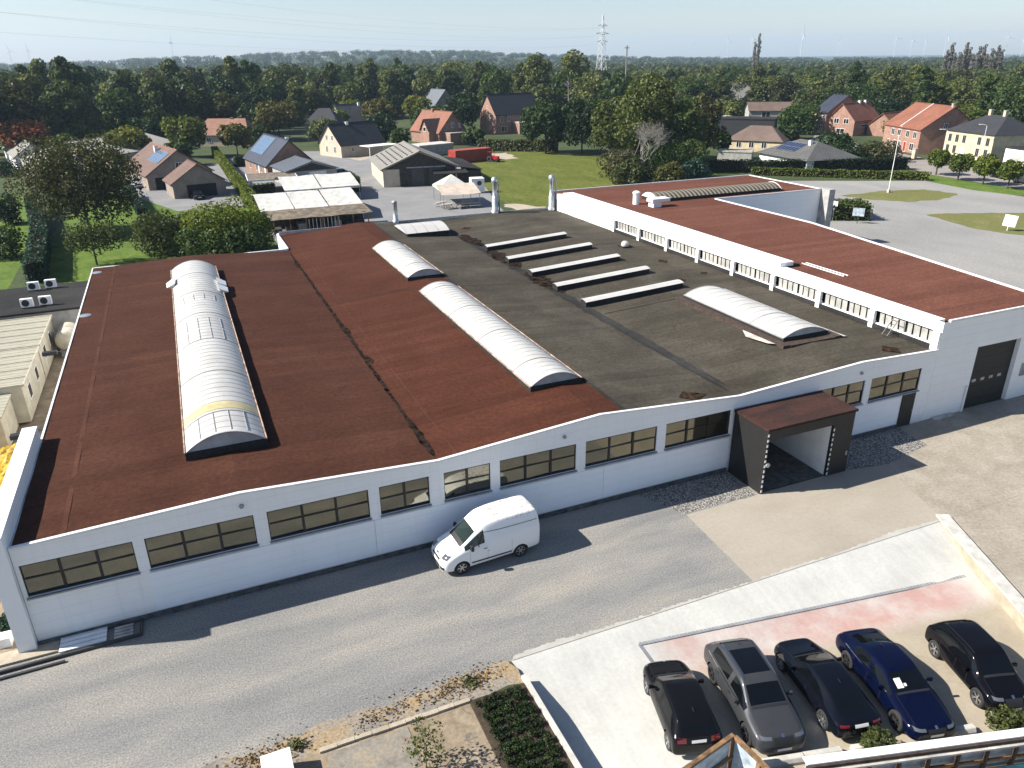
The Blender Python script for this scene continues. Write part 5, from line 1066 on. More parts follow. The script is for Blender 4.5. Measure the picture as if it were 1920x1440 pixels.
# ------------------------------------------------------------------ houses
def house(name, label, A, Bp, depth, eave, ridge, wall, roofm, wins=(), chim=(), hip=0.0, over=.35, solar=None, cat='house', cap=None, gable=None, doors=(), ridge_off=.5, skirt=0.0, frame='white_paint'):
    """local x runs along the long wall A->B, y goes back by depth (negative depth: to the right)"""
    A = Vector(A); Bp = Vector(Bp); d = Bp - A; L = d.length; rz = math.atan2(d.y, d.x); s = 1 if depth > 0 else -1; D = abs(depth)
    root = thing(name, label, cat, (A.x, A.y, 0), rz)
    Y = lambda y: s * y
    ry = D * ridge_off
    w = MB(); g = 0.0
    pts = lambda x: [(x, 0, -.1), (x, Y(D), -.1), (x, Y(D), eave), (x, Y(ry), ridge if hip == 0 else eave), (x, 0, eave)]
    if ridge <= eave: pts = lambda x: [(x, 0, -.1), (x, Y(D), -.1), (x, Y(D), eave), (x, 0, eave)]
    w.ngon(pts(0)); w.ngon(pts(L)); w.ngon([(0, 0, -.1), (L, 0, -.1), (L, 0, eave), (0, 0, eave)]); w.ngon([(0, Y(D), -.1), (L, Y(D), -.1), (L, Y(D), eave), (0, Y(D), eave)])
    wo = w.build('wall', wall, root)
    if gable:
        for x, o in ((0, -.03), (L, .03)): MB().ngon([(x + o, Y(.2), eave - .1), (x + o, Y(D - .2), eave - .1), (x + o, Y(ry), ridge - .15)]).build('gable', gable, root, fix=False)
    r = MB(); th = .16
    if ridge <= eave: r.box(-over, L + over, min(Y(-over), Y(D + over)), max(Y(-over), Y(D + over)), eave + .003, eave + .28)
    elif hip > 0:
        e = over; zz = eave - e * (ridge - eave) / ry
        c = [(-e, Y(-e), zz), (L + e, Y(-e), zz), (L + e, Y(D + e), zz), (-e, Y(D + e), zz)]; ra, rb = (hip, Y(ry), ridge), (L - hip, Y(ry), ridge)
        r.ngon([c[0], c[1], rb, ra]); r.ngon([c[1], c[2], rb]); r.ngon([c[2], c[3], ra, rb]); r.ngon([c[3], c[0], ra])
        r.ngon([(x, y, z - .02) for x, y, z in c])
    else:
        for (y0, y1) in ((-over, ry), (D + over, ry)):
            k = (ridge - eave) / (abs(y1 - y0) - over); z0 = eave - over * k; z1 = ridge
            a = [(-over, Y(y0), z0 + .02), (L + over, Y(y0), z0 + .02), (L + over, Y(y1), z1 + .02), (-over, Y(y1), z1 + .02)]
            b2 = [(x, y, z + th) for x, y, z in a]
            r.add(a + b2, [(0, 1, 2, 3), (4, 5, 6, 7), (0, 1, 5, 4), (1, 2, 6, 5), (3, 0, 4, 7)])
    ro = r.build('roof', roofm, root)
    if ridge > eave and hip == 0:
        MB().beam((-over - .01, Y(ry), ridge + th + .02), (L + over + .01, Y(ry), ridge + th + .02), .28, .12).build('ridge_cap', cap or roofm, ro)
    for x, y, hh, mt in chim:
        zc = ridge if hip == 0 else ridge - .3
        c = MB().box(x - .35, x + .35, Y(y) - .3, Y(y) + .3, eave, zc + hh).build('chimney', mt, ro)
        MB().box(x - .40, x + .40, Y(y) - .35, Y(y) + .35, zc + hh, zc + hh + .08).build('cap', 'concrete_grey', c)
    if solar:
        for (x0, x1, f0, f1, mt, side) in solar:
            y0 = ry * f0 if side == 0 else D - (D - ry) * f0; y1 = ry * f1 if side == 0 else D - (D - ry) * f1
            zz = lambda f: eave + (ridge - eave) * f + (th if hip == 0 else 0) + .10
            p = MB().ngon([(x0, Y(y0), zz(f0)), (x1, Y(y0), zz(f0)), (x1, Y(y1), zz(f1)), (x0, Y(y1), zz(f1))]); nx = max(1, int((x1 - x0) / 1.0))
            po = p.build('solar_panel', mt, ro, fix=False)
            bb = MB()
            for k in range(nx + 1):
                xk = x0 + (x1 - x0) * k / nx; bb.beam((xk, Y(y0), zz(f0) + .01), (xk, Y(y1), zz(f1) + .01), .05, .04)
            for q in (0, .5, 1): bb.beam((x0, Y(y0 + (y1 - y0) * q), zz(f0 + (f1 - f0) * q) + .01), (x1, Y(y0 + (y1 - y0) * q), zz(f0 + (f1 - f0) * q) + .01), .05, .03)
            bb.build('panel_frame', 'grey_metal', po)
    def place(bm, side, u):
        # side: a front (y=0), b back, l end x=0, r end x=L ; bm drawn in (u,z) with outward offset
        pass
    def opening(side, u, z, ww, hh, nm, fm, pm, bars=1):
        f = MB(); p = MB(); t = .07
        def X(uu, off):
            if side == 'a': return (uu, Y(-off))
            if side == 'b': return (uu, Y(D + off))
            if side == 'l': return (-off, Y(uu))
            return (L + off, Y(uu))
        def q(m, u0, u1, z0, z1, o0, o1):
            a0 = X(u0, o0); a1 = X(u1, o0); b0 = X(u0, o1); b1 = X(u1, o1)
            m.add([(*a0, z0), (*a1, z0), (*b1, z0), (*b0, z0), (*a0, z1), (*a1, z1), (*b1, z1), (*b0, z1)], [(0, 3, 2, 1), (4, 5, 6, 7), (0, 1, 5, 4), (1, 2, 6, 5), (2, 3, 7, 6), (3, 0, 4, 7)])
        q(f, u - ww / 2, u + ww / 2, z, z + t, .004, .07); q(f, u - ww / 2, u + ww / 2, z + hh - t, z + hh, .004, .07)
        for k in range(bars + 2):
            uc = u - ww / 2 + t / 2 + (ww - t) * k / (bars + 1); q(f, uc - t / 2, uc + t / 2, z + t, z + hh - t, .004, .068)
        fo = f.build(nm, fm, root); q(p, u - ww / 2 + .03, u + ww / 2 - .03, z + .03, z + hh - .03, .004, .03); p.build('pane', pm, fo)
    for (side, u, z, ww, hh) in wins: opening(side, u, z, ww, hh, 'window', frame, 'window_dark')
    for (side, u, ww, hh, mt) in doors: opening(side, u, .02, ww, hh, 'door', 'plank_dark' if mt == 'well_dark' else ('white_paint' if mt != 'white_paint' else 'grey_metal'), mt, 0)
    return root
def flat_box(name, label, A, Bp, depth, h, wall, roofm, **k): return house(name, label, A, Bp, depth, h, 0, wall, roofm, over=k.pop('over', .12), **k)
# left side
house('bungalow', 'brown brick bungalow with pale blue solar panels on its brown roof', (3.9, 124.5), (-0.4, 141.5), -11.6, 2.6, 6.5, 'brick_brown', 'tile_brown', [('l', 5.8, 3.2, 1.3, 1.3), ('a', 5, .8, 1.4, 1.4), ('a', 9, .8, 1.4, 1.4), ('a', 13, .8, 1.4, 1.4)], [(9, 4.5, .3, 'render_white')], solar=[(1.2, 8.6, .42, .82, 'solar', 0)], cat='bungalow', cap='brick_red', doors=[('l', 2.6, 2.6, 2.1, 'well_dark'), ('l', 8.5, 1.0, 2.1, 'well_dark')])
house('carport', 'small brick carport with a steep brown roof', (7.9, 112.6), (6.8, 119.4), -8.6, 2.5, 5.3, 'brick_brown', 'tile_brown', over=.4, doors=[('l', 4.6, 4.8, 2.1, 'well_dark')], cat='carport')  # the dark panel stands in for the shaded inside of the open front
house('farm_shed', 'long pale shed with striped sheet roof behind the big brown tree', (-15, 131), (-20.5, 164), -10, 2.7, 4.6, 'render_cream', 'sheet_pale', cat='shed')
house('farm_shed', 'narrow pale shed at the left edge beside the red tree', (-22.4, 168), (-28, 192), -7, 2.8, 5.2, 'render_white', 'sheet_grey', cat='shed')
house('farm_shed', 'cream shed with grey striped roof seen over a round tree', (-3.2, 160), (11.5, 178.5), 14, 2.9, 5.4, 'render_cream', 'sheet_pale', cat='shed', ridge_off=.8)
house('house', 'low house with pale orange roof at the wood edge', (15.0, 203), (28.5, 196.5), 11, 3.1, 6.8, 'render_cream', 'tile_salmon', [('a', 4, .9, 1.2, 1.3), ('a', 9, .9, 1.2, 1.3)], [(9, 5.5, .4, 'brick_red')], hip=2.2)
house('house', 'brick house with dark striped roof and solar panels beside the blue roofed garage', (25.2, 128.6), (22.7, 146.0), -9.5, 2.6, 7.0, 'brick_rust', 'tile_blue', [('a', 4.5, .9, 1.1, 1.3), ('a', 8, .9, 1.1, 1.3), ('a', 13, .9, 1.1, 1.3)], [(3.0, 5.4, .35, 'render_white')], solar=[(7.5, 16.5, .25, .92, 'solar', 0)], doors=[('a', 6.3, 1.0, 2.1, 'white_paint'), ('a', 1.6, 1.0, 2.1, 'white_paint')])
house('garage', 'garage with bluish roof, dark gable and pale door', (27.4, 117.4), (26.0, 127.2), -9.4, 2.7, 4.1, 'render_grey', 'sheet_blue', doors=[('l', 5.7, 3.2, 2.35, 'render_white')], cat='garage', gable='plank_dark')
b = thing('open_carport', 'flat brown roofed carport with white edges behind the white marquees', 'carport', (24.4, 115.6, 0), R(-3))
MB().box(-4.2, 4.2, -4.4, 4.4, 2.3, 2.44).build('roof', 'felt_brown', b); f = MB(); f.box(-4.3, -4.2, -4.5, 4.5, 2.25, 2.47).box(4.2, 4.3, -4.5, 4.5, 2.25, 2.47).box(-4.2, 4.2, -4.5, -4.4, 2.2, 2.46); f.build('fascia', 'white_paint', b)
for x, y in ((-4, -4.2), (4, -4.2), (-4, 4.2), (4, 4.2)): MB().box(x - .07, x + .07, y - .07, y + .07, 0, 2.3).build('post', 'white_paint', b)
house('house', 'cream gabled house with steep black roof and white chimney', (45.5, 157.2), (57.2, 162.0), 9.2, 2.9, 7.3, 'render_cream', 'tile_slate', [('l', 2.6, .9, .8, 1.5), ('l', 6.0, .9, .8, 1.5), ('l', 3.4, 3.7, .8, 1.2), ('l', 5.7, 3.7, .8, 1.2), ('a', 3.2, 1.2, .7, .9)], [(5.0, 4.3, .3, 'render_white')])
b = thing('awning', 'white flat awning beside the cream gabled house', 'awning', (54.5, 156.5, 0), R(20)); MB().box(-4.2, 4.2, -2, 2, 2.5, 2.62).build('roof', 'white_paint', b)
for x, y in ((-4, -1.9), (4, -1.9), (0, -1.9)): MB().box(x - .06, x + .06, y - .06, y + .06, 0, 2.5).build('post', 'white_paint', b)
house('house', 'dark brick villa in shade behind the cream gabled house', (45.0, 203), (53.5, 199), 9, 5.0, 8.6, 'brick_dark', 'tile_slate', [('a', 2, 3.4, 1.2, 1.3), ('a', 4.6, 3.4, 1.4, 1.3), ('a', 7, .8, 1.6, 1.8), ('a', 2.5, .8, 1.6, 1.6)], hip=3.0)
house('house', 'pale gabled house with grey roof at the foot of the wood', (60.5, 227), (74, 230), 9, 3.0, 8.0, 'render_cream', 'tile_grey', [('l', 4, 1, 1, 1.3)], [(8, 4, .5, 'render_white')])
# barn with lean-to
house('barn', 'large grey barn with spotted sheet roof and dark plank gable', (43.0, 108.6), (45.2, 126.5), -13.6, 3.2, 6.0, 'render_cream', 'sheet_grey', over=.5, cat='barn', gable='plank_dark', doors=[('l', 7.6, 1.0, 2.9, 'plank_dark'), ('l', 9.6, 2.6, 2.9, 'grey_metal')])
barn = [o for o in bpy.data.objects if o.name.startswith('barn')][0]
m = MB()
m.box(-.10, -.035, -13.3, -3.0, .02, 3.1); m.build('plank_front', 'plank_dark', barn); MB().box(-.2, -.105, -11.5, -4.2, 3.2, 3.4).build('door_track', 'grey_metal', barn); MB().box(-.16, -.105, -7.4, -5.2, .1, 3.1).build('sliding_door', 'dark_metal', barn); MB().box(-.16, -.105, -11.0, -8.4, .1, 3.1).build('sliding_door', 'dark_metal', barn)
MB().lathe([(0, -.3), (.22, -.28), (.22, 0)], (0, -6.8, 4.6), 10, axis='Y')
m = MB()
for k in range(6):
    for j in range(8):
        if (k + j) % 1 == 0:
            f = .14 + k * .14; xx = 1.0 + j * 2.1; yy = -6.8 * f; zz = 3.2 + 2.8 * f + .27; m.box(xx, xx + .75, yy - .16, yy + .16, zz - .06, zz + .02)
m.build('roof_spot', 'plank_dark', barn)
MB().add([(0, -13.7, 3.0), (17, -13.7, 3.0), (17, -18.5, 2.3), (0, -18.5, 2.3), (0, -13.7, 3.12), (17, -13.7, 3.12), (17, -18.5, 2.42), (0, -18.5, 2.42)], [(0, 3, 2, 1), (4, 5, 6, 7), (0, 1, 5, 4), (1, 2, 6, 5), (2, 3, 7, 6), (3, 0, 4, 7)]).build('lean_to_roof', 'felt_dark', barn)
MB().box(.4, 16.6, -18.2, -18.1, 0, 2.25).box(-.0, .1, -18.2, -13.65, 0, 2.3).build('lean_to_wall', 'plank_dark', barn)
b = MB().add([(0, 0, 2.55), (6.3, 0, 2.55), (6.3, -2.6, 2.2), (0, -2.6, 2.2), (0, 0, 2.65), (6.3, 0, 2.65), (6.3, -2.6, 2.3), (0, -2.6, 2.3)], [(0, 3, 2, 1), (4, 5, 6, 7), (0, 1, 5, 4), (1, 2, 6, 5), (2, 3, 7, 6), (3, 0, 4, 7)]).build('canopy', 'felt_dark', barn); b.location = (-.17, -8.9, 0); b.rotation_euler = (0, 0, R(-90))
# brick houses beyond the meadow
house('house', 'small orange roofed brick house with a gabled bay facing the yard', (75.2, 173.5), (71.5, 187), -9, 3.2, 8.1, 'brick_rust', 'tile_orange', [('l', 4.5, 4.2, .9, 1.3), ('l', 6.8, 4.0, .5, 1.4)], [(9, 4.2, .5, 'brick_red')])
hk = [o for o in bpy.data.objects if o.get('label', '').startswith('small orange')][0]
m = MB(); m.ngon([(1.5, 2.2, 0), (5.5, 2.2, 0), (5.5, 2.2, 3.8), (3.5, 2.2, 6.4), (1.5, 2.2, 3.8)]); m.ngon([(1.5, 2.2, 0), (1.5, -.5, 0), (1.5, -.5, 3.8), (1.5, 2.2, 3.8)]); m.ngon([(5.5, 2.2, 0), (5.5, -.5, 0), (5.5, -.5, 3.8), (5.5, 2.2, 3.8)])
m.build('bay', 'brick_orange', hk)
m = MB()
for x0 in (1.2, 5.8): m.ngon([(x0, 2.6, 3.5), (3.5, 2.6, 6.6), (3.5, -3.6, 6.6), (x0, -3.0, 3.5)])
m.build('bay_roof', 'tile_mauve', hk); MB().box(2.8, 4.2, 2.22, 2.28, 3.4, 4.6).build('window', 'white_paint', hk); MB().box(2.9, 4.1, 2.285, 2.29, 3.5, 4.5).build('pane', 'window_dark', hk)
MB().box(-3.2, -.02, -8.4, -1.5, 0, 3.0).build('extension', 'brick_orange', hk); MB().box(-3.3, -.01, -8.5, -1.4, 3.0, 3.15).build('extension_roof', 'concrete_grey', hk)
house('house', 'dark roofed house with bluish panels standing behind the small orange roofed house', (101, 258), (99, 272), -11, 4.4, 10.6, 'brick_dark', 'sheet_blue')
house('house', 'tall brick house with lit gable and big dark roof beyond the meadow', (100.3, 194.5), (116.2, 197.2), 9.4, 5.7, 11.2, 'brick_orange', 'tile_slate', [('a', 2.2, 3.4, .9, 1.7), ('a', 4.8, 3.4, .9, 1.7), ('a', 10, 3.6, 2.2, 1.1), ('l', 3, 1.0, .9, 1.3), ('l', 3, 4.4, .9, 1.3), ('l', 4.6, 7.2, .6, .9), ('a', 3, .6, 2.2, 1.6)])
hl = [o for o in bpy.data.objects if o.get('label', '').startswith('tall brick house with lit')][0]
MB().box(6.0, 11.5, -4.0, -.02, 0, 3.3).build('extension', 'brick_orange', hl); MB().box(5.9, 11.6, -4.1, -.01, 3.3, 3.45).build('extension_roof', 'concrete_white', hl); MB().box(7.6, 10, -4.06, -4.004, .3, 2.3).build('window', 'window_dark', hl)
# right side
flat_box('house', 'flat roofed house clad in blue black', (155.5, 157.5), (165.5, 147.0), 9, 4.6, 'tile_slate', 'felt_dark')
flat_box('house', 'pale grey flat roofed house behind the blue black one', (154, 174), (168.5, 169), 8, 4.0, 'render_grey', 'concrete_grey', wins=[('a', 4, 1, 2, 1.4), ('a', 9, 1, 2, 1.4)])
flat_box('house', 'white cubic house among trees at the wood edge', (190, 224), (202, 221), 8, 5.0, 'render_white', 'render_white', wins=[('a', 2, 1, 1.6, 1.8), ('a', 6, 1, 2.2, 1.8), ('a', 10, 1, 1.6, 1.8)])
house('house', 'grey slate roofed house rising behind the yellow tree', (216, 224), (216, 238), -12, 5.5, 11, 'render_grey', 'tile_grey', [('l', 4, 3, 1, 1.4)])
house('house', 'long low house with dull grey roof and red end', (203, 203), (221, 193), 8, 3.0, 5.6, 'render_grey', 'tile_mauve', [('a', 6, .6, 3, 2), ('a', 12, .6, 3, 2)])
house('house', 'white and pink stepped gable house', (222, 193.5), (226, 201), -5, 5, 9.6, 'render_white', 'tile_orange', [('a', 4, 2, 1, 1.4)])
house('bungalow', 'hipped brown roofed bungalow beside the blue black house', (133.5, 127), (141.2, 116.4), 11, 2.7, 5.6, 'brick_yellow', 'tile_mauve', [('a', 3, .9, 1.2, 1.3), ('a', 6, .9, 1.2, 1.3), ('a', 9, .9, 1.2, 1.3)], hip=4.0, cat='bungalow')
house('bungalow', 'white bungalow with dark hipped roof, navy panels and white chimney', (123.0, 88.8), (124.6, 104.5), -12, 2.55, 5.2, 'render_white', 'tile_grey', [('a', 3, .9, 1.0, 1.2), ('l', 3, .4, 1.0, 2.0)], [(5.5, 4.6, .5, 'render_white')], hip=5.0, over=.7, solar=[(6.5, 12.5, .25, .75, 'solar_navy', 0)], cat='bungalow')
house('house', 'narrow brick house with blue black roof and white bay front', (183.7, 146.4), (184.4, 152.6), -13, 5.9, 10.4, 'brick_rust', 'tile_blue', [('a', 1.6, 3.6, 1.2, 1.6), ('a', 4.4, 3.6, 1.2, 1.6), ('a', 2, .6, 1.6, 1.9)], over=.3)
house('house', 'brick house with orange roof and two chimneys between the brick neighbours', (186.4, 138.4), (199, 141.2), 8.5, 4.2, 8.4, 'brick_orange', 'tile_orange', [('l', 2.6, 3.2, 1.6, 1.4), ('l', 5.6, 3.2, 1.6, 1.4), ('l', 4, .5, 2.6, 1.4), ('a', 5, 2.3, 3, .7)], [(8, 4.2, .7, 'render_white'), (11, 4.2, .7, 'render_white')])
house('house', 'low orange roofed wing with white dormer beside the big brick house', (194, 131), (206, 134), 8, 2.8, 6.0, 'brick_orange', 'tile_orange', [('a', 4, 3.0, 1.8, 1.0), ('a', 6, .4, 3, 2)])
house('house', 'largest brick house with wide orange roof on the street', (166.2, 99.8), (172.6, 115.6), -13.5, 5.4, 10.2, 'brick_orange', 'tile_orange', [('a', 2.2, 3.3, 1.5, 1.5), ('a', 5.5, 3.3, 1.5, 1.5), ('a', 9.5, 3.3, 1.5, 1.5), ('a', 12.5, 3.3, 1.5, 1.5), ('a', 2.8, .6, 1.9, 1.6), ('a', 8.6, .6, 1.2, 1.6), ('a', 11, .6, 1.2, 1.6), ('a', 14, .6, 1.2, 1.6), ('l', 5.5, 5.6, .9, 1.2)], [(.6, 6.7, .7, 'concrete_grey')], doors=[('a', 6.0, 1.3, 2.3, 'red_paint')], over=.3)
hb = [o for o in bpy.data.objects if o.get('label', '').startswith('largest brick')][0]
MB().box(8.4, 8.6, -.3, .2, 5.3, 5.6).build('gutter', 'white_paint', hb)
ss = [o for o in hb.children if o.name.startswith('roof')][0]
MB().beam((9.0, .25, 5.50), (9.0, -6.7, 10.48), .18, .16).build('roof_joint', 'white_paint', ss)
house('house', 'yellow brick pair of houses with dark hipped roof', (166.3, 82.0), (169.6, 95.9), -12, 5.7, 9.0, 'brick_yellow', 'tile_slate', [('a', u, 3.3, .95, 1.6) for u in (1.5, 3.9, 8.4, 10.6, 12.8)] + [('a', u, .9, .95, 1.7) for u in (1.5, 3.9, 10.8, 13.0)], [(5.2, 6, 1.3, 'render_cream'), (9.4, 6, 1.3, 'render_cream')], hip=4.5, over=.3, doors=[('a', 8.3, 1.1, 2.3, 'render_white')], frame='grey_metal')
flat_box('garage', 'white garage with pale flat front beside the yellow houses', (163.0, 70.8), (164.3, 77.6), -9, 3.6, 'render_white', 'felt_dark', cat='garage', doors=[('a', 3.8, 2.6, 2.2, 'concrete_grey')])
for x, y, hh in ((157.5, 99.0, 2.2), (159.5, 94.8, 2.0), (162.0, 91.5, 1.9)):
    o = MB().box(-.4, .4, -.4, .4, 0, hh).build('gate_pillar', 'render_cream'); o.location = (x, y, 0); tag(o, 'pale gate pillar in front of the brick house on the street', 'pillar', 'pale gate pillars'); MB().box(-.48, .48, -.48, .48, hh, hh + .12).build('cap', 'concrete_grey', o)
# ------------------------------------------------------------------ marquees, shed, gazebo, containers in the paved yard
def marquee(label, x0, x1, y0, y1, e, rg):
    r = thing('marquee', label, 'marquee', ((x0 + x1) / 2, (y0 + y1) / 2, 0), 0, 'white marquees in the paved yard'); a, c = (x1 - x0) / 2, (y1 - y0) / 2
    m = MB(); n = 8; rr = random.Random(int(x0 * 7 + y0))
    rows = []
    for j in range(2 * n + 1):
        t = j / n - 1; z = e + (rg - e) * (1 - abs(t)); rows.append([(-a + 2 * a * i / 8, t * c, z - .12 * math.sin(math.pi * i / 8) * (1 - abs(t)) + rr.uniform(-.03, .03)) for i in range(9)])
    m.grid(rows); m.build('roof', 'tarp_white', r)
    m = MB(); m.grid([[(-a + 2 * a * i / 8, -c - .02, e), ][0:1] + [(-a + 2 * a * i / 8, -c - .02, e - .35)] for i in range(9)]); m.build('valance', 'tarp_white', r)
    for sx in (-1, 1):
        for sy in (-1, 1): MB().box(sx * (a - .1) - .05, sx * (a - .1) + .05, sy * (c - .1) - .05, sy * (c - .1) + .05, 0, e).build('pole', 'grey_metal', r)
    return r
marquee('white marquee at the left end of the front row', 18.6, 23.2, 81.2, 97, 2.2, 3.3); marquee('middle white marquee of the front row', 23.35, 28.0, 81.4, 97.2, 2.2, 3.3); marquee('white marquee at the right end of the front row', 28.15, 33.0, 81.6, 97.4, 2.2, 3.4)
marquee('white marquee of the back row, left one', 24.2, 30.0, 98.0, 112, 2.3, 3.6); marquee('white marquee of the back row, right one', 30.2, 36.4, 98.2, 112.2, 2.3, 3.6)
t = thing('lean_to_shed', 'old lean-to shed with brown patchy roof in front of the white marquees', 'shed', (25.8, 77, 0))
m = MB(); rr = random.Random(3)
m.grid([[(-6.9 + 13.8 * i / 10, -2.6 + 5.2 * j / 3, 2.15 + .12 * j + rr.uniform(-.06, .06)) for i in range(11)] for j in range(4)]); m.build('roof', 'felt_brown', t)
MB().box(-6.5, 6.5, 2.2, 2.3, 0, 2.3).build('rear_wall', 'plank_dark', t)
for k in range(7): MB().box(-6.4 + k * 2.1, -6.28 + k * 2.1, -2.4, -2.28, 0, 2.1).build('post', 'timber', t)
m = MB()
for k in range(9): m.box(-1.8 + k * .5, -1.7 + k * .5, -2.2, -2.1, 0, 1.9)
m.build('slatted_panel', 'kerb_stone', t)
for i in range(8): MB().box(-6.2 + i * 1.6, -5.2 + i * 1.6, -.9, .9, 0, .6 + .25 * (i % 3)).build('stored_crate', ('plank_dark', 'timber_dark', 'concrete_grey')[i % 3], t)
t = thing('gazebo', 'white pyramid gazebo with a beige front awning', 'gazebo', (49.4, 89.5, 0), R(-6))
MB().add([(-2.6, -2.6, 2.5), (2.6, -2.6, 2.5), (2.6, 2.6, 2.5), (-2.6, 2.6, 2.5), (0, 0, 4.3)], [(0, 1, 4), (1, 2, 4), (2, 3, 4), (3, 0, 4)]).build('roof', 'tarp_white', t)
m = MB(); m.box(-2.62, 2.62, -2.63, -2.6, 2.2, 2.5).box(-2.63, -2.6, -2.6, 2.6, 2.2, 2.5).box(2.6, 2.63, -2.6, 2.6, 2.2, 2.5); m.build('valance', 'tarp_white', t)
m = MB(); m.grid([[(-3.2 + 6.2 * i / 6, -7.0 + 4.6 * j / 4, 2.25 + .24 * j - .10 * math.sin(math.pi * i / 6)) for i in range(7)] for j in range(5)]); m.build('awning', 'tarp_beige', t)
for x, y in ((-2.5, -2.5), (2.5, -2.5), (-2.5, 2.5), (2.5, 2.5), (-3.0, -6.9), (2.8, -6.9)): MB().tube([(x, y, 0), (x, y, 2.45 if y > -6 else 2.2)], .05, 6).build('pole', 'grey_metal', t)
for i, (x, y, a, lab) in enumerate([(46.6, 83.5, 10, 'left one'), (48.6, 82.9, 4, 'middle one'), (50.6, 82.7, -4, 'right one'), (46.2, 85.6, 25, 'one behind on the left'), (50.3, 84.8, -8, 'one behind on the right')]):
    r = thing('picnic_bench', 'grey picnic bench under the beige awning, ' + lab, 'bench', (x, y, 0), R(a), 'picnic benches under the awning')
    MB().box(-.9, .9, -.38, .38, .70, .76).build('table_top', 'concrete_grey', r)
    for s in (-1, 1): MB().box(-.9, .9, s * .75 - .14, s * .75 + .14, .42, .47).build('seat', 'concrete_grey', r)
    for s in (-1, 1): MB().beam((s * .65, -.7, 0), (s * .65, .12, .7), .07, .07).beam((s * .65, .7, 0), (s * .65, -.12, .69), .06, .07).build('leg', 'grey_metal', r)
r = thing('cooling_unit', 'white cooling unit with a round fan beside the gazebo', 'cooling unit', (56.2, 95.9, 0), R(-10)); o = MB().box(-1.15, 1.15, -1, 1, .1, 2.5).build('casing', 'render_white', r); bevel(o, .04, 2)
MB().lathe([(.42, -1.03), (.42, -1.0)], (.25, 0, 1.7), 14, axis='Y').build('fan_ring', 'plastic_black', r); MB().lathe([(.4, -1.02), (0, -1.02)], (.25, 0, 1.7), 14, axis='Y').build('fan', 'dark_metal', r)
r = thing('shipping_container', 'dull red shipping container at the edge of the meadow', 'container', (70.4, 137.0, 0), R(13))
MB().box(-4.8, 4.8, -1.4, 1.4, .12, 2.6).build('shell', 'sheet_red', r); MB().box(-4.86, 4.86, -1.46, 1.46, 2.6, 2.7).build('roof', 'sheet_red', r)
for x in (-4.8, 4.8):
    for y in (-1.4, 1.4): MB().box(x - .1, x + .1, y - .1, y + .1, 0, 2.62).build('corner_post', 'red_paint', r)
for y in (-.7, .7): o = MB().box(-4.86, -4.81, y - .62, y + .62, .2, 2.5).build('door', 'red_paint', r); MB().tube([(-4.89, y, .3), (-4.89, y, 2.4)], .03, 5).build('bar', 'red_paint', o)
r = thing('small_tractor', 'small red tractor beside the red container', 'tractor', (74.6, 133.6, 0), R(-60))
MB().box(-.2, 1.5, -.35, .35, .6, 1.25).build('bonnet', 'paint_red', r); MB().box(-1.0, -.2, -.5, .5, .7, 1.0).build('seat', 'plastic_black', r); MB().box(-1.1, -.1, -.6, .6, 2.1, 2.2).build('cab_roof', 'paint_red', r)
for x in (-1.05, -.15):
    for y in (-.55, .55): MB().box(x - .03, x + .03, y - .03, y + .03, .9, 2.1).build('cab_post', 'plastic_black', r)
for x, y, q in ((-.6, .65, .65), (-.6, -.65, .65), (1.1, .5, .4), (1.1, -.5, .4)):
    o = MB().lathe([(q * .5, -.14), (q, -.12), (q, .12), (q * .5, .14)], (x, y, q), 16, axis='Y').build('tyre', 'rubber', r)
flat_box('garden_shed', 'pale low shed roof between barn and orange roofed house', (62.5, 150), (72, 153), 5, 2.3, 'render_grey', 'concrete_white', cat='shed')
flat_box('garden_shed', 'grey garden shelter on the lawn beyond the red annex roof', (117, 109), (122, 104), 4, 2.3, 'render_grey', 'concrete_grey', cat='shed')
# ------------------------------------------------------------------ signs, poles, masts
def sign(label, x, y, z0, w, h, face, a, pole='white_paint', tilt=0):
    r = thing('sign_board', label, 'sign', (x, y, 0), R(a)); MB().tube([(0, 0, 0), (0, 0, z0 + .2)], .05, 6).build('post', pole, r); o = MB().box(-w / 2, w / 2, -.08, -.03, z0, z0 + h).build('board', face, r); bevel(o, .02, 1); o.rotation_euler = (0, R(tilt), 0)
    return r
sign('white sign board on the dry grass island', 107.2, 35.6, .55, 1.5, 1.5, 'render_white', -62, tilt=5)
sign('grey blue sign board in front of the dense hedge block', 93.6, 47.6, 1.0, 1.5, 1.1, 'panel_blue', -55, 'dark_metal')
sign('small white sign above the dense hedge block', 92.0, 50.5, 2.0, .9, .7, 'render_white', -60)
r = thing('flag_mast', 'tall white mast on the round grass island', 'mast', (118.0, 64.3, 0)); MB().tube([(0, 0, 0), (0, 0, 4.0), (.1, .05, 9.3)], [.08, .06, .04], 8).build('pole', 'render_white', r); MB().box(-.2, .2, -.2, .2, 0, .5).build('base', 'concrete_white', r)
r = thing('utility_pole', 'bare concrete pole rising from the wood', 'pole', (245, 358, 0)); MB().tube([(0, 0, 0), (0, 0, 27)], [.5, .35], 8).build('pole', 'bark_pale', r); MB().box(-1.6, 1.6, -.1, .1, 25.6, 25.9).build('crossarm', 'bark_pale', r)
for x, y, hgt, lab in ((157.8, 86.5, 6.5, 'thin street lamp by the gate of the yellow houses'), (163.8, 82.4, 7.5, 'thin street lamp in front of the yellow houses')):
    r = thing('street_lamp', lab, 'street lamp', (x, y, 0), R(150)); MB().tube([(0, 0, 0), (0, 0, hgt), (.5, 0, hgt + .3), (1.2, 0, hgt + .35)], .06, 6).build('pole', 'render_white', r); MB().box(1.0, 1.6, -.12, .12, hgt + .28, hgt + .4).build('lamp', 'render_white', r)
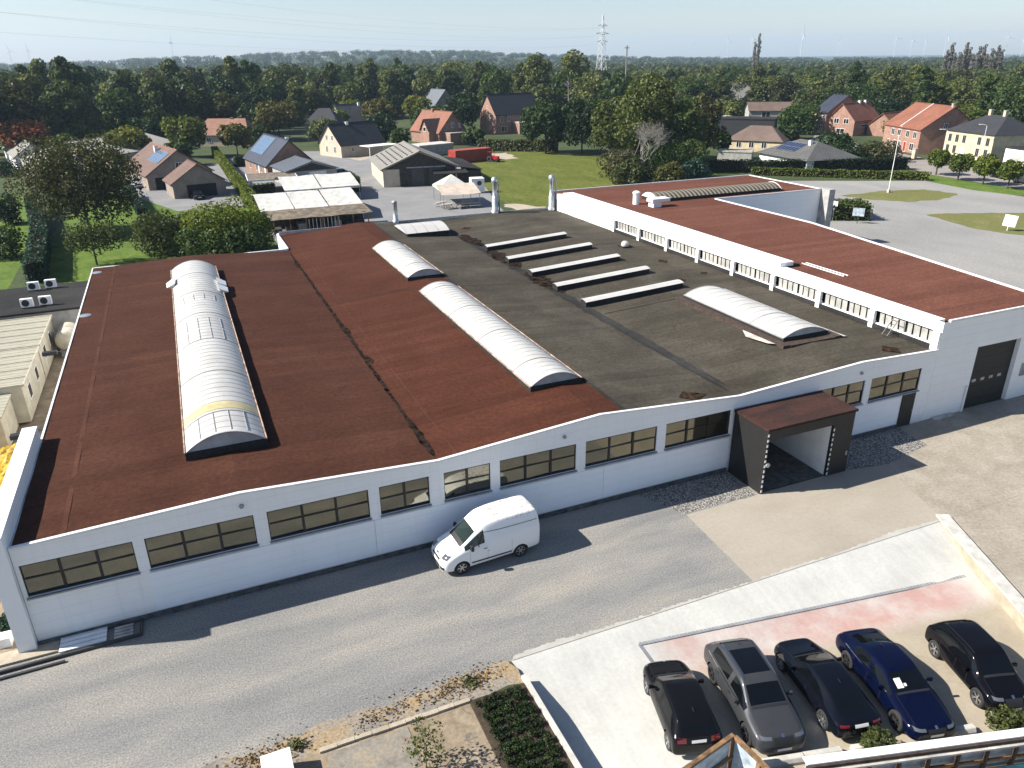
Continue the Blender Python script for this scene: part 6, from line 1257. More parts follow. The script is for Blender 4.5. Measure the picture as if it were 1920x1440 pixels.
def pylon():
    x, y = 8.67 + 690 * math.sin(R(29.68)), -29.3 + 690 * math.cos(R(29.68))
    r = thing('power_pylon', 'pale lattice power pylon standing in the wood', 'pylon', (x, y, 0), R(20)); H = 53
    hw = lambda z: 3.6 * (1 - z / H) ** 1.1 + .35
    m = MB(); zs = [0, 8, 15, 21, 26.5, 31, 35, 39, 43, 47, H]
    for a, c in zip(zs, zs[1:]):
        p = [(sx * hw(a), sy * hw(a), a) for sx, sy in ((1, 1), (-1, 1), (-1, -1), (1, -1))]; q = [(sx * hw(c), sy * hw(c), c) for sx, sy in ((1, 1), (-1, 1), (-1, -1), (1, -1))]
        for k in range(4): m.beam(p[k], q[k], .26, .26); m.beam(p[k], q[(k + 1) % 4], .13, .13); m.beam(p[(k + 1) % 4], q[k], .13, .13); m.beam(q[k], q[(k + 1) % 4], .13, .13)
    m.build('lattice', 'hazed_white', r)
    for z, l in ((33, 6.5), (39, 8), (45, 5.5)):
        m = MB()
        for s in (-1, 1): m.beam((0, 0, z + 1.2), (s * l, 0, z), .3, .3).beam((0, 0, z - .6), (s * l, 0, z), .3, .3); m.beam((s * l, 0, z), (s * l, 0, z - 1.6), .2, .2)
        m.build('crossarm', 'hazed_white', r)
    # conductors run to the upper left, sagging
    k = 0
    labs = ['top wire', 'second wire', 'third wire', 'fourth wire', 'fifth wire', 'lowest wire']
    for z, l in ((45, 5.5), (39, 8), (33, 6.5)):
        for s in (-1, 1):
            p0 = Vector((x + s * l * math.cos(R(20)), y + s * l * math.sin(R(20)), z - 1.6)); p1 = Vector((-60 + s * l, 262, z * 1.02 + (4 if s > 0 else -1)))
            pts = [p0.lerp(p1, i / 24) - Vector((0, 0, 7 * 4 * (i / 24) * (1 - i / 24))) for i in range(25)]
            o = MB().tube(pts, .015, 4).build('power_line', 'dark_metal'); tag(o, 'thin power line crossing the sky from the pylon, ' + labs[k], 'wire', 'power lines in the sky'); k += 1
pylon()
def turbine():
    r = thing('wind_turbine', '', 'wind turbine', (0, 0, 0)); MB().tube([(0, 0, 0), (0, 0, 98)], [1.9, 1.1], 10).build('tower', 'hazed_white', r)
    MB().box(-1.8, 1.8, -3, 6, 97, 101).build('nacelle', 'hazed_white', r)
    hb = MB().lathe([(0, -5.2), (1.6, -4.2), (1.6, -3)], (0, 0, 99), 10, axis='Y').build('hub', 'hazed_white', r)
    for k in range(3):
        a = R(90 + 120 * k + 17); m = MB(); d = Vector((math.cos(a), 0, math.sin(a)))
        c = Vector((0, -4, 99)); m.tube([c + d * 1.5, c + d * 10, c + d * 30, c + d * 46], [.8, 1.3, .8, .2], 6); m.build('blade', 'hazed_white', r)
    return r
tproto = turbine()
for i, (px, az, hub, lab) in enumerate([(20, -7.86, 96, 'leftmost of all the turbines'), (55, -6.91, 95, 'second from the left edge'), (325, 1.11, 85, 'standing alone above the dark wood'), (1300, 35.89, 95, 'just right of the pylon'), (1363, 38.1, 90, 'left of the single tall poplar'), (1408, 39.65, 88, 'close beside the single tall poplar'), (1500, 42.75, 82, 'right of the single tall poplar'), (1568, 44.97, 92, 'midway between single poplar and poplar row'), (1675, 48.32, 90, 'third left of the poplar row'), (1705, 49.23, 94, 'second left of the poplar row'), (1730, 49.98, 95, 'next left of the poplar row'), (1768, 51.1, 88, 'at the left end of the poplar row'), (1882, 54.32, 92, 'at the right end of the poplar row'), (1912, 55.13, 96, 'at the right edge of the photo')]):
    o = tproto if i == 0 else copy_tree(tproto)
    d = (98 - 21.4) / (112 - hub - 1.0) * 1418 if hub < 105 else 4500
    d = min(5600, max(3300, d)); o.location = (8.67 + d * math.sin(R(az)), -29.3 + d * math.cos(R(az)), 21.4 + (112 - hub) / 1418 * d - 98); o.rotation_euler = (0, 0, R(30 + 25 * (i % 4)) - R(az))
    tag(o, 'small white wind turbine on the horizon, ' + lab, None, 'wind turbines on the horizon')
# ------------------------------------------------------------------ foliage
def quads_mesh(name, P, N, size, mat, seed, aspect=(.75, 1.25)):
    """leaf clumps: one small four-sided face per point, turned to N with scatter"""
    g = np.random.default_rng(seed); n = len(P)
    N = N / (np.linalg.norm(N, axis=1, keepdims=True) + 1e-9)
    A = g.normal(size=(n, 3)); T = np.cross(N, A); T /= (np.linalg.norm(T, axis=1, keepdims=True) + 1e-9); Bt = np.cross(N, T)
    s = (size * g.uniform(aspect[0], aspect[1], n))[:, None]; k = g.uniform(.55, .95, n)[:, None]
    bend = N * s * g.uniform(-.25, .25, n)[:, None]
    V = np.stack([P - T * s, P - Bt * s * k + bend, P + T * s, P + Bt * s * k + bend], 1).reshape(-1, 3)
    me = bpy.data.meshes.new(name); me.vertices.add(4 * n); me.vertices.foreach_set('co', V.astype(np.float32).ravel())
    me.loops.add(4 * n); me.loops.foreach_set('vertex_index', np.arange(4 * n, dtype=np.int32))
    me.polygons.add(n); me.polygons.foreach_set('loop_start', np.arange(0, 4 * n, 4, dtype=np.int32))
    me.materials.append(MATS[mat]); me.update(calc_edges=True); me.validate(); return me
def crown_points(blobs, n, seed, up=.35, scatter=.55, shell=.72, droop=0.0):
    g = np.random.default_rng(seed); B = np.array(blobs, float); wgt = B[:, 3] ** 2; idx = g.choice(len(B), n, p=wgt / wgt.sum())
    D = g.normal(size=(n, 3)); D[:, 2] = D[:, 2] * .9 + .18; D /= np.linalg.norm(D, axis=1, keepdims=True)
    r = B[idx, 3] * (shell + (1 - shell) * g.uniform(0, 1, n) ** .7) * np.where(g.uniform(size=n) < .10, g.uniform(1.0, 1.28, n), 1)
    P = B[idx, :3] + D * r[:, None] * np.array([1, 1, .82])
    N = D + g.normal(size=(n, 3)) * scatter; N[:, 2] += up
    return P, N
def blobs_round(H, Rc, hb, seed, k=20, rr=(.30, .46), flat=0.0, squash=1.0):
    g = random.Random(seed); out = []; cz = (hb + H) / 2; b = (H - hb) / 2
    for i in range(k):
        t = i / max(1, k - 1); z = -.75 + 1.5 * t; a = i * 2.39996 + g.uniform(-.5, .5); q = math.sqrt(max(0, 1 - z * z)) * g.uniform(.45, .78)
        r = Rc * g.uniform(*rr); out.append((Rc * q * math.cos(a), Rc * q * math.sin(a), cz + b * z * .78, r))
    out.append((0, 0, cz, Rc * .5)); out.append((g.uniform(-.2, .2) * Rc, g.uniform(-.2, .2) * Rc, H - Rc * .38, Rc * .36)); return out
def blobs_tall(H, Rc, hb, seed, k=22):
    g = random.Random(seed); out = []
    for i in range(k):
        t = i / (k - 1); z = hb + (H - hb - Rc * .3) * t; env = math.sin(math.pi * (0.12 + .80 * t)) ** .6; a = i * 2.39996; q = Rc * env * g.uniform(.2, .62)
        out.append((q * math.cos(a), q * math.sin(a), z, Rc * g.uniform(.28, .42)))
    return out
def blobs_cone(H, Rc, hb, k=26):
    g = random.Random(5); out = []
    for i in range(k):
        t = i / (k - 1); R_ = Rc * (1 - t) ** .8; a = i * 2.39996; out.append((R_ * .62 * math.cos(a), R_ * .62 * math.sin(a), hb + (H - hb - .4) * t, max(.35, R_ * .5)))
    return out
def blobs_poplar(H, Rc, hb, k=26):
    g = random.Random(8); return [(g.uniform(-.35, .35) * Rc, g.uniform(-.35, .35) * Rc, hb + (H - hb - Rc * .4) * i / (k - 1), Rc * (.42 + .38 * math.sin(math.pi * (.15 + .75 * i / (k - 1))))) for i in range(k)]
def limbs(H, hb, blobs, r0, seed, lean=0.0, nl=9):
    g = random.Random(seed); b = MB(); top = Vector((lean, 0, hb + (H - hb) * .6))
    tr = [Vector((0, 0, -.15)), Vector((lean * .15, .02, hb * .5)), Vector((lean * .4, -.03, hb)), Vector((lean * .8, .04, hb + (H - hb) * .3)), top]
    b.tube(tr, [r0 * 1.25, r0, r0 * .85, r0 * .55, r0 * .2], 8)
    for q in g.sample(blobs, min(nl, len(blobs))):
        e = Vector(q[:3]); z = max(hb * .75, min(e.z - .15 * H, hb + (H - hb) * .5)); s = Vector((lean * .4, 0, z)); m_ = s.lerp(e, .5) + Vector((0, 0, -.05 * H * .3)); b.tube([s, m_, e], [r0 * .45, r0 * .3, r0 * .08], 5)
    return b
PROTO = {}
def tree_proto(key, kind, H, Rc, hb, n, leaf, size, seed, bark='bark', scatter=.55, **k):
    bl = {'round': lambda: blobs_round(H, Rc, hb, seed, **k), 'tall': lambda: blobs_tall(H, Rc, hb, seed), 'cone': lambda: blobs_cone(H, Rc, hb), 'poplar': lambda: blobs_poplar(H, Rc, hb)}[kind]()
    P, N = crown_points(bl, n, seed, scatter=scatter)
    lo = 0.12
    P[:, 2] = np.maximum(P[:, 2], lo)
    crown = quads_mesh('crown', P, N, size, leaf, seed); trunk = limbs(H, hb, bl, max(.10, H * .018), seed).mesh('trunk', bark)
    PROTO[key] = (crown, trunk, H, Rc); return PROTO[key]
def plant(key, name, label, cat, x, y, sxy=1.0, sz=1.0, rz=0.0, group=None, z=0.0):
    crown, trunk, H, Rc = PROTO[key]
    r = thing(name, label, cat, (x, y, z), rz, group); r.scale = (sxy, sxy, sz)
    for nm, me in (('crown', crown), ('trunk', trunk)):
        if me is None: continue
        o = bpy.data.objects.new(nm, me); COL.objects.link(o); o.parent = r
    return r
def tree(label, x, y, H, Rc, leaf, n, size, seed, kind='round', hb=None, name='tree', cat='tree', bark='bark', group=None, **k):
    tree_proto('_', kind, H, Rc, H * .28 if hb is None else hb, n, leaf, size, seed, bark, **k); return plant('_', name, label, cat, x, y, group=group)
def shrub(label, x, y, H, Rc, leaf, n, size, seed, name='shrub', cat='shrub', group=None):
    bl = blobs_round(H, Rc, -H * .15, seed, 14, (.34, .5)); P, N = crown_points(bl, n, seed); m = P[:, 2] > .03; P, N = P[m], N[m]
    crown = quads_mesh('crown', P, N, size, leaf, seed); st = MB(); g = random.Random(seed)
    for i in range(6): st.tube([(g.uniform(-.2, .2), g.uniform(-.2, .2), -.05), (g.uniform(-.5, .5) * Rc, g.uniform(-.5, .5) * Rc, H * .75)], [.06, .02], 5)
    PROTO['_'] = (crown, st.mesh('stem', 'bark'), H, Rc); r = plant('_', name, label, cat, x, y, group=group)
    for c in r.children:
        if c.name.startswith('trunk'): c.name = 'stem'
    return r
# --- garden trees and shrubs
T_ = tree
T_('large loose brown green tree filling the garden left of the bungalow', -3.4, 88.8, 13.4, 7.9, 'leaf_brown', 20000, .16, 1, hb=.4, scatter=.9, k=40, rr=(.24, .38))
T_('small spreading fruit tree on the lawn behind the red roof', -1.3, 67.9, 4.7, 3.2, 'leaf_olive', 3600, .12, 2, hb=1.5, scatter=.8)
T_('tree with bright red autumn leaves at the left', -21.6, 184, 9.2, 5.4, 'leaf_red', 2600, .36, 3)
T_('yellow green tree rising behind the big brown tree', -10.3, 201.6, 10.0, 4.8, 'leaf_bright', 2200, .40, 4)
for x, y, H, Rc, lf, n, sd, lab in ((5.6, 70.0, 5.9, 3.0, 'leaf_olive', 3000, 11, 'olive shrub at the left end of the tall shrubs behind the red roof'), (8.6, 71.5, 5.0, 3.2, 'leaf_olive', 2800, 12, 'brownish shrub between the tall shrubs behind the red roof'), (12.7, 66.6, 6.8, 4.4, 'leaf_bright', 6000, 13, 'largest bright green shrub behind the red roof'), (16.0, 67.3, 5.2, 3.0, 'leaf_bright', 3000, 14, 'bright shrub by the white wall at the end of the shrubs'), (10.4, 64.0, 4.6, 3.2, 'leaf_green', 3200, 15, 'dark green shrub in front of the tall shrubs, nearest the roof edge'), (14.5, 62.5, 4.4, 3.0, 'leaf_green', 3000, 16, 'dark green shrub below the largest bright shrub')):
    shrub(lab, x, y, H, Rc, lf, n, .16, sd, group='tall shrubs behind the red roof')
for x, y, H, Rc, lf, n, sd, lab in ((12.7, 176.3, 9.4, 5.2, 'leaf_yellow', 2600, 21, 'round topped tree in front of the pale orange roof'), (0.2, 171.5, 7.4, 5.0, 'leaf_yellow', 2200, 22, 'round topped tree in front of the striped shed roof'), (23.5, 174.2, 7.4, 4.2, 'leaf_autumn', 2000, 23, 'round topped tree right of the pale orange roof'), (38.1, 208.0, 10.6, 6.2, 'leaf_autumn', 3000, 24, 'largest round topped tree behind the solar roofed brick house'), (66.7, 240.6, 9.2, 4.9, 'leaf_yellow', 2000, 25, 'yellow green round tree above the steep black roof'), (72.0, 226.0, 9.2, 5.8, 'leaf_autumn', 2400, 26, 'russet round tree beside the yellow green one above the black roof'), (57.9, 222.3, 7.0, 3.9, 'leaf_bright', 1500, 27, 'small bright tree behind the cream gabled house'), (86.0, 228.9, 10.6, 5.2, 'leaf_yellow', 2200, 28, 'yellowing tree left of the bluish panelled roof')):
    T_(lab, x, y, H, Rc, lf, n, .40, sd, group='round topped garden trees')
for x, y, H, Rc, lf, n, sd, lab in ((56.8, 166.5, 6.2, 3.2, 'leaf_dark', 1400, 31, 'small dark tree at the end of the black roof'), (64, 172, 5.0, 3.0, 'leaf_green', 1200, 32, 'small green tree beside the orange roofed house'), (91.5, 201.6, 11.6, 6.2, 'leaf_dark', 2600, 33, 'dense dark tree between the two brick houses beyond the meadow'), (91.9, 142.4, 12.4, 6.2, 'leaf_dark', 5200, 34, 'big dark green tree at the far left end of the meadow'), (98.6, 136.5, 13.2, 6.2, 'leaf_dark', 5200, 35, 'big dark green tree beside its twin at the far end of the meadow'), (104, 129, 10.5, 5.0, 'leaf_green', 3600, 36, 'dark green tree right of the two big twins'),
    (97.6, 119.5, 14.4, 6.2, 'leaf_khaki_lit', 5600, 37, 'tall olive tree at the right side of the meadow'), (94.5, 103.5, 18.8, 6.0, 'leaf_khaki_lit', 6500, 38, 'tallest loose grey brown tree at the right side of the meadow'), (101.3, 101.5, 14.0, 4.8, 'leaf_green', 4600, 39, 'olive tree right of the tallest loose tree'), (116.0, 113.6, 14.6, 5.0, 'leaf_brown', 4000, 40, 'brownish tree at the back of the garden lawn'), (108, 122, 13.2, 5.6, 'leaf_green', 4200, 41, 'green tree between olive tree and garden lawn')):
    T_(lab, x, y, H, Rc, lf, n, .30 if y < 140 else .38, sd, hb=H * (.10 if y < 140 else .2), scatter=.75)
for x, y, H, Rc, lf, n, sd, lab in ((91.8, 92.6, 7.3, 4.6, 'leaf_green', 3600, 51, 'green shrub at the meadow corner nearest the red annex roof'), (87.0, 99.4, 5.8, 4.4, 'leaf_brown', 3000, 52, 'brown shrub on the meadow edge below the pale bare tree'), (98.2, 92.6, 7.6, 3.8, 'leaf_green', 3400, 53, 'dark shrub by the end of the clipped hedge'), (84.6, 92, 4.6, 3.4, 'leaf_olive', 2400, 54, 'low olive shrub behind the white rear parapet'), (89.5, 87.0, 4.2, 3.0, 'leaf_autumn', 2400, 55, 'rusty autumn shrub behind the red annex roof'), (96, 106, 7.0, 4.0, 'leaf_brown', 3000, 56, 'brown shrub in the thicket between the tall trees'), (95.0, 87.5, 4.6, 3.0, 'leaf_blue', 2400, 57, 'bluish shrub behind the red annex roof')):
    shrub(lab, x, y, H, Rc, lf, n, .22, sd)
for x, y, H, Rc, lf, n, sd, lab in ((224, 217.0, 14.5, 8.4, 'leaf_khaki_lit', 2600, 361, 'khaki tree left of the stepped gable at the wood edge'), (224.0, 232.5, 15.3, 7.6, 'leaf_olive', 2600, 362, 'olive tree behind the grey slate roof'), (206.0, 236.9, 12.7, 8.0, 'leaf_khaki_lit', 2600, 363, 'khaki tree behind the white cubic house'), (222.5, 168.4, 13.6, 8.0, 'leaf_green', 2800, 364, 'green tree between the narrow brick house and the largest brick house'), (245.5, 173.6, 14.7, 9.6, 'leaf_khaki_lit', 3000, 365, 'broad khaki tree behind the largest orange roof'), (250.2, 162.4, 14.0, 9.0, 'leaf_khaki_lit', 3000, 366, 'broad khaki tree behind the bright rounded tree'), (241.3, 138.2, 13.8, 9.4, 'leaf_olive', 3000, 367, 'broad olive tree behind the yellow houses'), (231.9, 122.9, 14.3, 8.4, 'leaf_green', 2800, 368, 'tall green tree at the right edge behind the white garage'), (145.5, 219.9, 17.6, 6.6, 'leaf_khaki_lit', 2600, 369, 'khaki tree in front of the power pylon'), (176, 214, 11, 6.5, 'leaf_olive', 2400, 370, 'olive tree left of the white cubic house'), (172, 196, 9.0, 5.5, 'leaf_green', 2200, 371, 'green tree behind the pale grey flat house'), (120, 205, 9.5, 5.5, 'leaf_green', 2200, 372, 'green tree right of the tall brick house'), (128, 182, 10.5, 6.0, 'leaf_olive', 2400, 373, 'olive tree behind the big dark meadow trees'), (134, 160, 11.5, 6.0, 'leaf_khaki_lit', 2600, 374, 'khaki tree between the meadow trees and the flat roofed houses'), (125, 142, 11.0, 5.5, 'leaf_brown', 2400, 375, 'brownish tree in the thicket before the flat roofed houses'), (111, 145, 12, 5.8, 'leaf_green', 2600, 376, 'green tree behind the thicket at the meadow'),
    (84, 212, 8.0, 4.6, 'leaf_green', 1800, 377, 'green tree behind the orange roofed house'), (48, 190, 7.0, 4.6, 'leaf_olive', 1800, 378, 'olive garden tree in front of the dark villa'), (29, 186, 6.0, 4.0, 'leaf_green', 1600, 379, 'green garden tree left of the dark villa'), (33, 214, 10, 5.5, 'leaf_dark', 2000, 380, 'dark tree between pale orange roof and dark villa'), (4, 200, 8.6, 5.0, 'leaf_dark', 2000, 381, 'dark garden tree behind the striped shed roof'), (-14, 178, 6.6, 4.2, 'leaf_green', 1600, 382, 'green garden tree between the two pale sheds'), (10, 160, 5.0, 3.4, 'leaf_green', 1500, 383, 'small green tree behind the brown roofed bungalow'), (65, 196, 7.4, 4.6, 'leaf_dark', 1700, 384, 'dark tree left of the orange roofed house'), (89, 214, 8, 4.4, 'leaf_autumn', 1600, 385, 'rusty tree left of the tall brick house'), (83, 168, 4.5, 3.2, 'leaf_green', 1500, 386, 'low green tree at the end of the loose hedge'), (196, 160, 9, 5.0, 'leaf_green', 2000, 387, 'green tree behind the narrow brick house'), (172, 176, 8.5, 5.0, 'leaf_khaki_lit', 2000, 388, 'khaki tree behind the blue black house')):
    T_(lab, x, y, H, Rc, lf, n, .40, sd, hb=H * .1)
def bare_tree(label, x, y, H, seed):
    r = thing('bare_tree', label, 'tree', (x, y, 0)); g = random.Random(seed); tr = MB(); br = MB()
    def grow(b, p, d, l, rad, dep):
        e = p + d * l; b.tube([p, p.lerp(e, .5) + Vector((g.uniform(-.1, .1), g.uniform(-.1, .1), 0)) * l, e], [rad, rad * .8, rad * .6], 4)
        if dep == 0: return
        for _ in range(g.choice((2, 3, 3))):
            nd = (d * .55 + Vector((g.uniform(-1, 1), g.uniform(-1, 1), g.uniform(-.25, .75)))).normalized(); grow(br, e.lerp(p, g.uniform(0, .3)), nd, l * g.uniform(.6, .82), rad * .6, dep - 1)
    for k in range(3): grow(tr, Vector((g.uniform(-.9, .9), g.uniform(-.9, .9), -.1)), Vector((g.uniform(-.2, .2), g.uniform(-.2, .2), 1)).normalized(), H * .20, .17, 6)
    tr.build('trunk', 'bark_pale', r); br.build('branches', 'bark_pale', r)
bare_tree('pale bare tree with silvery branches at the meadow edge', 86.6, 92.4, 23.0, 6)
for x, y, H, Rc, lf, n, sd, lab in ((193.5, 202.3, 8.0, 5.4, 'leaf_autumn', 1800, 61, 'small orange yellow tree beside the pale grey flat house'), (118.5, 117.5, 8.0, 3.3, 'leaf_green', 1800, 62, 'slim green tree left of the blue black house'), (127, 121, 5.6, 2.7, 'leaf_green', 1400, 63, 'small green tree in front of the blue black house'), (148.0, 122.7, 5.6, 3.4, 'leaf_dark', 1600, 64, 'small dark tree at the end of the hipped brown roof'), (144.5, 103.6, 5.6, 4.0, 'leaf_dark', 2600, 65, 'dense dark ball shaped tree behind the white bungalow'), (166.2, 138.6, 8.4, 5.6, 'leaf_green', 2200, 66, 'green tree left of the narrow brick house'), (208.5, 177.7, 12.0, 7.4, 'leaf_olive', 2400, 67, 'olive tree behind the stepped gable'), (178, 150, 9.0, 5.0, 'leaf_green', 2000, 68, 'green tree against the narrow brick house'), (182.0, 118.0, 6.0, 5.0, 'leaf_bright', 1800, 69, 'bright green tree between the largest brick house and the yellow houses'), (226, 136, 7.0, 6.6, 'leaf_bright', 1800, 70, 'bright rounded tree behind the yellow houses'), (212, 150, 10, 6, 'leaf_dark', 2000, 71, 'dark tree behind the two chimneys')):
    T_(lab, x, y, H, Rc, lf, n, .36, sd, hb=H * .15)
for x, y, H, Rc, lf, sd, lab in ((-14.4, 100.5, 4.6, 1.9, 'leaf_dark', 81, 'dark upright conifer on the left lawn'), (-11.8, 76.9, 3.8, 2.8, 'leaf_green', 82, 'dark shrub on the left lawn near the frame edge'), (-23.6, 159.7, 3.4, 3.4, 'leaf_dark', 83, 'dark shrub in front of the narrow pale shed')):
    shrub(lab, x, y, H, Rc, lf, 2200, .16, sd)
for x, y, H, Rc, lf, sd, lab in ((140.6, 96.7, 3.6, 5.0, 'leaf_dark', 91, 'wide dark shrub mass behind the tall dark hedge, left part'), (148.4, 94.9, 3.9, 5.2, 'leaf_brown', 92, 'wide brownish shrub mass behind the tall dark hedge, right part'), (134.5, 96.5, 2.7, 3.2, 'leaf_bright', 93, 'bright rounded shrub in front of the white bungalow'), (127.5, 99.0, 2.4, 3.0, 'leaf_bright', 94, 'bright shrub left of the white bungalow'), (153.5, 101.5, 3.0, 3.0, 'leaf_green', 95, 'dark shrub in front of the largest brick house')):
    shrub(lab, x, y, H, Rc, lf, 3000, .24, sd)
# clipped street trees
tree_proto('lolly', 'round', 3.75, 1.62, 1.15, 2600, 'leaf_bright', .15, 101, 'bark', k=22, rr=(.36, .48))
for x, y, s, lab in ((142.2, 75.0, 1.0, 'first in the row, beside the driveway'), (139.9, 68.5, 1.0, 'second in the row, before the yellow houses'), (139.3, 63.1, 1.02, 'third in the row'), (138.7, 58.1, 1.0, 'last in the row, nearest the right edge')):
    plant('lolly', 'clipped_tree', 'round clipped street tree, ' + lab, 'tree', x, y, s * 1.36, s * 1.28, x, 'round clipped trees along the street')
# --- hedges
def hedge(name, label, path, w, h, leaf, dens, size, seed, group=None):
    g = np.random.default_rng(seed); Ps, Ns = [], []; core = MB()
    for (a, c) in zip(path, path[1:]):
        a = np.array(a, float); c = np.array(c, float); L = np.linalg.norm(c - a); d = (c - a) / L; nr = np.array([-d[1], d[0]])
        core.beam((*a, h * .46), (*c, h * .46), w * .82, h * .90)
        for (area, fn) in ((L * w, 't'), (L * h, 's'), (L * h, 'q'), (w * h, 'e'), (w * h, 'f')):
            n = int(area * dens); u = g.uniform(-.02, 1.02, n) * L; v = g.uniform(0, 1, n); j = g.normal(0, .05, n)
            if fn == 't': q = a + d * u[:, None] + nr * ((v - .5) * w)[:, None]; P = np.c_[q, h + j + .06 * np.sin(u * 1.3)]; N = np.tile([0, 0, 1.0], (n, 1))
            elif fn in 'sq': s = 1 if fn == 's' else -1; q = a + d * u[:, None] + nr * (s * w / 2 + j)[:, None]; P = np.c_[q, v * h]; N = np.tile([nr[0] * s, nr[1] * s, .25], (n, 1))
            else: s = 0 if fn == 'e' else L; q = a + d * (s + j)[:, None] + nr * ((v - .5) * w)[:, None]; P = np.c_[q, g.uniform(0, h, n)]; sg = -1 if fn == 'e' else 1; N = np.tile([d[0] * sg, d[1] * sg, .2], (n, 1))
            Ps.append(P); Ns.append(N)
    P = np.concatenate(Ps); N = np.concatenate(Ns); N = N + g.normal(size=N.shape) * .55
    o = bpy.data.objects.new(name, quads_mesh(name, P, N, size, leaf, seed)); COL.objects.link(o); tag(o, label, 'hedge', group)
    core.build('inner_core', 'moss_strip', o); return o  # solid dark box behind the leaves
hedge('hedge', 'bright low clipped hedge along the gravel yard', [(112.1, 91.0), (135.0, 71.2)], 1.6, 1.35, 'leaf_bright', 20, .16, 1)
hedge('hedge', 'tall dark hedge behind the bright low hedge', [(104.0, 100.5), (117.2, 91.8), (143.5, 83.4)], 1.8, 2.3, 'leaf_dark', 14, .18, 2)
hedge('hedge', 'dense hedge block beside the annex end wall', [(88.0, 55.2), (97.5, 50.2)], 5.0, 2.2, 'leaf_green', 18, .16, 3)
hedge('hedge', 'long bright hedge between the bungalow and the paved yard', [(18.5, 178), (19.1, 110), (19.4, 82)], 1.3, 2.0, 'leaf_bright', 18, .17, 4)
hedge('hedge', 'bluish hedge along the left lawn behind the flat annex', [(-6.6, 62), (-8.0, 80), (-12.5, 110)], 1.8, 2.4, 'leaf_blue', 16, .15, 5)
hedge('hedge', 'bluish hedge along the forecourt of the small carport', [(5.2, 72.9), (1.2, 118)], 1.1, 1.8, 'leaf_blue', 16, .15, 6)
hedge('hedge', 'low dark hedge at the back of the flat annex', [(-13, 50.3), (-1.0, 50.3)], 1.2, 2.0, 'leaf_dark', 18, .15, 7)
hedge('hedge', 'dark square hedge behind the solar roofed brick house', [(21.0, 152), (25.5, 153.5)], 1.4, 2.2, 'leaf_dark', 14, .18, 8)
hedge('hedge', 'hedge between the flat carport and the white marquees', [(20.4, 109.5), (24, 110.0)], 1.0, 2.0, 'leaf_green', 16, .16, 9)
hedge('hedge', 'square green hedge at the end of the white marquees', [(37.6, 106), (37.9, 112)], 1.2, 2.4, 'leaf_green', 16, .16, 10)
hedge('hedge', 'loose hedge along the far edge of the meadow', [(80, 156.5), (88, 150.5), (96, 144.5)], 2.4, 2.6, 'leaf_olive', 10, .26, 11)
hedge('hedge', 'small dark hedge between the yellow houses and the white garage', [(163.8, 79.4), (165, 81.4)], 1.0, 2.0, 'leaf_dark', 12, .2, 12)
hedge('hedge', 'low dark hedge in front of the largest brick house', [(160.5, 104), (165.0, 112)], 1.2, 1.5, 'leaf_dark', 12, .2, 13)
# --- foreground planting
shrub('leafy shrub in front of the black fastback by the white topped screen', 27.35, -16.95, 1.15, .62, 'leaf_olive', 1500, .055, 201, group='shrubs by the screen').location.z = -.65
shrub('leafy shrub between the last two cars by the white topped screen', 32.3, -18.1, 1.05, .60, 'leaf_olive', 1400, .055, 202, group='shrubs by the screen').location.z = -.65
bl = blobs_round(2.0, .85, .25, 203, 16, (.26, .4)); P, N = crown_points(bl, 420, 203, scatter=.9); PROTO['_'] = (quads_mesh('crown', P, N, .055, 'leaf_olive', 203), limbs(1.9, .2, bl, .025, 203, nl=14).mesh('stem', 'bark'), 2, .8)
plant('_', 'sapling', 'sparse young sapling on the bare plot beside the planted bed', 'sapling', 13.0, -11.75)
bl = [(0, 0, .14, .17), (.1, .05, .2, .12), (-.08, .08, .2, .12), (.02, -.1, .18, .12)]; P, N = crown_points(bl, 150, 204, scatter=.8, shell=.3); PROTO['tuft'] = (quads_mesh('foliage', P, N, .036, 'leaf_dark', 204), None, .3, .2)
k = 0
for i in range(6):
    for j in range(16):
        x = 15.50 + i * .30 + (.12 if j % 2 else 0) + rng.uniform(-.04, .04); y = -10.05 - j * .34 + rng.uniform(-.05, .05)
        o = bpy.data.objects.new('bed_plant', PROTO['tuft'][0]); COL.objects.link(o); o.location = (x, y, .06); s = rng.uniform(.72, 1.02); o.scale = (s, s, s); o.rotation_euler = (0, 0, rng.uniform(0, 6))
        tag(o, 'low dark green plant growing in the rows of the planted bed', 'plant', 'plants in rows in the planted bed')
g = np.random.default_rng(5); n = 2600; u = g.uniform(size=n); x = 0.5 + 16.8 * u ** .8; y = -9.35 + .75 * u - g.normal(0, .28, n) - .1
m = (np.sin(x * 1.7) + np.sin(x * .9 + 1) + g.normal(0, .8, n)) > .1; x, y = x[m], y[m]; P = np.c_[x, y, g.uniform(.01, .12, len(x))]; N = g.normal(size=P.shape) + [0, 0, .4]
o = bpy.data.objects.new('dry_weeds', quads_mesh('dry_weeds', P, N, .05, 'leaf_straw', 5)); COL.objects.link(o); tag(o, 'dry orange weeds scattered along the gravel verge', 'weeds', None, 'stuff')
for i, (x, y, lab) in enumerate(((9.2, -9.15, 'small green weed in the gravel verge near the white cabinet'), (15.6, -8.9, 'green weed clump in the gravel verge beside the planted bed'))): shrub(lab, x, y, .28, .3, 'leaf_olive', 120, .05, 300 + i, name='weed', cat='weed')
shrub('bright green bush at the left edge beside the hall corner', -1.0, 4.3, 1.7, .85, 'leaf_vivid', 1600, .08, 310); shrub('grey green low bush at the left edge', -.72, 1.75, .75, .5, 'leaf_blue', 900, .06, 311)
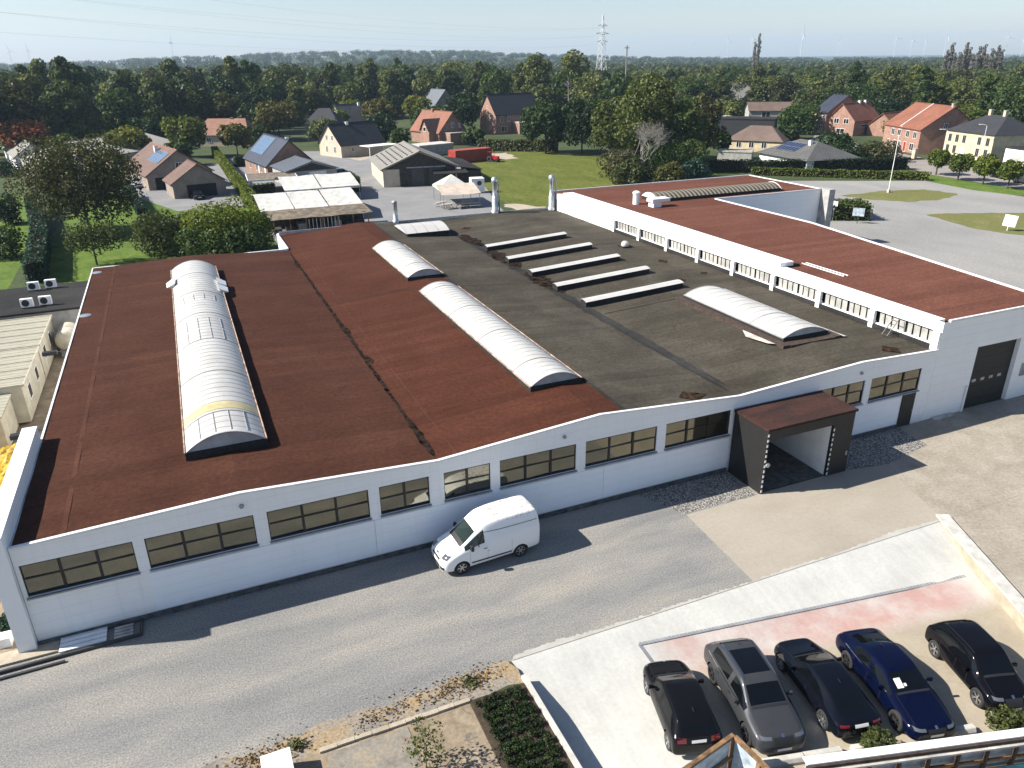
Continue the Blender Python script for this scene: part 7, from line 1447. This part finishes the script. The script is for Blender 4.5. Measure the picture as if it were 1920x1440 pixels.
# --- woods
FRONT = [(-120, 215), (0, 226), (180, 236), (320, 246), (450, 256), (600, 300), (800, 318), (1000, 292), (1120, 290), (1250, 292), (1400, 322), (1600, 305), (1750, 285), (1920, 268), (2050, 260)]
def px_az(px):
    v = Vector(((px - 960) / 1418.2, 610 / 1418.2, 1)); p = R(23.33); f = v.z * math.cos(p) + v.y * math.sin(p) * 1.0
    return R(23.228) + math.atan2(v.x, v.z * math.cos(p) + v.y * math.sin(p))
FA = [(px_az(p), d) for p, d in FRONT]
def front(az):
    if az <= FA[0][0]: return FA[0][1]
    for (a, d), (c, e) in zip(FA, FA[1:]):
        if az <= c: return d + (e - d) * (az - a) / (c - a)
    return FA[-1][1]
def polar(az, d): return (8.67 + d * math.sin(az), -29.3 + d * math.cos(az))
for i, (kind, H, Rc, leaf, hbf) in enumerate([('round', 20, 6.4, 'leaf_green', .12), ('round', 19, 5.6, 'leaf_dark', .10), ('tall', 21, 5.0, 'leaf_olive', .08), ('round', 17, 6.6, 'leaf_dark', .12), ('tall', 22, 4.8, 'leaf_green', .06), ('round', 18, 6.0, 'leaf_brown', .12), ('cone', 17, 3.8, 'leaf_dark', .05), ('round', 18, 5.6, 'leaf_olive', .1), ('round', 18, 6.2, 'leaf_khaki_lit', .1), ('tall', 20, 5.0, 'leaf_khaki_lit', .08), ('round', 17, 5.8, 'leaf_green', .1), ('round', 17, 5.6, 'leaf_autumn', .1), ('round', 16, 5.4, 'leaf_bright', .1)]):
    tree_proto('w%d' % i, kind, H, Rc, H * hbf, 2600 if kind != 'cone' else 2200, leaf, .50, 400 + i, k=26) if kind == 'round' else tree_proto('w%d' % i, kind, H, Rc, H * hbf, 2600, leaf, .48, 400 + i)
WL = ['broad green wood tree', 'dense dark wood tree', 'tall olive wood tree', 'spreading dark wood tree', 'tall green wood tree', 'brownish wood tree', 'pointed dark conifer', 'olive round wood tree', 'khaki spreading wood tree', 'tall khaki wood tree', 'mid green wood tree', 'rust tinted wood tree', 'pale green wood tree']
WHERE = [(150, 'above the left garden sheds'), (330, 'behind the round trees at the left'), (480, 'above the pale orange roof'), (640, 'behind the dark villa'), (830, 'above the steep black roof'), (1010, 'behind the tall brick house'), (1200, 'behind the meadow trees'), (1420, 'above the white cubic house'), (1580, 'behind the narrow brick house'), (1750, 'behind the largest brick house'), (9999, 'behind the yellow houses')]
cnt = 0; used = []
r2 = random.Random(77)
def blocked(x, y):
    return False
tries = 0
while cnt < 282 and tries < 20000:
    tries += 1
    px = r2.uniform(-70, 1990); az = px_az(px); f = front(az); depth = r2.random() ** 1.5 * (150 if px < 700 else 210); d = f + depth
    x, y = polar(az, d); sep = 8.2 + depth * .03
    if any((x - a) ** 2 + (y - c) ** 2 < sep * sep for a, c in used): continue
    used.append((x, y)); right = max(0, min(1, (px - 700) / 500)); Hs = (1.03 - .24 * right) * r2.uniform(.74, 1.10)
    if 480 < px < 900: Hs *= .93
    ki = r2.choice([0, 1, 1, 2, 3, 3, 4, 5, 6, 7, 7, 8, 9, 10, 0, 11] if px < 620 else [0, 2, 2, 4, 5, 7, 8, 8, 8, 9, 9, 10, 1, 11, 12])
    wh = next(w for p, w in WHERE if px < p); lay = 'front edge' if depth < 25 else ('middle' if depth < 80 else 'back')
    plant('w%d' % ki, 'wood_tree', '%s, %s of the wood %s' % (WL[ki], lay, wh), 'tree', x, y, r2.uniform(.85, 1.12), Hs, r2.uniform(0, 6.28), 'trees of the wood behind the village')
    cnt += 1
# singled-out tall trees in front of the wood
for x, y, H, Rc, lf, kd, sd, lab in ((138.6, 248.0, 23.6, 8.0, 'leaf_khaki_lit', 'tall', 501, 'tallest olive tree right of the tall brick house'), (147.7, 236.3, 24.0, 8.2, 'leaf_khaki_lit', 'tall', 502, 'tallest olive tree beside the pale birch stems'), (137.6, 337.9, 21.4, 9.6, 'leaf_khaki_lit', 'round', 503, 'broad olive tree left of the tall brick house'), (141.7, 311.1, 20.4, 9.2, 'leaf_green', 'round', 504, 'broad green tree above the tall brick house roof'), (150, 208.0, 17.4, 6.6, 'leaf_green', 'round', 505, 'green tree under the power pylon'), (57.1, 323.2, 21.6, 10.0, 'leaf_autumn', 'round', 506, 'rust tinted broad tree above the pale orange roof'), (71.2, 326.2, 11.5, 7.4, 'leaf_bright', 'round', 507, 'pale green tree lit in front of the dark wood'), (22.1, 243.6, 11.5, 2.9, 'leaf_blue', 'cone', 508, 'bluish conifer in front of the dark wood'), (30.2, 258.0, 15.4, 3.6, 'leaf_dark', 'cone', 509, 'narrow dark conifer in front of the dark wood')):
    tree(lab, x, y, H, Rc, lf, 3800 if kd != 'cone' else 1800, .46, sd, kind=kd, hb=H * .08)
for i, (x, y, h) in enumerate(((141.0, 226.0, 15), (150.5, 221.0, 16), (146, 224, 13))):
    b = MB(); b.tube([(0, 0, 0), (.3, 0, h * .5), (.1, .2, h)], [.32, .25, .1], 6)
    g_ = random.Random(i)
    r = thing('birch', ('left pale birch stem before the tall olive trees', 'right pale birch stem before the tall olive trees', 'middle pale birch stem before the tall olive trees')[i], 'tree', (x, y, 0)); b.build('trunk', 'bark_pale', r)
    m = MB()
    for k in range(16): z = h * g_.uniform(.3, .95); a = g_.uniform(0, 6.3); m.tube([(.2, 0, z), (.2 + 2.2 * math.cos(a), 2.2 * math.sin(a), z + g_.uniform(.3, 1.8))], [.10, .04], 4)
    m.build('branches', 'bark_pale', r)
# poplars
tree_proto('pop', 'poplar', 25, 1.7, 1.5, 1500, 'leaf_grey', .42, 601, 'bark_pale')
for i, (px, base, h, lab) in enumerate([(1428, 700, 1.50, 'single tall bare poplar above the wood'), (1421, 706, 1.25, 'shorter poplar beside the single tall one')] + [(1782 + k * 8.6, 560 + (k % 3) * 8, .93 + .10 * math.sin(k * 1.9) + (.06 if k in (1, 4, 5, 8, 12) else 0), 'greyish poplar in the row, number %s from the left' % ('one', 'two', 'three', 'four', 'five', 'six', 'seven', 'eight', 'nine', 'ten', 'eleven', 'twelve', 'thirteen')[k]) for k in range(13)]):
    x, y = polar(px_az(px), base)
    if i > 1: lab = 'greyish poplar in the distant row, ' + ('leftmost', 'second from its left end', 'third from its left end', 'fourth from its left end', 'fifth from its left end', 'sixth from its left end', 'middle one', 'sixth from its right end', 'fifth from its right end', 'fourth from its right end', 'third from its right end', 'second from its right end', 'rightmost')[i - 2]
    plant('pop', 'poplar', lab, 'tree', x, y, 1.0, h, i * 1.7, 'bare poplars on the skyline')
# far woods as one mass
def far_wood():
    g = np.random.default_rng(9); bl = blobs_round(15, 6.2, 1.0, 700, 12, (.4, .6)); P0, N0 = crown_points(bl, 110, 700, shell=.8)
    Ps, Ns = [], []
    for i in range(2100):
        az = R(g.uniform(-13, 59)); t = g.uniform() ** 1.7; d = 430 + 2500 * t
        f = front(az) + (130 if az < px_az(700) else 190)
        if d < f: d = f + g.uniform(0, 60)
        x, y = polar(az, d); ad = math.degrees(az)
        hz = 34 * math.exp(-((ad - 14) / 17) ** 2) * np.interp(d, [1300, 1700, 2200, 2700, 3400], [-.02, .3, .8, 1.0, .6])
        s = g.uniform(.75, 1.15) * (1.0 if ad < 20 else .85) * (1 + d / 2600); h = g.uniform(.8, 1.1) * (1.12 if ad < 22 else .86)
        Ps.append(P0 * [s, s, h] + [x, y, max(0, hz)]); Ns.append(N0)
    P = np.concatenate(Ps); N = np.concatenate(Ns); N = N + g.normal(size=N.shape) * .3
    o = bpy.data.objects.new('far_wood', quads_mesh('far_wood', P, N, 2.0, 'leaf_olive', 9)); COL.objects.link(o); tag(o, 'far wood fading to blue along the horizon', 'wood', None, 'stuff')
far_wood()
# ------------------------------------------------------------------ air
def haze():
    o = MB().box(-7000, 7000, -400, 7500, -1.2, 190).build('haze', 'metal_cap'); m = bpy.data.materials.new('haze'); m.use_nodes = True; t = m.node_tree; t.nodes.clear()
    out = t.nodes.new('ShaderNodeOutputMaterial'); v = t.nodes.new('ShaderNodeVolumePrincipled'); v.inputs['Color'].default_value = (0.58, 0.78, 1.0, 1); v.inputs['Density'].default_value = 0.00012; v.inputs['Anisotropy'].default_value = 0.15
    t.links.new(v.outputs[0], out.inputs['Volume']); o.data.materials.clear(); o.data.materials.append(m); o['kind'] = 'stuff'
haze()
